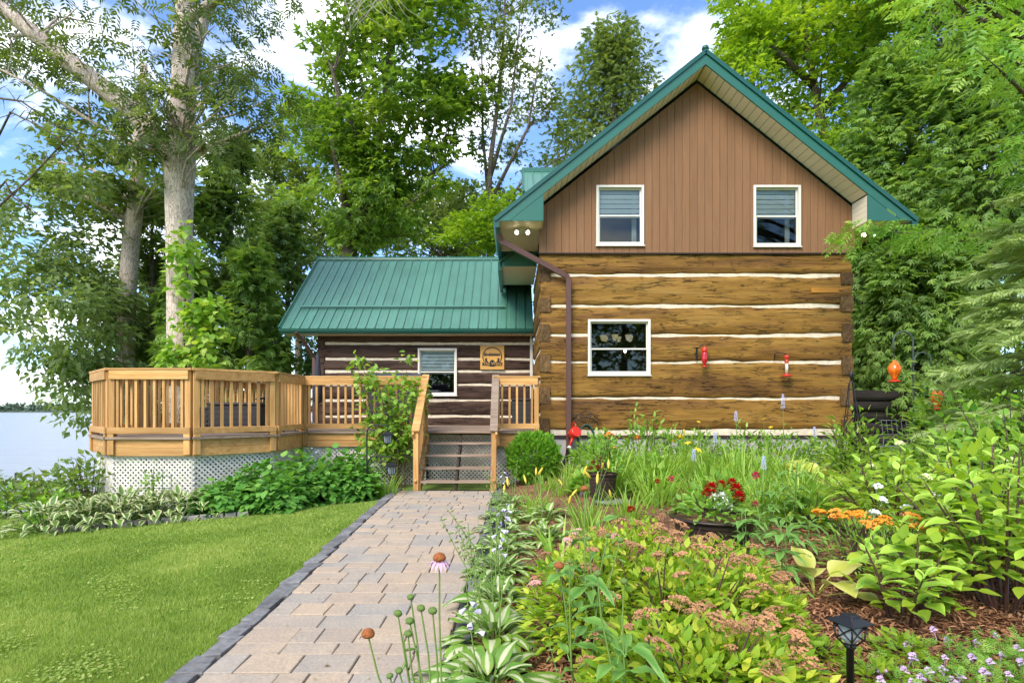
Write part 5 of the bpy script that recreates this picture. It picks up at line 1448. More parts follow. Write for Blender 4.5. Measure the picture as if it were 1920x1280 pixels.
broadleaf('maple_tree', 'tall bright green maple with a leaning trunk behind the wing roof', 650, 26,
          [(735, 120, 150, 130, 4), (700, 250, 170, 90, 3), (650, 350, 110, 110, 2.2), (760, 330, 120, 70, 1.4), (760, -60, 140, 120, 2), (690, 430, 150, 50, 1.2), (600, 190, 60, 60, 0.7), (860, 180, 60, 80, 0.8)], L_MAPLE, 61,
          [(640, 700), (655, 470), (675, 390), (700, 310), (722, 200), (735, 60), (745, -80)], (0.34, 0.34), 150, 95, crad=1.15, trad=0.42,
          limbs=[[(660, 450, 0), (640, 350, -1), (620, 260, -1)], [(690, 340, 0), (760, 250, 1), (790, 160, 1)], [(672, 400, 0), (760, 360, 1), (850, 300, 1.5)], [(705, 300, 0), (640, 200, -1), (620, 120, -2)]])
broadleaf('slender_ash_tree', 'slender sparse ash with many upright stems behind the wing roof', 930, 27,
          [(960, 60, 95, 130, 3), (930, 210, 60, 100, 1.2), (1010, 240, 60, 120, 1.2), (940, 380, 70, 90, 1.2), (900, 130, 40, 100, 0.8)], L_ASH, 62,
          [(925, 700), (920, 480), (915, 400), (920, 300), (935, 180), (945, 60), (950, -100)], (0.26, 0.2), 90, 46, crad=0.85, trad=0.2, flat=0.7, tint=(0.5, 0.2),
          limbs=[[(918, 400, 0), (905, 250, 0.5), (903, 60, 0.5)], [(920, 330, 0), (958, 200, -.5), (975, 40, -.5)], [(918, 380, 0), (990, 240, -.5), (1015, 90, -1)], [(920, 420, 0), (980, 340, 0), (1060, 290, 0)]])
cedar('pointed grey-green tree rising behind the main roof', 1150, 32, 75, 200, L_OAK, 63, n=110, per=95, name='pointed_tree', leaf=(0.42, 0.36), power=0.8, bottom=560, tint=(0.5, 0.2))
broadleaf('young_tree', 'small yellow-green tree behind the ridge of the wing roof', 960, 24, [(950, 420, 80, 70, 1), (900, 450, 70, 50, 1)], L_LIME, 64, [(950, 700), (948, 520), (950, 420)], (0.26, 0.24), 34, 70, crad=0.8, trad=0.12, tint=(0.2, 0.2))
broadleaf('maple_tree', 'sunlit yellow-green maple above the right slope of the roof', 1520, 25,
          [(1480, 130, 150, 130, 3), (1420, 60, 90, 80, 1.4), (1600, 60, 150, 110, 2.4), (1560, 260, 100, 110, 1.4), (1680, -40, 160, 100, 2)], L_LIME, 65,
          [(1640, 800), (1600, 500), (1560, 320), (1530, 180), (1510, 60), (1500, -80)], (0.30, 0.30), 140, 85, crad=1.05, trad=0.35, tint=(0.25, 0.26),
          limbs=[[(1570, 340, 0), (1480, 240, -1), (1400, 170, -1)], [(1540, 210, 0), (1620, 110, 0), (1680, 40, 0)], [(1525, 160, 0), (1440, 80, -1), (1380, 30, -1)]])
GR = 'bright cedars right of the house'
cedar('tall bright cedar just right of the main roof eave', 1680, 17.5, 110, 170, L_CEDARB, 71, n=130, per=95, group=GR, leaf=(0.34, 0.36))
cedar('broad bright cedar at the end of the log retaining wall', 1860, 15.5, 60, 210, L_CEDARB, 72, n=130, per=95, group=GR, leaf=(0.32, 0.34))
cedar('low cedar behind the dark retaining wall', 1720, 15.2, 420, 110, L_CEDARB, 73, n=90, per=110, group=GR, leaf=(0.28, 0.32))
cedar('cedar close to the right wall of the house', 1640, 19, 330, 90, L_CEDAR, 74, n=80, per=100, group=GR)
broadleaf('maple_tree', 'leafy maple filling the sky above the bright cedars', 1800, 21,
          [(1790, 60, 170, 140, 3), (1900, 150, 130, 150, 2), (1720, -60, 150, 100, 2)], L_MAPLE, 66, [(1830, 800), (1825, 450), (1815, 200), (1800, 20), (1790, -120)], (0.30, 0.30), 120, 85, crad=1.05, trad=0.32, tint=(0.55, 0.22))
# further trees closing the gaps behind
for i, (px_, Y_, crowns_, m_, lb_) in enumerate((
        (560, 36, [(520, 330, 90, 110, 1), (590, 440, 110, 60, 1)], L_OAK, 'distant grey-green tree behind the maple and the dark cedars'),
        (830, 38, [(830, 420, 130, 80, 1)], L_OAK, 'distant round tree low behind the maple trunk'),
        (290, 34, [(250, 560, 80, 90, 1), (270, 660, 60, 60, 1)], L_WILLOW, 'distant tree on the shore behind the lakeside tree'),
        (1300, 40, [(1300, 330, 160, 120, 1)], L_OAK, 'distant tree hidden mostly behind the main roof'))):
    broadleaf('distant_tree', lb_, px_, Y_, crowns_, m_, 80 + i, [(px_, 700), (px_, 500), (px_ - 10, crowns_[0][1])], (0.42, 0.40), 55, 80, crad=1.4, trad=0.3)

# near tree at the right edge: overhanging leaves and a bough in front of the eave
rng = np.random.default_rng(90); cl = []
addpx(10, 1800, 2000, -60, 120, 6.5, 8.5); addpx(7, 1850, 2020, 90, 260, 6.5, 8); addpx(6, 1700, 1860, -60, 40, 7, 9); addpx(5, 1930, 2060, 230, 420, 6.5, 8)
for x_, y_, Y_ in ((1600, 428, 10.7), (1640, 425, 10.6), (1680, 430, 10.4), (1715, 445, 10.2), (1760, 430, 9.8), (1590, 455, 10.8), (1810, 450, 9.5), (1850, 430, 9)): cl.append(tuple(P(x_, y_, Y_)))
tp = pp((2080, 1000, 8), (2075, 700, 8), (2060, 450, 8), (2040, 200, 8), (2000, -80, 8))
lim = [(pp((2065, 480, 8), (1950, 430, 8.6), (1830, 440, 9.4), (1720, 438, 10.2), (1600, 430, 10.7)), [0.04, 0.03, 0.02, 0.012, 0.005])]
cr_ = np.array([0.5] * 28 + [0.3] * 8)
tree('overhanging_tree', 'near leafy tree at the garden edge reaching a bough across the eave', tp[0][0], 8, tp, [0.2, 0.18, 0.15, 0.11, 0.05], np.array(cl), cr_, 22, T_PINN, (0.27, 0.34), L_GREEN, B_GREY, 91, droop=0.7, flat=0.7, limbs=lim, tint=(0.55, 0.2))
# blue-green spruce at the right edge
rng = np.random.default_rng(95)
bx_, by_ = P(1960, 0, 7.4).x, 7.4; zb = gz(bx_, by_)
sp = thing('spruce_tree', 'blue-green spruce with soft drooping boughs at the garden edge', 'tree', (bx_, by_, zb))
MB().tube([(bx_, by_, zb - .1), (bx_, by_, zb + 2.2), (bx_, by_, zb + 4.6)], [0.12, 0.08, 0.02], 9).build('trunk', B_GREY, sp)
pos = []; dr = []; q = MB()
for k in range(70):
    t = rng.random(); z0 = zb + 0.9 + 3.2 * t; L = 1.25 * (1 - t * 0.7) * rng.uniform(.75, 1.1); a = rng.random() * 2 * math.pi
    dv_ = np.array([math.cos(a), math.sin(a), 0]); pts = [np.array([bx_, by_, z0]) + dv_ * L * s_ + np.array([0, 0, -0.28 * L * s_ * s_ + 0.12 * L * s_]) for s_ in (0, .33, .66, 1)]
    q.tube(pts, [0.016, 0.012, 0.008, 0.003], 4, caps=False)
    for s_ in np.linspace(.25, 1, 16):
        i = min(2, int(s_ * 3)); p_ = pts[i] + (pts[i+1] - pts[i]) * (s_ * 3 - i)
        for sd in (-1, 1):
            side = np.array([-dv_[1], dv_[0], 0]) * sd
            l_ = 0.34 * L * (1.15 - s_)
            for j in range(3):
                pos.append(p_ + side * l_ * (j / 2.2) + dv_ * 0.1 * j); dr.append(dv_ * 0.8 + side * 0.7 + np.array([0, 0, -0.3]) + rng.normal(size=3) * .25)
prop(q.build('branches', B_TWIG, sp), kind='stuff')
T_NEED = T_multi([(0, 0.1 * k, s_ * 0.75, 0.32, 0.045, 0.0) for k in range(9) for s_ in (-1, 1)] + [(0, 0.85, 0, 0.3, 0.05, 0)])
pos = np.array(pos); dr = np.array(dr)
foliage('crown', T_NEED, pos, dr, np.array([0, 0, 1.0]) + rng.normal(size=(len(pos), 3)) * .35, 0.17 * rng.uniform(.8, 1.2, len(pos)), 0.17, rng.normal(.5, .2, len(pos)), L_SPRUCE, sp)

# trees behind the photographer (seen only as reflections in the panes)
for i, (x_, y_) in enumerate(((2, -24), (9, -22), (-6, -27), (15, -25))):
    rng = np.random.default_rng(200 + i)
    cl = ell_clumps(rng, (x_, y_, 8.5), (4.2, 3.5, 6.0), 46)
    tree('garden_tree', ['broad maple on the lawn behind the camera', 'rounded maple near the garden gate behind the camera', 'maple beside the lawn edge behind the camera', 'tall maple past the hydrangeas behind the camera'][i], x_, y_, [(x_, y_, -0.3), (x_, y_, 5), (x_, y_, 11)], [0.3, 0.25, 0.08], cl, 1.7, 40, T_MAPLE, (0.6, 0.6), L_MAPLE, B_GREY, 210 + i, nbranch=0.3)

# far shore wood
rng = np.random.default_rng(6); n = 9000
fx = rng.uniform(-1500, 500, n); fy_ = rng.uniform(645, 700, n); hh = 7 + 4 * np.array([mnoise.noise((a * .01, 3, 0)) for a in fx]); fz = LAKE + 1 + rng.random(n) * hh
foliage('far_wood', T_D, np.stack([fx, fy_, fz], 1), unit(rng, n), np.array([0, 0, 1.0]) + unit(rng, n) * .8, 5.0, 4.0, rng.normal(.5, .2, n), M_FARTREE)

# ------------------------------------------------------------------ lawn blades, clover, mulch chips
rng = np.random.default_rng(101)
n = 400000
u = rng.random(n); Y0, Y1 = 2.3, 10.6
yy = 1.0 / (1 / Y0 + u * (1 / Y1 - 1 / Y0))           # denser near the camera
yy = np.where(rng.random(n) < 0.35, rng.uniform(Y0, Y1, n), yy)
xl = -yy * 1.05 - 1.6; xr = np.array([pathL(a) - 0.135 + 0.03 * mnoise.noise((a * 7, 0, 0)) for a in yy])
xx = xl + rng.random(n) * (xr - xl)
keep = ~((xx < -3.9) & (yy > 8.9 + 0.0 * xx)) & (xx > -10.5)
front_bed = 7.62 + 0.34 * np.clip(xx + 6.5, 0, 6)       # beds in front of the lattice start here
keep &= ~((xx < -2.1) & (xx > -6.7) & (yy > front_bed))
xx, yy = xx[keep], yy[keep]; n = len(xx)
zz = np.array([gz(a, b) for a, b in zip(xx, yy)])
T_BLADE = (np.array([(-0.5, 0, 0), (0.5, 0, 0), (0, 1, 0)], float), [(0, 1, 2)])
pt = np.array([mnoise.noise((a * 1.1, b * 1.1, 0)) + 0.6 * mnoise.noise((a * 4, b * 4, 5)) for a, b in zip(xx, yy)])
d = np.stack([rng.normal(0, .55, n), rng.normal(0, .55, n), np.ones(n)], 1)
foliage('lawn_grass', T_BLADE, np.stack([xx, yy, zz], 1), d, np.stack([rng.normal(0, 1, n), -np.ones(n), np.zeros(n)], 1),
        rng.uniform(.022, .045, n) * (1 + .35 * (pt > .2)), rng.uniform(.0035, .006, n) * np.clip(yy / 3.2, 1, 2.4), .45 + .38 * pt + rng.normal(0, .26, n), L_LAWN)
# clover patches
n = 26000; yy = rng.uniform(2.4, 9, n); xx = -yy * 0.95 + rng.random(n) * (yy * 0.95 - 2.0); 
k = np.array([mnoise.noise((a * 1.7 + 9, b * 1.7, 3)) for a, b in zip(xx, yy)]); m_ = (k > .05 + .5 * rng.random(n)) & (xx < np.array([pathL(b) - .17 for b in yy])) & ~((yy > 7.62 + 0.34 * np.clip(xx + 6.5, 0, 6)) & (xx < -2.1))
xx, yy = xx[m_], yy[m_]; n = len(xx); zz = np.array([gz(a, b) for a, b in zip(xx, yy)]) + rng.uniform(.025, .045, n)
foliage('clover', T_D, np.stack([xx, yy, zz], 1), np.stack([rng.normal(size=n), rng.normal(size=n), rng.normal(0, .25, n)], 1), np.array([0, 0, 1.0]) + unit(rng, n) * .35, rng.uniform(.014, .026, n), rng.uniform(.014, .024, n), rng.normal(.62, .2, n), L_LAWN)
# a few fallen leaves and clippings on the pavers and the grass
n = 150; yy = rng.uniform(2.4, 10, n); xx = rng.uniform(-5, -.5, n); on = xx > np.array([pathL(b) - .15 for b in yy]); keep = on | (rng.random(n) < .35); xx, yy, on = xx[keep], yy[keep], on[keep]; n = len(xx)
zz = np.where(on, .057, np.array([gz(a, b) + .035 for a, b in zip(xx, yy)]))
foliage('fallen_leaves', T_D, np.stack([xx, yy, zz], 1), np.stack([rng.normal(size=n), rng.normal(size=n), np.zeros(n)], 1), np.array([0, 0, 1.0]) + unit(rng, n) * .15, rng.uniform(.012, .04, n), rng.uniform(.006, .018, n), rng.normal(.4, .3, n), leafmat('dry_leaf', (.10, .05, .02), (.24, .15, .05), (.30, .30, .08), .15))
# bark chips
def chipmat():
    m, t, b = newmat('bark_chip'); a = t.nodes.new('ShaderNodeAttribute'); a.attribute_name = 'tint'
    c = ramp(t, [(0, (0.09, 0.036, 0.018)), (0.45, (0.27, 0.122, 0.056)), (1, (0.50, 0.27, 0.14))], a.outputs['Fac'])
    t.links.new(c, b.inputs['Base Color']); b.inputs['Roughness'].default_value = 0.9; return m
M_CHIP = chipmat()
n = 42000; yy = 1.0 / (1 / 2.0 + rng.random(n) * (1 / 11.5 - 1 / 2.0)); xx = -0.2 + rng.random(n) * (yy * 0.92 + 0.3)
zz = np.array([gz(a, b) for a, b in zip(xx, yy)]) + .022 + rng.uniform(0, .012, n)
foliage('mulch_chips', T_D, np.stack([xx, yy, zz], 1), np.stack([rng.normal(size=n), rng.normal(size=n), rng.normal(0, .3, n)], 1), np.array([0, 0, 1.0]) + unit(rng, n) * .5, rng.uniform(.03, .085, n), rng.uniform(.008, .02, n), rng.normal(.5, .24, n), M_CHIP)

# ------------------------------------------------------------------ generic planting helpers
def shrub(name, label, x, y, r, h, T, leaf, nleaf, mat, seed, group=None, cat='shrub', z=None, stems=7, tint=(.5, .22), droop=.15, shape=0.6, part='foliage', upright=.35, low=0.1, stem_m=None, shell=0.45):
    """dome of leaves on real stems"""
    rng = np.random.default_rng(seed); z = gz(x, y) if z is None else z
    root = thing(name, label, cat, (x, y, z), group)
    q = MB()
    for k in range(stems):
        a = 2 * math.pi * k / stems + rng.random(); e = rng.uniform(.3, .75)
        tip = Vector((x + r * e * math.cos(a), y + r * e * math.sin(a), z + h * rng.uniform(.65, .95)))
        b_ = Vector((x + .12 * r * math.cos(a), y + .12 * r * math.sin(a), z - .03))
        q.tube([b_, b_.lerp(tip, .5) + Vector((rng.normal() * .03, rng.normal() * .03, .04 * h)), tip], [.008 + .006 * h, .007, .003], 5, caps=False)
    prop(q.build('stems', stem_m or B_TWIG, root), kind='stuff')
    v = unit(rng, nleaf); v[:, 2] = np.abs(v[:, 2]) * (1 - low) + low * rng.uniform(-.6, 1, nleaf)
    k = shell + (1 - shell) * rng.random(nleaf) ** .5
    lump = 1 + .16 * np.array([mnoise.noise((a * 2.2 + seed, b * 2.2, c * 2.2)) for a, b, c in v]) * 2
    pos = np.stack([x + v[:, 0] * r * k * lump, y + v[:, 1] * r * k * lump, z + np.maximum(.04, (v[:, 2] * .86 + .12) * h * k * lump)], 1)
    d = v * np.array([1, 1, .5]) + unit(rng, nleaf) * .55 + np.array([0, 0, upright - droop])
    up = np.array([0, 0, 1.0]) + v * .5 + unit(rng, nleaf) * .45
    s_ = rng.uniform(.7, 1.2, nleaf)
    foliage(part, T, pos, d, up, leaf[0] * s_, leaf[1] * s_, rng.normal(tint[0], tint[1], nleaf) + .15 * (k - .7), mat, root)
    return root

def blades(name, mat, x, y, z, n, L, W_, seed, parent, spread=.12, lean=.5, arch=.7, tint=(.5, .22), seg=6):
    """arching strap leaves of one clump"""
    rng = np.random.default_rng(seed); vs = []; fs = []; tn = []
    for i in range(n):
        a = rng.random() * 2 * math.pi; r0 = spread * math.sqrt(rng.random()); b = Vector((x + r0 * math.cos(a), y + r0 * math.sin(a), z - .02))
        a2 = a + rng.normal() * .5; l = L * rng.uniform(.6, 1.1); ln = lean * rng.uniform(.3, 1.2); ar = arch * rng.uniform(.5, 1.3)
        hd = Vector((math.cos(a2), math.sin(a2), 0)); sd_ = Vector((-hd.y, hd.x, 0)); w0 = W_ * rng.uniform(.7, 1.2); t_ = rng.normal(*tint)
        p = b.copy(); ang = ln * .6; bi = len(vs)
        for k in range(seg + 1):
            t = k / seg; w_ = w0 * (1 - t ** 2.2) * (.55 + .45 * min(1, t * 4)) * .5
            vs += [tuple(p - sd_ * w_ + Vector((0, 0, w_ * .3))), tuple(p + sd_ * w_ + Vector((0, 0, w_ * .3)))]; tn += [t_, t_]
            ang += ar * 1.6 / seg * (.4 + t); p = p + (hd * math.sin(ang) + Vector((0, 0, 1)) * math.cos(ang)) * (l / seg)
        fs += [(bi + 2*k, bi + 2*k + 1, bi + 2*k + 3, bi + 2*k + 2) for k in range(seg)]
    q = MB(); q.add(vs, fs, True); o = q.build(name, mat, parent)
    at = o.data.attributes.new('tint', 'FLOAT', 'POINT'); at.data.foreach_set('value', np.clip(tn, 0, 1).astype(np.float32)); o['kind'] = 'stuff'
    return o

# ---- hosta leaves: individual shared meshes
def hosta_mat(name, green, green2, cream, center):
    m, t, b = newmat(name); a = t.nodes.new('ShaderNodeAttribute'); a.attribute_name = 'across'
    v = coords(t, (3.2, 0.5, 1), rnd=True); f = noise_n(t, v, 9, 4, .6)
    ad = t.nodes.new('ShaderNodeMath'); ad.operation = 'MULTIPLY_ADD'; ad.inputs[1].default_value = .5; ad.inputs[2].default_value = -.25; t.links.new(f, ad.inputs[0])
    ad2 = t.nodes.new('ShaderNodeMath'); ad2.operation = 'ADD'; t.links.new(a.outputs['Fac'], ad2.inputs[0]); t.links.new(ad.outputs[0], ad2.inputs[1])
    oi = t.nodes.new('ShaderNodeObjectInfo'); g_ = ramp(t, [(0, green), (1, green2)], oi.outputs['Random'])
    if center is None: col = mixcol(t, ramp(t, [(.2, (0, 0, 0)), (.9, (1, 1, 1))], ad2.outputs[0]), g_, cream)
    elif center: col = mixcol(t, ramp(t, [(.24, (0, 0, 0)), (.44, (1, 1, 1))], ad2.outputs[0]), cream, g_)
    else: col = mixcol(t, ramp(t, [(.52, (0, 0, 0)), (.68, (1, 1, 1))], ad2.outputs[0]), g_, cream)
    t.links.new(col, b.inputs['Base Color']); b.inputs['Roughness'].default_value = .42
    w_ = t.nodes.new('ShaderNodeMath'); w_.operation = 'SINE'; mu = t.nodes.new('ShaderNodeMath'); mu.operation = 'MULTIPLY'; mu.inputs[1].default_value = 42; t.links.new(a.outputs['Fac'], mu.inputs[0]); t.links.new(mu.outputs[0], w_.inputs[0])
    bump(t, b, w_.outputs[0], .25, .004)
    tr = t.nodes.new('ShaderNodeBsdfTranslucent'); t.links.new(col, tr.inputs[0]); mx_ = t.nodes.new('ShaderNodeMixShader'); mx_.inputs[0].default_value = .28
    t.links.new(b.outputs[0], mx_.inputs[1]); t.links.new(tr.outputs[0], mx_.inputs[2]); t.links.new(mx_.outputs[0], t.nodes['Material Output'].inputs[0])
    return m
M_HOSTAW = hosta_mat('white_centred_hosta', (0.13, 0.28, 0.03), (0.25, 0.42, 0.05), (0.66, 0.68, 0.40), True)
M_HOSTAM = hosta_mat('cream_edged_hosta', (0.09, 0.19, 0.03), (0.16, 0.28, 0.045), (0.66, 0.66, 0.34), False)
M_HOSTAY = hosta_mat('golden_hosta', (0.40, 0.45, 0.05), (0.55, 0.56, 0.08), (0.66, 0.64, 0.18), None)
M_LEAFG = hosta_mat('plain_green_leaf', (0.09, 0.25, 0.035), (0.17, 0.36, 0.055), (0.22, 0.40, 0.08), None)
M_LEAFL = hosta_mat('fresh_lime_leaf', (0.26, 0.50, 0.04), (0.44, 0.64, 0.06), (0.48, 0.66, 0.09), None)

def big_leaf(name, mat, L, W_, pet, rise, curve, seed, wave=.04, fold=.18, nx=3, ny=9, tipw=1.0, shape=None):
    """leaf with petiole leaving the origin: goes out along +Y, up by 'rise' (angle), blade bends down by 'curve'"""
    rr = random.Random(seed); vs = []; ac = []; fs = []
    ang = rise; p = Vector((0, 0, 0)); pr = [(p.copy(), .004 + .012 * W_)]
    nP = 3
    if pet > 0:
        for k in range(nP):
            p = p + Vector((0, math.cos(ang), math.sin(ang))) * pet / nP; ang -= curve * .10; pr.append((p.copy(), .003 + .008 * W_))
    q = MB()
    if pet > 0:
        q.tube([a for a, b in pr], [b for a, b in pr], 4, caps=False)
        ac += [0.5] * len(q.v)
    b0 = len(q.v); rows = []
    prof = shape or [0.06, .52, .84, .99, 1.0, .92, .74, .48, .22, 0.0]
    for k in range(ny + 1):
        t = k / ny; f_ = t * (len(prof) - 1); i = min(int(f_), len(prof) - 2); w_ = W_ / 2 * (prof[i] + (prof[i+1] - prof[i]) * (f_ - i))
        up = Vector((0, -math.sin(ang), math.cos(ang)))
        for j in range(-nx, nx + 1):
            s_ = j / nx
            v_ = p + Vector((s_ * w_, 0, 0)) + up * (fold * abs(s_) * w_ - .25 * fold * (s_ * s_) * w_ + wave * L * math.sin(t * 9 + s_ * 2 + seed) * abs(s_) ** 2)
            q.v.append(tuple(v_)); ac.append(abs(s_))
        p = p + Vector((0, math.cos(ang), math.sin(ang))) * L / ny; ang -= curve * (0.5 + t) / ny
    m_ = 2 * nx + 1
    for k in range(ny):
        for j in range(2 * nx):
            q.f.append((b0 + k*m_ + j, b0 + k*m_ + j + 1, b0 + (k+1)*m_ + j + 1, b0 + (k+1)*m_ + j)); q.sm.append(True)
    me = q.mesh(name); at = me.attributes.new('across', 'FLOAT', 'POINT'); at.data.foreach_set('value', np.array(ac, np.float32)); me.materials.append(mat)
    return me
def hosta_set(mat, L, W_, pet, nx=2, ny=7):
    return [big_leaf('leaf', mat, L * s_, W_ * s_, pet * s_, r_, c_, i, nx=nx, ny=ny) for i, (s_, r_, c_) in enumerate(((.8, 1.25, 1.1), (.9, 1.05, 1.3), (1.0, .85, 1.5), (1.05, .62, 1.3), (1.0, .42, 1.0), (.9, .25, .7)))]
def hosta(label, x, y, meshes, n, scale, seed, group, name='hosta', flowers=None, z=None, spread=.05, tall=1.0):
    rr = random.Random(seed); z = gz(x, y) if z is None else z
    t = thing(name, label, 'hosta', (x, y, z), group)
    for i in range(n):
        f_ = (i + rr.random() * .6) / n; k = min(5, int(f_ * 6)); a = i * 2.399 + rr.uniform(-.3, .3)
        copy_part(meshes[k], t, (spread * f_ * math.cos(a + 1.57), spread * f_ * math.sin(a + 1.57), rr.uniform(0, .02)), (rr.uniform(-.1, .1), rr.uniform(-.12, .12), a), (lambda q_: (q_, q_, q_ * tall))(scale * rr.uniform(.8, 1.15)), 'leaf')
    if flowers:
        for i in range(flowers):
            flower_spike(t, rr, scale)
    return t
M_LILAC = plain('pale_lilac_petal', (0.62, 0.56, 0.70), .6)
M_STALK = plain('green_stalk', (0.15, 0.24, 0.05), .6)
T_BELL = None
def spike_mesh(seed, h=.55):
    rr = random.Random(seed); q = MB(); pts = [(0, 0, 0), (.01, .02, h * .35), (.03, .05, h * .7), (.05, .10, h)]
    q.tube(pts, [.004, .0035, .003, .0015], 5, caps=False)
    for k in range(9):
        t = .55 + .45 * k / 9; a = k * 2.4; b = Vector((.03 * t + .02, .06 * t, h * t)); dd = Vector((math.cos(a), math.sin(a), -.35)).normalized()
        q.tube([b, b + dd * .016, b + dd * .030], [.003, .006 * (1.2 - .05 * k), .002], 5, caps=False)
    me = q.mesh('flower_stalk'); me.materials.append(M_STALK); return me
def spike_fl(seed, h=.55):
    rr = random.Random(seed + 5); q = MB()
    for k in range(6):
        t = .55 + .3 * k / 6; a = k * 2.4; b = Vector((.03 * t + .02, .06 * t, h * t)); dd = Vector((math.cos(a), math.sin(a), -.6)).normalized()
        q.tube([b + dd * .015, b + dd * .03, b + dd * .05], [.004, .007, .014], 6, caps=False)
    me = q.mesh('bells'); me.materials.append(M_LILAC); return me
SPK = [(spike_mesh(i), spike_fl(i)) for i in range(3)]
def flower_spike(t, rr, scale):
    a = rr.uniform(0, 6.28); k = rr.randrange(3); s_ = rr.uniform(.8, 1.25)
    o = copy_part(SPK[k][0], t, (.06 * math.cos(a), .06 * math.sin(a), .02), (rr.uniform(-.35, .35), rr.uniform(-.75, .0), rr.uniform(-.5, .5)), s_ * 1.15, 'flower_stalk')
    if rr.random() < .14: copy_part(SPK[k][1], o, (0, 0, 0), None, None, 'bells')['kind'] = 'stuff'

HW = hosta_set(M_HOSTAW, .24, .105, .14)
HM = hosta_set(M_HOSTAM, .17, .085, .20)
HYm = hosta_set(M_HOSTAY, .30, .22, .18)
HG = hosta_set(M_LEAFG, .26, .15, .15)
# hostas along the right edge of the path
GH = 'white-centred hostas along the path edge'
rows = [(-.10, 2.40, 32, 1.1), (.28, 2.25, 32, 1.1), (-.12, 2.95, 32, 1.1), (-.12, 3.55, 30, 1.05), (-.10, 4.2, 28, 1.05), (-.10, 4.95, 28, 1.05), (-.10, 5.7, 26, 1.05), (-.08, 6.5, 26, 1.05), (.38, 6.1, 22, 1.0), (-.06, 7.4, 26, 1.05), (.45, 7.2, 20, 1.0), (-.02, 8.4, 24, 1.05), (-.20, 2.02, 30, 1.1)]
hl = ['beside the purple coneflowers', 'under the tall coneflower buds', 'behind the coneflower clump', 'against the front of the spirea', 'with long seed stalks leaning over the pavers', 'short of the hidden path light', 'in front of the hidden path light', 'just past the hidden path light', 'between path light and spirea', 'near the yellow daylily buds', 'amid the yellow daylilies', 'closest to the foot of the steps', 'at the foot of the pink coneflower bloom']
for i, (x_, y_, n_, s_) in enumerate(rows):
    hosta('white-centred hosta ' + hl[i], x_, y_, HW, n_ + 14, s_ * .92, 300 + i, GH, flowers=(7 if i in (3, 4, 5) else 4 if i in (9, 11) else 1))
# hostas at the deck corner
GD = 'cream-edged hostas in front of the deck lattice'
dl = ['at the lake end of the deck bed', 'second from the lake end of the deck bed', 'behind the stone edging at the deck corner', 'in the middle of the deck bed edging', 'in front of the metal trellis', 'next to the green hydrangea under the deck', 'against the lattice behind the other hostas']
for i, (x_, y_, s_) in enumerate(((-6.35, 7.75, 1.25), (-5.95, 7.95, 1.3), (-5.55, 8.05, 1.3), (-5.2, 8.25, 1.25), (-4.85, 8.35, 1.25), (-4.5, 8.5, 1.15), (-5.75, 8.45, 1.3))):
    hosta('cream-edged hosta ' + dl[i], x_, y_, HM, 64, s_ * .95, 330 + i, GD, spread=.2, tall=1.55)
# golden hostas
hosta('golden-yellow hosta with a few broad leaves on open mulch', P(1535, 0, 4.0).x, 4.05, HYm, 9, .95, 350, 'golden hostas')
hosta('golden-green hosta in front of the log house wall', P(1470, 0, 9.6).x, 9.4, HYm, 22, 1.3, 351, 'golden hostas')
hosta('golden-green hosta beside the flagstone', P(1510, 0, 9.2).x, 8.9, HYm, 20, 1.25, 352, 'golden hostas')
# edging bricks of the deck bed
M_EDGE = plain('grey_brick_edging', (0.27, 0.25, 0.22), .9, var=.2, scale=12, bmp=.4, obj_rnd=.15)
ed_ = thing('bed_edging', 'curved grey brick edging in front of the cream-edged hostas', 'edging', (-5.4, 7.7, gz(-5.4, 7.7)))
for i in range(15):
    t = i / 14; x_ = -6.1 + 2.2 * t; y_ = 7.55 + .34 * (x_ + 6.3) * .8 + .06; z_ = gz(x_, y_)
    q = MB().beam((x_ - .07, y_ - .02, z_ + .03), (x_ + .068, y_ + .02, z_ + .03), .10, .1); q.build('brick', M_EDGE, ed_, bevel=.008)

# ------------------------------------------------------------------ dark green hydrangeas under the deck
GHY = 'green hydrangeas in front of the lattice'
hyl = ['green hydrangea next to the cream-edged hostas', 'broad green hydrangea below the octagonal corner post', 'green hydrangea in the middle of the lattice skirt', 'tall green hydrangea under the straight railing', 'green hydrangea behind the shepherd hook', 'low green hydrangea spilling onto the lawn']
for i, (x_, y_, r_, h_) in enumerate(((-4.35, 8.7, .52, .58), (-3.85, 9.0, .58, .78), (-3.3, 9.45, .62, .86), (-2.9, 9.95, .6, .9), (-2.72, 9.55, .45, .66), (-3.6, 8.75, .52, .56))):
    shrub('hydrangea', hyl[i], x_, y_, r_, h_, T_L, (.125, .11), 900, L_HYD, 400 + i, GHY, tint=(.5, .24), droop=.5, upright=.15, low=.25, shell=.6)
# climbing rose / vine at the stair rail
cv = thing('climbing_shrub', 'light green climbing shrub growing through the railing beside the steps', 'climber', (-2.25, 10.75, 0))
rng = np.random.default_rng(420); q = MB(); cl = []
for k in range(16):
    tip = P(rng.uniform(668, 795), rng.uniform(672, 830), rng.uniform(10.6, 11.2)); b_ = Vector((-2.15 + rng.normal() * .1, 10.7, -.02)); mid = b_.lerp(tip, .5) + Vector((rng.normal() * .08, -.05, .12))
    q.tube([b_, b_.lerp(mid, .5), mid, mid.lerp(tip, .5) + Vector((0, 0, .05)), tip], [.012, .01, .008, .006, .003], 5, caps=False)
    cl += [tuple(mid.lerp(tip, s_)) for s_ in (.2, .6, 1.0)] + [tuple(mid)]
for _ in range(26): cl.append(tuple(P(rng.uniform(690, 785), rng.uniform(700, 850), rng.uniform(10.6, 11.1))))
prop(q.build('stems', B_TWIG, cv), kind='stuff')
cl = np.array(cl); pos, d, up, idx = clump_leaves(rng, cl, np.full(len(cl), .17), 15, .9, None, .2, .6)
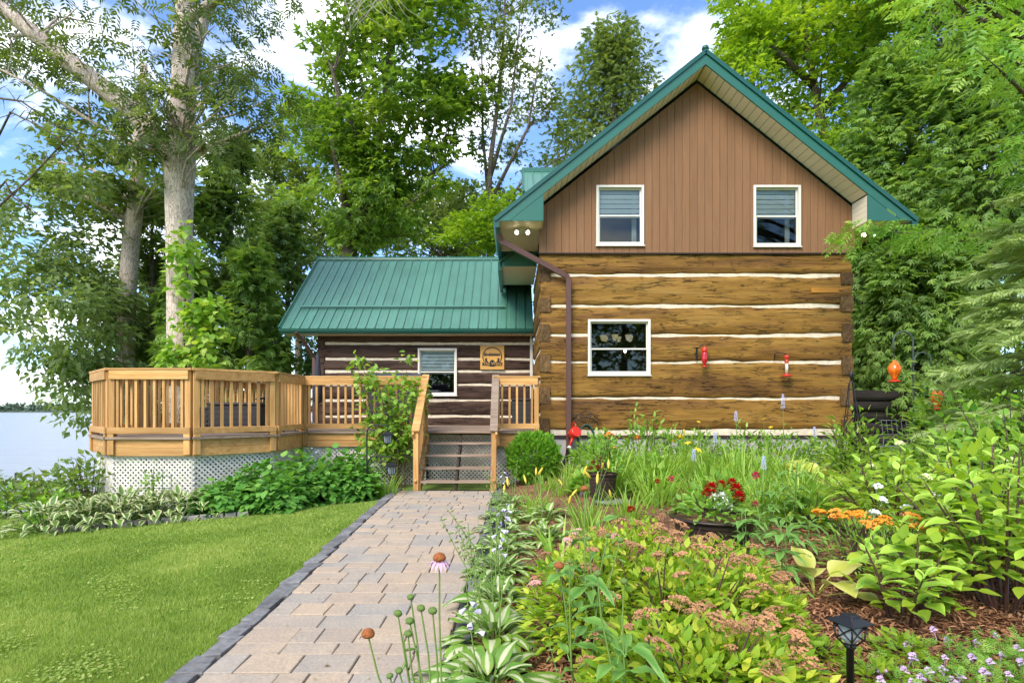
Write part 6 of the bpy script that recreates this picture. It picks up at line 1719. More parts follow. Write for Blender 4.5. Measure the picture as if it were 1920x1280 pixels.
foliage('foliage', T_L, pos, d, up, .12 * rng.uniform(.7, 1.2, len(pos)), .085, rng.normal(.5, .25, len(pos)), L_VINE, cv)
# vine on the big trunk
vt = thing('trunk_vine', 'light green vine climbing the big pale trunk', 'vine', (P(345, 700, 13.6).x, 13.6, gz(-8.1, 13.6)))
rng = np.random.default_rng(430); cl = []
MB().tube([P(352, 850, 13.62), P(350, 700, 13.62), P(343, 600, 13.6), P(352, 520, 13.6), P(342, 440, 13.6)], [.03, .028, .022, .015, .006], 6).build('stem', B_TWIG, vt)
for x0, x1, y0, y1, n_ in ((325, 365, 430, 480, 7), (322, 362, 480, 540, 7), (340, 410, 570, 640, 15), (310, 415, 620, 690, 22)):
    for _ in range(n_): cl.append(tuple(P(rng.uniform(x0, x1), rng.uniform(y0, y1), rng.uniform(13.2, 13.6))))
cl = np.array(cl); pos, d, up, idx = clump_leaves(rng, cl, np.full(len(cl), .28), 17, .9, None, .3, .6)
foliage('foliage', T_L, pos, d, up, .2 * rng.uniform(.7, 1.2, len(pos)), .14, rng.normal(.6, .25, len(pos)), L_VINE, vt)
# iris / lily leaves by the hook
ir = thing('iris_clump', 'clump of long strap leaves at the foot of the shepherd hook', 'plant', (-2.25, 9.75, 0)); blades('foliage', L_GRASSY, -2.2, 9.75, 0, 70, .55, .022, 440, ir, spread=.28, lean=.5, tint=(.35, .2))
# leafy trellis against the lattice
tx = P(295, 0, 8.7).x; tz = gz(tx, 8.72); tl = thing('garden_trellis', 'green wire trellis with a thin climber against the lattice', 'trellis', (tx, 8.72, tz))
M_GWIRE = plain('green_wire', (.03, .12, .06), .5)
for s_ in (-.2, -.07, .07, .2): MB().tube([(tx + s_, 8.72, tz), (tx + s_, 8.72, tz + .62 + .1 * math.cos(s_ * 7))], .006, 5).build('upright', M_GWIRE, tl)
for z_ in (.2, .42, .6): MB().tube([(tx - .2, 8.72, tz + z_), (tx + .2, 8.72, tz + z_)], .005, 5).build('crossbar', M_GWIRE, tl)
cb = thing('climber', 'thin young climber on the green trellis in front of the lattice', 'climber', (tx, 8.68, tz)); rng = np.random.default_rng(441)
MB().tube([(tx - .05, 8.68, tz - .02), (tx - .04, 8.66, tz + .35), (tx - .07, 8.68, tz + .68)], [.008, .006, .003], 5).build('stem', B_TWIG, cb)
n = 150; pos = np.stack([tx - .05 + rng.normal(0, .09, n), 8.66 + rng.normal(0, .04, n), tz + rng.uniform(.02, .72, n)], 1)
foliage('foliage', T_L, pos, unit(rng, n) * np.array([1, 1, .5]) + np.array([0, -.3, -.2]), np.array([0, 0, 1.]) + unit(rng, n) * .6, .06, .04, rng.normal(.4, .2, n), L_VINE, cb)
# shrubs on the lake slope
sl = ['dark leafy bush growing beside the deck lattice', 'loose shrub on the slope above the dock', 'low fern-like shrub at the lawn edge by the lake', 'rounded shrub further along the lawn edge', 'small shrub below the lattice corner', 'bushy plant beyond the lawn by the water']
for i, (px_, py_, Y_, r_, h_, m_) in enumerate(((165, 950, 9.2, .55, 1.1, L_CEDAR), (120, 960, 9.6, .6, .8, L_OAK), (60, 975, 9.6, .7, .6, L_GREEN), (5, 985, 9.6, .8, .7, L_OAK), (110, 970, 8.6, .4, .45, L_GREEN), (-50, 950, 11, 1.0, 1.0, L_OAK))):
    x_ = P(px_, 0, Y_).x; shrub('lakeside_shrub', sl[i], x_, Y_, r_, h_, T_L, (.12, .075), 420, m_, 450 + i, 'shrubs on the lake slope', tint=(.45, .22), shell=.4)

# ------------------------------------------------------------------ ball cedar
bc_ = Vector((.40, 10.55, gz(.4, 10.55))); t = thing('ball_cedar', 'clipped round bright green cedar between the steps and the log wall', 'shrub', bc_)
MB().tube([bc_ + Vector((0, 0, -.05)), bc_ + Vector((0, 0, .45))], .03, 7).build('trunk', B_GREY, t)
rng = np.random.default_rng(460); n = 3600; v = unit(rng, n); k = .8 + .2 * rng.random(n)
lump = 1 + .20 * np.array([mnoise.noise((a * 3, b * 3, c * 3)) for a, b, c in v]) + .10 * (rng.random(n) < .05)
pos = np.array([bc_.x, bc_.y, bc_.z + .47]) + v * (k * lump)[:, None] * np.array([.46, .46, .44])
foliage('foliage', T_FROND, pos, v + unit(rng, n) * .5 + np.array([0, 0, .3]), v + unit(rng, n) * .8, .10, .10, rng.normal(.5, .22, n), L_BALL, t)

# ------------------------------------------------------------------ spireas with rust flower heads
M_RUST = plain('rust_floret', (.40, .20, .095), .85, var=.35, scale=50, obj_rnd=.22)
M_PINK = plain('pink_floret', (.52, .27, .23), .85, var=.35, scale=50, obj_rnd=.2)
def floret_mesh(mat, seed, r=.05, n=46, flat=.35, dot=.0075):
    rr = random.Random(seed); q = MB()
    for k in range(n):
        a = rr.random() * 6.28; e = math.sqrt(rr.random()) * r; p = Vector((e * math.cos(a), e * math.sin(a), r * flat * (1 - (e / r) ** 2) + rr.uniform(-.004, .004))); s_ = dot * rr.uniform(.7, 1.4)
        q.add([p + Vector((0, 0, s_)), p + Vector((s_, 0, 0)), p + Vector((0, s_, 0)), p + Vector((-s_, 0, 0)), p + Vector((0, -s_, 0)), p - Vector((0, 0, s_))],
              [(0, 1, 2), (0, 2, 3), (0, 3, 4), (0, 4, 1), (5, 2, 1), (5, 3, 2), (5, 4, 3), (5, 1, 4)])
    q.tube([(0, 0, -.07), (0, 0, .002)], .0018, 4, caps=False)
    for k in range(5): q.tube([(0, 0, -.03), (r * .6 * math.cos(k * 1.256), r * .6 * math.sin(k * 1.256), .004)], .0013, 3, caps=False)
    me = q.mesh('flower_cluster'); me.materials.append(mat); return me
FR = [floret_mesh(M_RUST, i, r=.042 + .008 * i) for i in range(4)]; FP = [floret_mesh(M_PINK, 9 + i, r=.045) for i in range(2)]
spl = ['golden spirea nearest the path with pinkish heads', 'golden spirea behind the pinkish one', 'golden spirea in the middle of the group', 'golden spirea in front of the red flower pot', 'golden spirea beside the open mulch', 'golden spirea at the front of the group', 'golden spirea next to the path light', 'small golden spirea beyond the yellow hosta', 'golden spirea between pot and coneflowers']
spots = [(.50, 3.40, .42, .66), (.85, 4.0, .48, .56), (.92, 3.1, .50, .62), (1.42, 3.95, .44, .42), (1.27, 3.15, .36, .48), (.72, 2.38, .44, .54), (1.02, 2.5, .32, .42), (1.5, 3.55, .30, .34), (1.15, 4.45, .42, .46)]
for i, (x_, y_, r_, h_) in enumerate(spots):
    s_ = shrub('spirea', spl[i], x_, y_, r_, h_, T_L, (.062, .030), 1900, L_SPIREA, 500 + i, 'golden spireas in the foreground bed', tint=(.42, .3), stems=16, upright=.4, low=.15, shell=.5, stem_m=M_BROWNPIPE)
    rr = random.Random(600 + i)
    for k in range(23):
        a = rr.random() * 6.28; e = math.sqrt(rr.random()) * .98; lz = h_ * (.12 + .88 * math.sqrt(max(0, 1 - e * e * .9))) + rr.uniform(.0, .05)
        me_ = rr.choice(FP) if (i == 0 and rr.random() < .45) else rr.choice(FR)
        copy_part(me_, s_, (r_ * e * math.cos(a), r_ * e * math.sin(a), lz), (rr.uniform(-.35, .35), rr.uniform(-.35, .35), a), rr.uniform(.55, 1.05), 'flower_cluster')
rr = random.Random(77)
for i, (px_, py_, Y_, s_) in enumerate(((1475, 1170, 3.3, .16), (1690, 1180, 3.0, .14), (1640, 1215, 2.7, .14), (1540, 1205, 3.0, .12))):
    x_ = P(px_, 0, Y_).x
    shrub('spirea_seedling', ['leafy seedling between the spirea and the yellow hosta', 'leafy seedling right of the path light', 'tiny seedling beside the path light stake', 'tiny seedling in front of the yellow hosta'][i], x_, Y_, s_, s_ * 1.1, T_L, (.055, .028), 160, L_LIME, 520 + i, 'seedlings on the mulch', cat='plant', stems=5, tint=(.35, .2))

# ------------------------------------------------------------------ coneflowers
M_CONE = plain('rust_cone', (.28, .085, .02), .8, var=.4, scale=90, bmp=.5)
M_BUD = plain('green_bud', (.12, .19, .04), .8, var=.3, scale=70, bmp=.5)
M_PETAL = plain('pink_petal', (.62, .36, .55), .6, var=.12)
cone_me = MB().lathe([(.008, -.006), (.02, -.002), (.022, .006), (.017, .016), (.006, .022), (.001, .023)], (0, 0, 0), 12).mesh('cone'); cone_me.materials.append(M_CONE)
bud_me = MB().lathe([(.005, -.01), (.013, -.006), (.016, .002), (.012, .010), (.004, .014)], (0, 0, 0), 10).mesh('bud'); bud_me.materials.append(M_BUD)
q = MB(); tv, tf = T_leaf(.1, .5); q.add([(a * .012, b * .036 + .012, c * .036) for a, b, c in tv], tf, True); petal_me = q.mesh('petal'); petal_me.materials.append(M_PETAL)
leaf_me = [big_leaf('leaf', M_LEAFG, .16 * s_, .05 * s_, .03, r_, 1.3, 70 + i, nx=2, ny=6, shape=[.1, .6, .95, 1.0, .85, .6, .35, .15, 0]) for i, (s_, r_) in enumerate(((1, .7), (1.15, .4), (.8, .9)))]
def coneflower(label, base, heads, group, leaves=6, seed=0, lz=(.05, .6)):
    """heads: list of (point, kind) kind: flower, spent, bud"""
    rr = random.Random(seed); b = Vector(base); t = thing('coneflower', label, 'flower', b, group)
    for p, kind in heads:
        p = Vector(p); off = Vector((rr.uniform(-.05, .05), rr.uniform(-.05, .05), 0))
        MB().tube([b + off, b.lerp(p, .4) + off * .5 + Vector((rr.uniform(-.02, .02), 0, 0)), b.lerp(p, .8) + Vector((rr.uniform(-.012, .012), 0, 0)), p], [.0045, .004, .0035, .003], 6, caps=False).build('stem', M_STALK, t)
        if kind == 'bud': copy_part(bud_me, t, p - b, (rr.uniform(-.3, .3), rr.uniform(-.3, .3), 0), rr.uniform(.8, 1.15), 'bud')
        else:
            h = copy_part(cone_me, t, p - b, (rr.uniform(-.2, .2), rr.uniform(-.2, .2), 0), 1.05, 'flower_head')
            for k in range(13 if kind == 'flower' else 3):
                copy_part(petal_me, h, (0, 0, -.002), (-.25 + rr.uniform(-.2, .15), 0, k * 2 * math.pi / 13 + rr.uniform(-.1, .1)), rr.uniform(.9, 1.1), 'petal')
    for k in range(leaves):
        z_ = rr.uniform(*lz); a = k * 2.4 + rr.uniform(-.4, .4)
        copy_part(rr.choice(leaf_me), t, (rr.uniform(-.03, .03), rr.uniform(-.03, .03), z_), (0, 0, a), rr.uniform(.8, 1.3), 'leaf')
    return t
GC = 'coneflowers'
Yc = 1.95
coneflower('pink coneflower in bloom leaning over the pavers', (-.22, Yc, gz(-.22, Yc)), [(P(824, 1048, Yc), 'flower')], GC, 9, 1, (.1, .45))
coneflower('spent coneflower with one drooping petal over the path', (-.27, Yc + .02, gz(-.27, Yc)), [(P(690, 1190, Yc), 'spent'), (P(731, 1267, Yc), 'bud'), (P(748, 1257, Yc), 'bud')], GC, 7, 2, (.05, .4))
coneflower('cluster of green coneflower buds beside the open bloom', (-.25, Yc + .06, gz(-.25, Yc)), [(P(770, 1119, Yc), 'bud'), (P(789, 1140, Yc), 'bud'), (P(811, 1145, Yc), 'bud'), (P(746, 1150, Yc), 'bud'), (P(768, 1164, Yc), 'bud'), (P(765, 1188, Yc), 'bud')], GC, 14, 3, (.05, .5))
coneflower('tall coneflower rising out of the spirea with a pale spent head', (.42, 3.0, gz(.42, 3.0)), [(P(1096, 918, 3.0), 'spent'), (P(1104, 1010, 2.9), 'bud')], GC, 10, 4, (.35, .85))
coneflower('coneflower in front of the pinkish spirea heads', (.28, 2.55, gz(.28, 2.5)), [(P(1048, 1062, 2.5), 'spent'), (P(1068, 1052, 2.5), 'bud'), (P(1140, 1004, 2.6), 'bud'), (P(1163, 1012, 2.6), 'bud')], GC, 16, 5, (.2, .75))
coneflower('leafy coneflower stems in front of the spirea group', (.42, 2.15, gz(.42, 2.15)), [(P(1170, 1090, 2.15), 'bud'), (P(1120, 1075, 2.15), 'bud')], GC, 18, 6, (.15, .6))

# ------------------------------------------------------------------ fresh green hydrangeas at the right, leaf by leaf
HL = [big_leaf('leaf', M_LEAFL, .155 * s_, .085 * s_, .02, r_, c_, 40 + i, nx=2, ny=6, wave=.03, fold=.3) for i, (s_, r_, c_) in enumerate(((1, .75, 1.0), (1.1, .45, .9), (.75, 1.05, .7), (1.0, .15, .6)))]
M_WHITEP = plain('white_petal', (.82, .82, .76), .6, var=.06)
M_CREAMP = plain('cream_panicle', (.62, .64, .32), .7, var=.15)
def hydrangea_fresh(label, x, y, r, h, nst, seed, nl=9):
    rr = random.Random(seed); z = gz(x, y); t = thing('panicle_hydrangea', label, 'shrub', (x, y, z), 'fresh green hydrangeas at the garden edge')
    for k in range(nst):
        a = k * 2.399 + rr.uniform(-.3, .3); e = math.sqrt((k + .5) / nst); tip = Vector((r * e * math.cos(a), r * e * math.sin(a), h * (1.02 - .38 * e * e) * rr.uniform(.85, 1.05))); b = Vector((.08 * math.cos(a), .08 * math.sin(a), -.03))
        mid = b.lerp(tip, .55) + Vector((0, 0, .08 * h)); W0 = Vector((x, y, z))
        MB().tube([W0 + b, W0 + mid, W0 + tip], [.011, .008, .004], 6, caps=False).build('stem', M_BROWNPIPE, t)
        for j in range(nl):
            s_ = .32 + .68 * j / (nl - 1); p = (b.lerp(mid, s_ / .55) if s_ < .55 else mid.lerp(tip, (s_ - .55) / .45)); 
            for o_ in (0, math.pi):
                if rr.random() < .12: continue
                k2 = 2 if j >= nl - 2 else rr.choice((0, 1, 1, 3))
                copy_part(HL[k2], t, p, (rr.uniform(-.25, .25), rr.uniform(-.25, .25), j * 1.57 + o_ + rr.uniform(-.4, .4)), rr.uniform(.72, 1.15) * (.8 if k2 == 2 else 1), 'leaf')
        if rr.random() < .16: copy_part(PAN, t, tip + Vector((0, 0, .03)), None, rr.uniform(.7, 1.0), 'flower_cluster')
    rg = np.random.default_rng(seed); n_ = 300 if h > .8 else 60; v = unit(rg, n_); v[:, 2] = np.abs(v[:, 2]) * .7 + .36; k_ = .35 + .6 * rg.random(n_) ** .6
    pos = np.array([x, y, z]) + v * k_[:, None] * np.array([r * .95, r * .95, h * .92]); foliage('inner_foliage', T_L, pos, v * np.array([1, 1, .4]) + unit(rg, n_) * .5, np.array([0, 0, 1.]) + unit(rg, n_) * .4, .115, .065, rg.normal(.45, .2, n_), L_LIME, t)
    return t
PAN = floret_mesh(M_CREAMP, 31, r=.055, n=60, flat=.7, dot=.009)
hydrangea_fresh('fresh green hydrangea behind the orange butterfly weed', 3.65, 5.5, .62, 1.0, 15, 701, 7)
hydrangea_fresh('big fresh green hydrangea with bare brown stems over the mulch', 3.25, 3.75, .66, 1.10, 17, 702, 8)
hydrangea_fresh('fresh green hydrangea at the outer edge of the bed', 3.55, 4.35, .6, 1.2, 14, 703, 7)
hydrangea_fresh('low fresh green hydrangea right of the path light', 2.45, 3.55, .42, .62, 9, 704, 6)

# butterfly weed: orange heads
M_OR = plain('orange_floret', (.80, .27, .015), .6, var=.25, scale=60)
FO = [floret_mesh(M_OR, 50 + i, r=.05, n=46, flat=.4, dot=.009) for i in range(2)]
for i, (px_, Y_, n_, lab_) in enumerate(((1605, 4.6, 12, 'orange butterfly weed in front of the fresh hydrangea'), (1690, 4.3, 7, 'smaller orange butterfly weed among the hydrangea stems'))):
    x_ = P(px_, 0, Y_).x; s_ = shrub('butterfly_weed', lab_, x_, Y_, .26, .5, T_L, (.07, .016), 420, L_GREEN, 720 + i, 'orange butterfly weeds', cat='flower', stems=12, upright=.5)
    rr = random.Random(730 + i)
    for k in range(n_):
        a = k * 2.4; e = math.sqrt((k + .5) / n_); copy_part(rr.choice(FO), s_, (.30 * e * math.cos(a), .26 * e * math.sin(a), .53 + rr.uniform(-.07, .05) - .08 * e), (rr.uniform(-.2, .2), rr.uniform(-.2, .2), a), rr.uniform(.8, 1.2), 'flower_cluster')
# white phlox-like flowers
FW = floret_mesh(M_WHITEP, 60, r=.05, n=40, flat=.6, dot=.014)
for i, (px_, py_, Y_) in enumerate(((1645, 912, 5.2), (1655, 938, 5.1), (1640, 962, 5.0), (1700, 952, 5.0), (1750, 930, 5.2), (1822, 940, 5.0))):
    p = P(px_, py_, Y_); z_ = gz(p.x, Y_); t = thing('white_flower', ['white flower on a tall stem behind the hydrangea leaves', 'white flower head leaning over the hydrangea', 'white flower head above the orange butterfly weed', 'white flower right of the butterfly weed', 'white flower deep among the hydrangea leaves', 'white flower near the cream panicle'][i], 'flower', (p.x, Y_, z_), 'white flowers among the hydrangeas')
    MB().tube([(p.x, Y_, z_ - .02), (p.x + .02, Y_, (z_ + p.z) / 2), tuple(p)], [.005, .004, .003], 5, caps=False).build('stem', M_STALK, t)
    copy_part(FW, t, p - Vector((p.x, Y_, z_)), (.3, 0, i), .9, 'flower_cluster')
    for k in range(5): copy_part(leaf_me[k % 3], t, (0, 0, (p.z - z_) * (.3 + .12 * k)), (0, 0, k * 2.4), .8, 'leaf')

# lilac ground cover in the near corner
M_VETCH = plain('lilac_floret', (.55, .38, .58), .6, var=.2)
FV = floret_mesh(M_VETCH, 80, r=.018, n=22, flat=.8, dot=.006)
gc = thing('ground_cover', 'low ground cover with small lilac flowers at the near edge of the mulch', 'ground cover', (2.2, 2.5, gz(2.2, 2.5)))
rng = np.random.default_rng(740); n = 3400; xx = rng.uniform(1.55, 3.2, n); yy = rng.uniform(2.1, 3.1, n); m_ = (xx - 1.55) * .9 + (2.75 - yy) * .9 + rng.normal(0, .25, n) > .45; xx, yy = xx[m_], yy[m_]; n = len(xx)
zz = np.array([gz(a, b) for a, b in zip(xx, yy)]) + rng.uniform(.02, .13, n)
foliage('foliage', T_PINN, np.stack([xx, yy, zz], 1), unit(rng, n) * np.array([1, 1, .4]) + np.array([0, 0, .4]), np.array([0, 0, 1.]) + unit(rng, n) * .5, .05, .07, rng.normal(.45, .2, n), L_GREEN, gc)
rr = random.Random(741)
for (px_, py_) in ((1652, 1257), (1693, 1258), (1712, 1282), (1750, 1181), (1710, 1232), (1776, 1200), (1771, 1233), (1767, 1256), (1741, 1260), (1822, 1232), (1866, 1192), (1877, 1228), (1857, 1243), (1908, 1217), (1915, 1243), (1800, 1268), (1845, 1262), (1890, 1265), (1700, 1210), (1830, 1205), (1650, 1275), (1725, 1272), (1785, 1278)):
    Y_ = 1.27 * FPX / (py_ + 10 - HOR); p = P(px_, py_, Y_)
    copy_part(FV, gc, p - WL[gc.name], (rr.uniform(-.3, .3), rr.uniform(-.3, .3), 0), rr.uniform(.8, 1.3), 'flower_cluster')

# ------------------------------------------------------------------ pots with flowers
def pot(x, y, r, h, label, name='flower_pot'):
    z = gz(x, y); t = thing(name, label, 'pot', (x, y, z))
    prof = [(r * .72, 0)] 
    for k in range(9):
        f_ = k / 8; prof += [(r * (.72 + .24 * f_), h * f_ * .9), (r * (.74 + .25 * f_), h * (f_ * .9 + .04))]
    MB().lathe(prof, (x, y, z), 24, smooth=False).build('body', M_POT, t)
    MB().lathe([(r * 1.0, h * .945), (r * 1.06, h * .95), (r * 1.06, h * 1.0), (r * .94, h * 1.0), (r * .92, h * .93)], (x, y, z), 24).build('rim', M_POT, t)
    MB().lathe([(r * .9, h * .90), (r * .88, h * .955)], (x, y, z), 20).build('soil', M_MULCH, t)
    return Vector((x, y, z + h))
p1 = pot(1.24, 7.8, .20, .42, 'dark ribbed pot with red flowers in front of the log wall')
p2 = pot(1.80, 5.1, .36, .38, 'wide dark ribbed pot holding the red and white flowers')
M_REDP = plain('red_petal', (.50, .006, .010), .5, var=.2, scale=40)
M_MAG = plain('magenta_petal', (.62, .02, .12), .5, var=.2, scale=40)
def petal_ball(mat, seed, r=.05, n=40, L=.035, W_=.022):
    rr = random.Random(seed); q = MB(); tv, tf = T_leaf(.2, .25)
    for k in range(n):
        ph = k * 2.399; zc = 1 - 1.45 * (k + .5) / n; rad = math.sqrt(max(0, 1 - zc * zc)); d_ = Vector((rad * math.cos(ph), rad * math.sin(ph), zc)); up_ = Vector((0, 0, 1)) if abs(d_.z) < .95 else Vector((1, 0, 0))
        x_ = d_.cross(up_).normalized(); z_ = x_.cross(d_)
        q.add([tuple(d_ * (r * .35) + x_ * (a * W_) + d_ * (b * L) + z_ * (c * L)) for a, b, c in tv], tf, True)
    me = q.mesh('blossom'); me.materials.append(mat); return me
BR, BW_, BM = petal_ball(M_REDP, 1), petal_ball(M_WHITEP, 2, n=26), petal_ball(M_MAG, 3, n=28)
def potted(label, c, heads, seed, r, h, nleaf=340):
    t = shrub('potted_flowers', label, c.x, c.y, r, h, T_L, (.075, .045), nleaf, L_GREEN, seed, cat='flower', z=c.z - .03, stems=9, tint=(.4, .2))
    for (p, me_, s_) in heads:
        p = Vector(p); MB().tube([(c.x, c.y, c.z), tuple(Vector(c).lerp(p, .6)), tuple(p)], .003, 4, caps=False).build('stem', M_STALK, t)
        copy_part(me_, t, p - WL[t.name], (random.Random(seed).uniform(-.4, .4), .3, seed), s_, 'blossom')
    return t
potted('red and white blossoms crowded in the wide pot', p2, [(P(1333, 915, 5.0), BR, 1.35), (P(1380, 918, 5.05), BR, 1.4), (P(1386, 932, 4.95), BR, 1.3), (P(1325, 925, 5.0), BR, 1.1), (P(1352, 908, 5.1), BR, 1.0), (P(1372, 905, 5.15), BR, 1.1),
        (P(1338, 932, 4.95), BW_, .9), (P(1353, 930, 4.95), BW_, 1.0), (P(1348, 950, 4.9), BW_, 1.0), (P(1370, 952, 4.9), BW_, .8), (P(1360, 942, 4.9), BW_, .9), (P(1415, 945, 4.95), BM, .8), (P(1417, 890, 5.3), BM, .85)], 760, .36, .28)
potted('leafy plant with red and magenta blossoms in the smaller pot', p1, [(P(1108, 878, 7.7), BR, .8), (P(1112, 868, 7.8), BR, .8), (P(1126, 862, 7.8), BM, 1.0), (P(1122, 876, 7.7), BR, .8), (P(1102, 867, 7.8), BW_, .6)], 761, .26, .55, 300)
# single bright blooms on stems in the bed
def bloom(label, px_, py_, Y_, me_, s_, name='garden_flower', group=None, seed=0):
    p = P(px_, py_, Y_); z_ = gz(p.x, Y_); t = thing(name, label, 'flower', (p.x, Y_, z_), group)
    MB().tube([(p.x, Y_, z_ - .02), (p.x + .015, Y_ + .01, (z_ + p.z) / 2), tuple(p)], [.005, .004, .003], 5, caps=False).build('stem', M_STALK, t)
    copy_part(me_, t, p - Vector((p.x, Y_, z_)), (.4, .2, seed), s_, 'blossom'); 
    for k in range(4): copy_part(leaf_me[k % 3], t, (0, 0, (p.z - z_) * (.15 + .17 * k)), (0, 0, k * 2.2 + seed), .8, 'leaf')
bloom('crimson flower in front of the strap leaves', 1258, 898, 6.6, BM, .9, seed=1); bloom('crimson flower lower beside it in the strap leaves', 1232, 902, 6.6, BR, .7, seed=2); bloom('deep red flower low behind the spirea', 1183, 955, 5.2, BR, .9, seed=3)
bloom('magenta flower behind the wide pot', 1417, 893, 6.0, BM, .8, seed=4)

# ------------------------------------------------------------------ daylilies, coreopsis, blue spikes
M_YEL = plain('yellow_petal', (.80, .52, .02), .5, var=.15); M_ORL = plain('orange_lily', (.72, .20, .025), .5, var=.25, scale=30); M_BLUE = plain('pale_blue_floret', (.48, .50, .74), .6, var=.2, scale=60); M_BUDY = plain('yellow_bud', (.66, .50, .06), .5, var=.2)
def lily_mesh(mat):
    q = MB(); tv, tf = T_leaf(.15, .55)
    for k in range(6):
        a = k * math.pi / 3; ca, sa = math.cos(a), math.sin(a)
        for_ = [(x_ * .032, y_ * .075, z_ * .075 + .055 * math.sin(min(1, y_) * 1.4)) for x_, y_, z_ in tv]
        q.add([(x_ * ca - y_ * sa, x_ * sa + y_ * ca, z_) for x_, y_, z_ in for_], tf, True)
    me = q.mesh('blossom'); me.materials.append(mat); return me
LYo, LYy = lily_mesh(M_ORL), lily_mesh(M_YEL)
budy_me = MB().lathe([(.003, -.03), (.009, -.01), (.012, .015), (.008, .04), (.002, .055)], (0, 0, 0), 7).mesh('bud'); budy_me.materials.append(M_BUDY)
def daylily(label, x, y, n, L, seed, heads=(), group='strap-leaved daylilies', W_=.018, tint=(.5, .22), spread=.16):
    z = gz(x, y); t = thing('daylily', label, 'daylily', (x, y, z), group); blades('foliage', L_GRASSY, x, y, z, n, L, W_, seed, t, spread=spread, tint=tint); rr = random.Random(seed)
    for p, kind in heads:
        p = Vector(p); b = Vector((x + rr.uniform(-.08, .08), y + rr.uniform(-.08, .08), z)); MB().tube([b, b.lerp(p, .5) + Vector((0, 0, .03)), p], [.005, .004, .003], 5, caps=False).build('stem', M_STALK, t)
        me_ = {'o': LYo, 'y': LYy, 'b': budy_me}[kind]; copy_part(me_, t, p - Vector((x, y, z)), (rr.uniform(.2, .8), rr.uniform(-.5, .5), rr.uniform(0, 6)), rr.uniform(.9, 1.2) * (1.35 if kind == 'b' else .9), 'bud' if kind == 'b' else 'blossom')
yl = lambda *a: [(P(x_, y_, Y_), k_) for x_, y_, Y_, k_ in a]
daylily('daylily with plump yellow buds beside the path', .30, 7.6, 60, .5, 801, yl((945, 918, 7.5, 'b'), (985, 900, 7.6, 'b'), (1005, 885, 7.7, 'b'), (952, 905, 7.6, 'b'), (1012, 885, 7.7, 'b'), (1052, 905, 7.5, 'b')))
daylily('daylily with long yellow buds in front of the smaller pot', .85, 6.4, 55, .55, 802, yl((1096, 885, 6.4, 'b'), (1104, 892, 6.4, 'b'), (1130, 875, 6.4, 'b'), (1141, 872, 6.4, 'b'), (1075, 925, 6.2, 'b'), (1068, 940, 6.1, 'b'), (1145, 928, 6.2, 'b'), (1120, 900, 6.3, 'b')))
daylily('broad-leaved lily clump rising from the hostas', .42, 4.6, 40, .62, 803, [], W_=.038, tint=(.55, .15), spread=.12)
daylily('daylily fan behind the broad-leaved lily clump', .75, 5.4, 55, .55, 804, [])
daylily('strap-leaved daylily between the ball cedar and the smaller pot', .78, 8.7, 70, .5, 805, [])
daylily('strap-leaved daylily in front of the flexible drain pipe', 1.0, 9.5, 70, .5, 806, [])
daylily('short strap-leaved clump at the foot of the ball cedar', .55, 9.4, 60, .38, 807, [])
daylily('strap-leaved daylily between the lily buds and the crimson flower', 1.35, 6.6, 70, .55, 808, [])
dlp = [(1.6, 9.6), (2.1, 9.9), (2.6, 9.2), (3.0, 9.8), (3.6, 9.4), (2.2, 8.6), (2.9, 8.3), (3.5, 8.6), (4.1, 9.2), (3.2, 7.4), (2.5, 7.3), (1.9, 7.6), (4.0, 8.1), (3.6, 7.2), (2.9, 6.7), (1.5, 8.5)]
dll = ['strap-leaved daylily against the foundation with orange blooms', 'strap-leaved daylily next to the orange-bloomed one', 'dense strap-leaved daylily in the middle of the bed', 'strap-leaved daylily with pale yellow blooms by the sill', 'strap-leaved daylily below the red bottle feeder', 'strap-leaved daylily right of the smaller pot', 'fountain-like strap-leaved daylily behind the crimson flower', 'strap-leaved daylily under the blue flower spikes', 'strap-leaved daylily beside the golden-green hosta', 'arching strap-leaved daylily behind the wide pot', 'strap-leaved daylily left of the wide pot', 'strap-leaved daylily between the two pots', 'strap-leaved daylily in front of the golden-green hostas', 'strap-leaved daylily near the flagstone', 'strap-leaved daylily touching the wide pot', 'strap-leaved daylily behind the smaller pot']
for i, (x_, y_) in enumerate(dlp):
    hd = []
    if i in (0, 1, 15): hd = yl((1140 + i * 3 % 40, 815 + 6 * i % 30, y_, 'o'), (1160 + (i * 13) % 40, 822, y_, 'o'), (1150, 842 + (i % 3) * 4, y_ - .1, 'o'))
    if i == 3: hd = yl((1262, 828, y_, 'y'), (1275, 820, y_, 'y'), (1290, 832, y_, 'y'), (1283, 812, y_, 'b'))
    if i == 5: hd = yl((1308, 845, y_, 'y'),)
    daylily(dll[i], x_, y_, 120, .82 if y_ > 8 else .66, 810 + i, hd, W_=.025, spread=.24, tint=(.5, .24))
# broad-leaved perennials against the wall
for i, (px_, Y_, r_, h_, lab_) in enumerate(((1205, 10.6, .5, 1.2, 'bushy leafy perennial against the log wall right of the iron hanger'), (1135, 9.8, .3, .95, 'tall grey-green leafy plant beside the watering can'), (1100, 10.4, .3, .7, 'leafy plant under the iron hose hanger'), (1400, 10.7, .55, .84, 'leafy perennial under the log wall sill'), (1320, 10.6, .5, .84, 'leafy perennial at the foundation below the bottle feeder'), (1260, 10.7, .45, .9, 'leafy perennial below the lower window corner'), (1470, 10.6, .5, .8, 'leafy perennial below the slim feeder'), (1535, 10.5, .4, .7, 'leafy perennial at the right foundation corner'))):
    shrub('perennial', lab_, P(px_, 0, Y_).x, Y_, r_, h_, T_L, (.12, .045), 520, L_GREEN, 840 + i, 'leafy perennials against the log wall', cat='plant', stems=9, tint=(.45, .22), upright=.4)
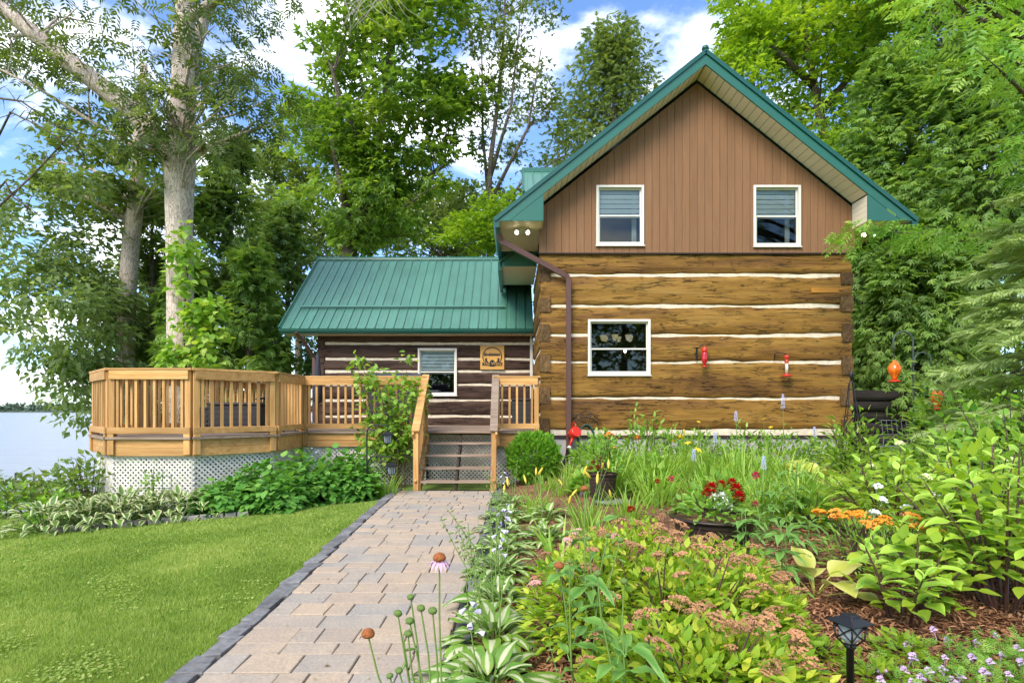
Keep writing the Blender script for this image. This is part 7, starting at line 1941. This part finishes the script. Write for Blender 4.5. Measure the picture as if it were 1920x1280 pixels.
for i, (x_, y_, r_, h_, m_, lab_) in enumerate(((1.75, 9.0, .3, .5, L_VINE, 'broad-leaved bright perennial right of the smaller pot'), (2.35, 9.4, .32, .55, L_GREEN, 'broad-leaved perennial among the strap leaves below the lower window'), (2.0, 8.1, .3, .45, L_VINE, 'broad-leaved perennial behind the crimson flowers'),
        (3.3, 9.9, .35, .55, L_VINE, 'broad-leaved perennial under the bottle feeder'), (2.8, 7.6, .3, .45, L_GREEN, 'broad-leaved perennial behind the magenta flower'), (3.9, 9.9, .35, .5, L_GREEN, 'broad-leaved perennial left of the golden-green hosta'), (3.3, 6.3, .3, .45, L_VINE, 'broad-leaved perennial right of the wide pot'),
        (1.15, 8.5, .25, .4, L_GREEN, 'broad-leaved perennial left of the smaller pot'), (4.5, 7.6, .4, .5, L_VINE, 'broad-leaved perennial by the flagstone edge'), (2.3, 6.2, .28, .42, L_GREEN, 'broad-leaved perennial just behind the wide pot'))):
    shrub('broad_leaved_perennial', lab_, x_, y_, r_, h_, T_L, (.15, .08), 200, m_, 900 + i, 'broad-leaved perennials in the middle bed', cat='plant', stems=7, tint=(.5, .22), upright=.35, low=.2)
# coreopsis
q = MB(); tv, tf = T_leaf(.1, .1)
for k in range(8):
    a = k * math.pi / 4; q.add([((x_ * .018) * math.cos(a) - (y_ * .028) * math.sin(a), (x_ * .018) * math.sin(a) + (y_ * .028) * math.cos(a), z_ * .03) for x_, y_, z_ in tv], tf)
daisy = q.mesh('blossom'); daisy.materials.append(M_YEL)
for i, (px_, py_, Y_) in enumerate(((1310, 790, 10.4), (1325, 795, 10.4), (1295, 802, 10.3), (1388, 796, 10.4), (1432, 785, 10.5), (1445, 800, 10.4), (1520, 813, 10.2), (1525, 828, 10.1), (1300, 836, 9.8), (1455, 848, 9.6))):
    bloom('yellow daisy-like flower ' + ['leftmost of a pair above the strap leaves', 'beside the pair with a thin stem by the foundation', 'lowest of three near the pale yellow daylily', 'just right of the shorter blue spike', 'standing alone in front of the lowest log', 'left of the tallest blue spike', 'near the corner of the log wall', 'beside the blue spike near the foundation corner', 'low over the strap leaves', 'above the golden-green hosta'][i].replace('leftmost of a pair', 'one of a pair'), px_, py_, Y_, daisy, 1.5, 'yellow_daisy', 'yellow daisies in front of the log wall', i)
# blue spikes
def bspike(h, seed):
    q = MB(); rr = random.Random(seed)
    for k in range(int(h / .012)):
        for j in range(6):
            a = j * 1.047 + k * .5; r0 = .034 * (1 - .6 * k * .012 / h); s_ = .010; p = Vector((r0 * math.cos(a), r0 * math.sin(a), k * .012)) 
            if rr.random() < .25: continue
            q.add([p + Vector((0, 0, s_)), p + Vector((s_, 0, 0)), p + Vector((0, s_, 0)), p + Vector((-s_, 0, 0)), p + Vector((0, -s_, 0))], [(0, 1, 2), (0, 2, 3), (0, 3, 4), (0, 4, 1)])
    q.tube([(0, 0, -.05), (0, 0, h)], [.005, .002], 5); me = q.mesh('flower_spike'); me.materials.append(M_BLUE); return me
BS = [bspike(.28, 1), bspike(.2, 2)]
bl = ['tallest pale blue flower spike in front of the log wall', 'pale blue flower spike with a yellow bud below it', 'short pale blue spike over the strap leaves', 'pale blue spike near the foundation corner', 'small pale blue spike behind the magenta flower', 'pale blue spike beside the pale yellow daylily']
for i, (px_, py_, Y_, k_) in enumerate(((1468, 752, 10.0, 0), (1380, 776, 10.0, 1), (1341, 815, 9.4, 1), (1527, 805, 10.0, 1), (1432, 862, 7.5, 1), (1301, 848, 8.3, 1))):
    p = P(px_, py_, Y_); z_ = gz(p.x, Y_); t = thing('blue_flower_spike', bl[i], 'flower', (p.x, Y_, z_), 'pale blue flower spikes')
    MB().tube([(p.x + .03, Y_, z_ - .02), (p.x + .015, Y_, (z_ + p.z) / 2), tuple(p)], [.008, .007, .005], 6, caps=False).build('stem', M_STALK, t)
    copy_part(BS[k_], t, p - Vector((p.x, Y_, z_)) - Vector((0, 0, .12)), None, .9, 'flower_spike')
    for k in range(6): copy_part(leaf_me[k % 3], t, (.02, 0, (p.z - z_) * (.08 + .12 * k)), (0, 0, k * 2.4), .9, 'leaf')
# plant in the obelisk
ox = P(1596, 0, 9.2).x; shrub('bee_balm', 'bright leafy perennial filling the obelisk trellis', ox, 9.15, .5, 1.25, T_L, (.12, .05), 900, L_VINE, 860, cat='plant', stems=16, tint=(.5, .22), upright=.45, low=.35, shell=.35)
# wispy ornamental grass
t = thing('feather_grass', 'wispy brownish ornamental grass beside the flagstone', 'grass', (3.85, 7.0, gz(3.85, 7.0))); blades('foliage', leafmat('wispy_grass', (.10, .12, .03), (.22, .20, .06), (.40, .30, .14), .3), 3.85, 7.0, gz(3.85, 7), 220, .42, .005, 870, t, spread=.2, lean=.5)
# milkweed stems in the middle bed
for i, (px_, Y_, h_) in enumerate(((1480, 6.2, .75), (1440, 5.6, .6), (1470, 3.9, .55), (1400, 4.6, .5), (1500, 5.0, .35))):
    x_ = P(px_, 0, Y_).x; z_ = gz(x_, Y_); t = thing('milkweed', ['tall milkweed stem right of the wide pot', 'milkweed in front of the wide pot', 'milkweed above the yellow hosta', 'leafy milkweed behind the spirea', 'short milkweed on the open mulch'][i], 'plant', (x_, Y_, z_), 'milkweed stems in the middle bed')
    for s_ in range(3):
        ox_ = random.Random(i * 5 + s_).uniform(-.12, .12); MB().tube([(x_ + ox_ * .3, Y_, z_ - .02), (x_ + ox_, Y_ + .02 * s_, z_ + h_)], [.006, .004], 5, caps=False).build('stem', M_STALK, t)
        for k in range(12):
            copy_part(HG[2 + k % 3] if False else leaf_me[k % 3], t, (ox_ * (.3 + .7 * k / 12), .02 * s_ * k / 12, h_ * (.15 + .85 * k / 12)), (0, 0, (k // 2) * 1.57 + (k % 2) * 3.14 + s_), 1.0, 'leaf')
# shrubs at the right edge
rsl = ['yellow-green viburnum in front of the cedars', 'broad leafy shrub at the outer edge of the garden', 'leafy shrub below the viburnum', 'low shrub in front of the stone post', 'tall leafy shrub beside the spruce', 'low fern-like plant by the flagstones']
for i, (px_, Y_, r_, h_, m_, lf) in enumerate(((1840, 8.4, 1.15, 2.35, L_VINE, (.13, .075)), (1920, 6.6, 1.0, 1.75, L_GREEN, (.12, .07)), (1800, 7.6, .8, 1.2, L_GREEN, (.12, .07)), (1740, 8.4, .6, .75, L_GREEN, (.12, .05)), (1930, 9.6, 1.1, 2.6, L_VINE, (.13, .08)), (1690, 7.9, .5, .45, L_GREEN, (.12, .04)))):
    x_ = P(px_, 0, Y_).x; shrub('garden_shrub', rsl[i], x_, Y_, r_, h_, T_L, lf, 1500 if r_ > .9 else 650, m_, 880 + i, 'leafy shrubs at the garden edge', tint=(.45, .25), stems=14, low=.4, shell=.3)
for i, (x_, y_, r_, h_) in enumerate(((4.6, 4.6, .7, 1.2), (5.2, 5.6, .9, 1.5))):
    shrub('garden_shrub', ['leafy shrub outside the panicle hydrangeas', 'leafy shrub under the overhanging tree'][i], x_, y_, r_, h_, T_L, (.12, .07), 600, L_GREEN, 940 + i, 'leafy shrubs at the garden edge', tint=(.45, .25), stems=12, low=.4, shell=.3)
bloom('yellow lily with a long bud in the shade of the log wall', 1688, 828, 9.6, LYy, 1.0, 'yellow_lily', None, 3)
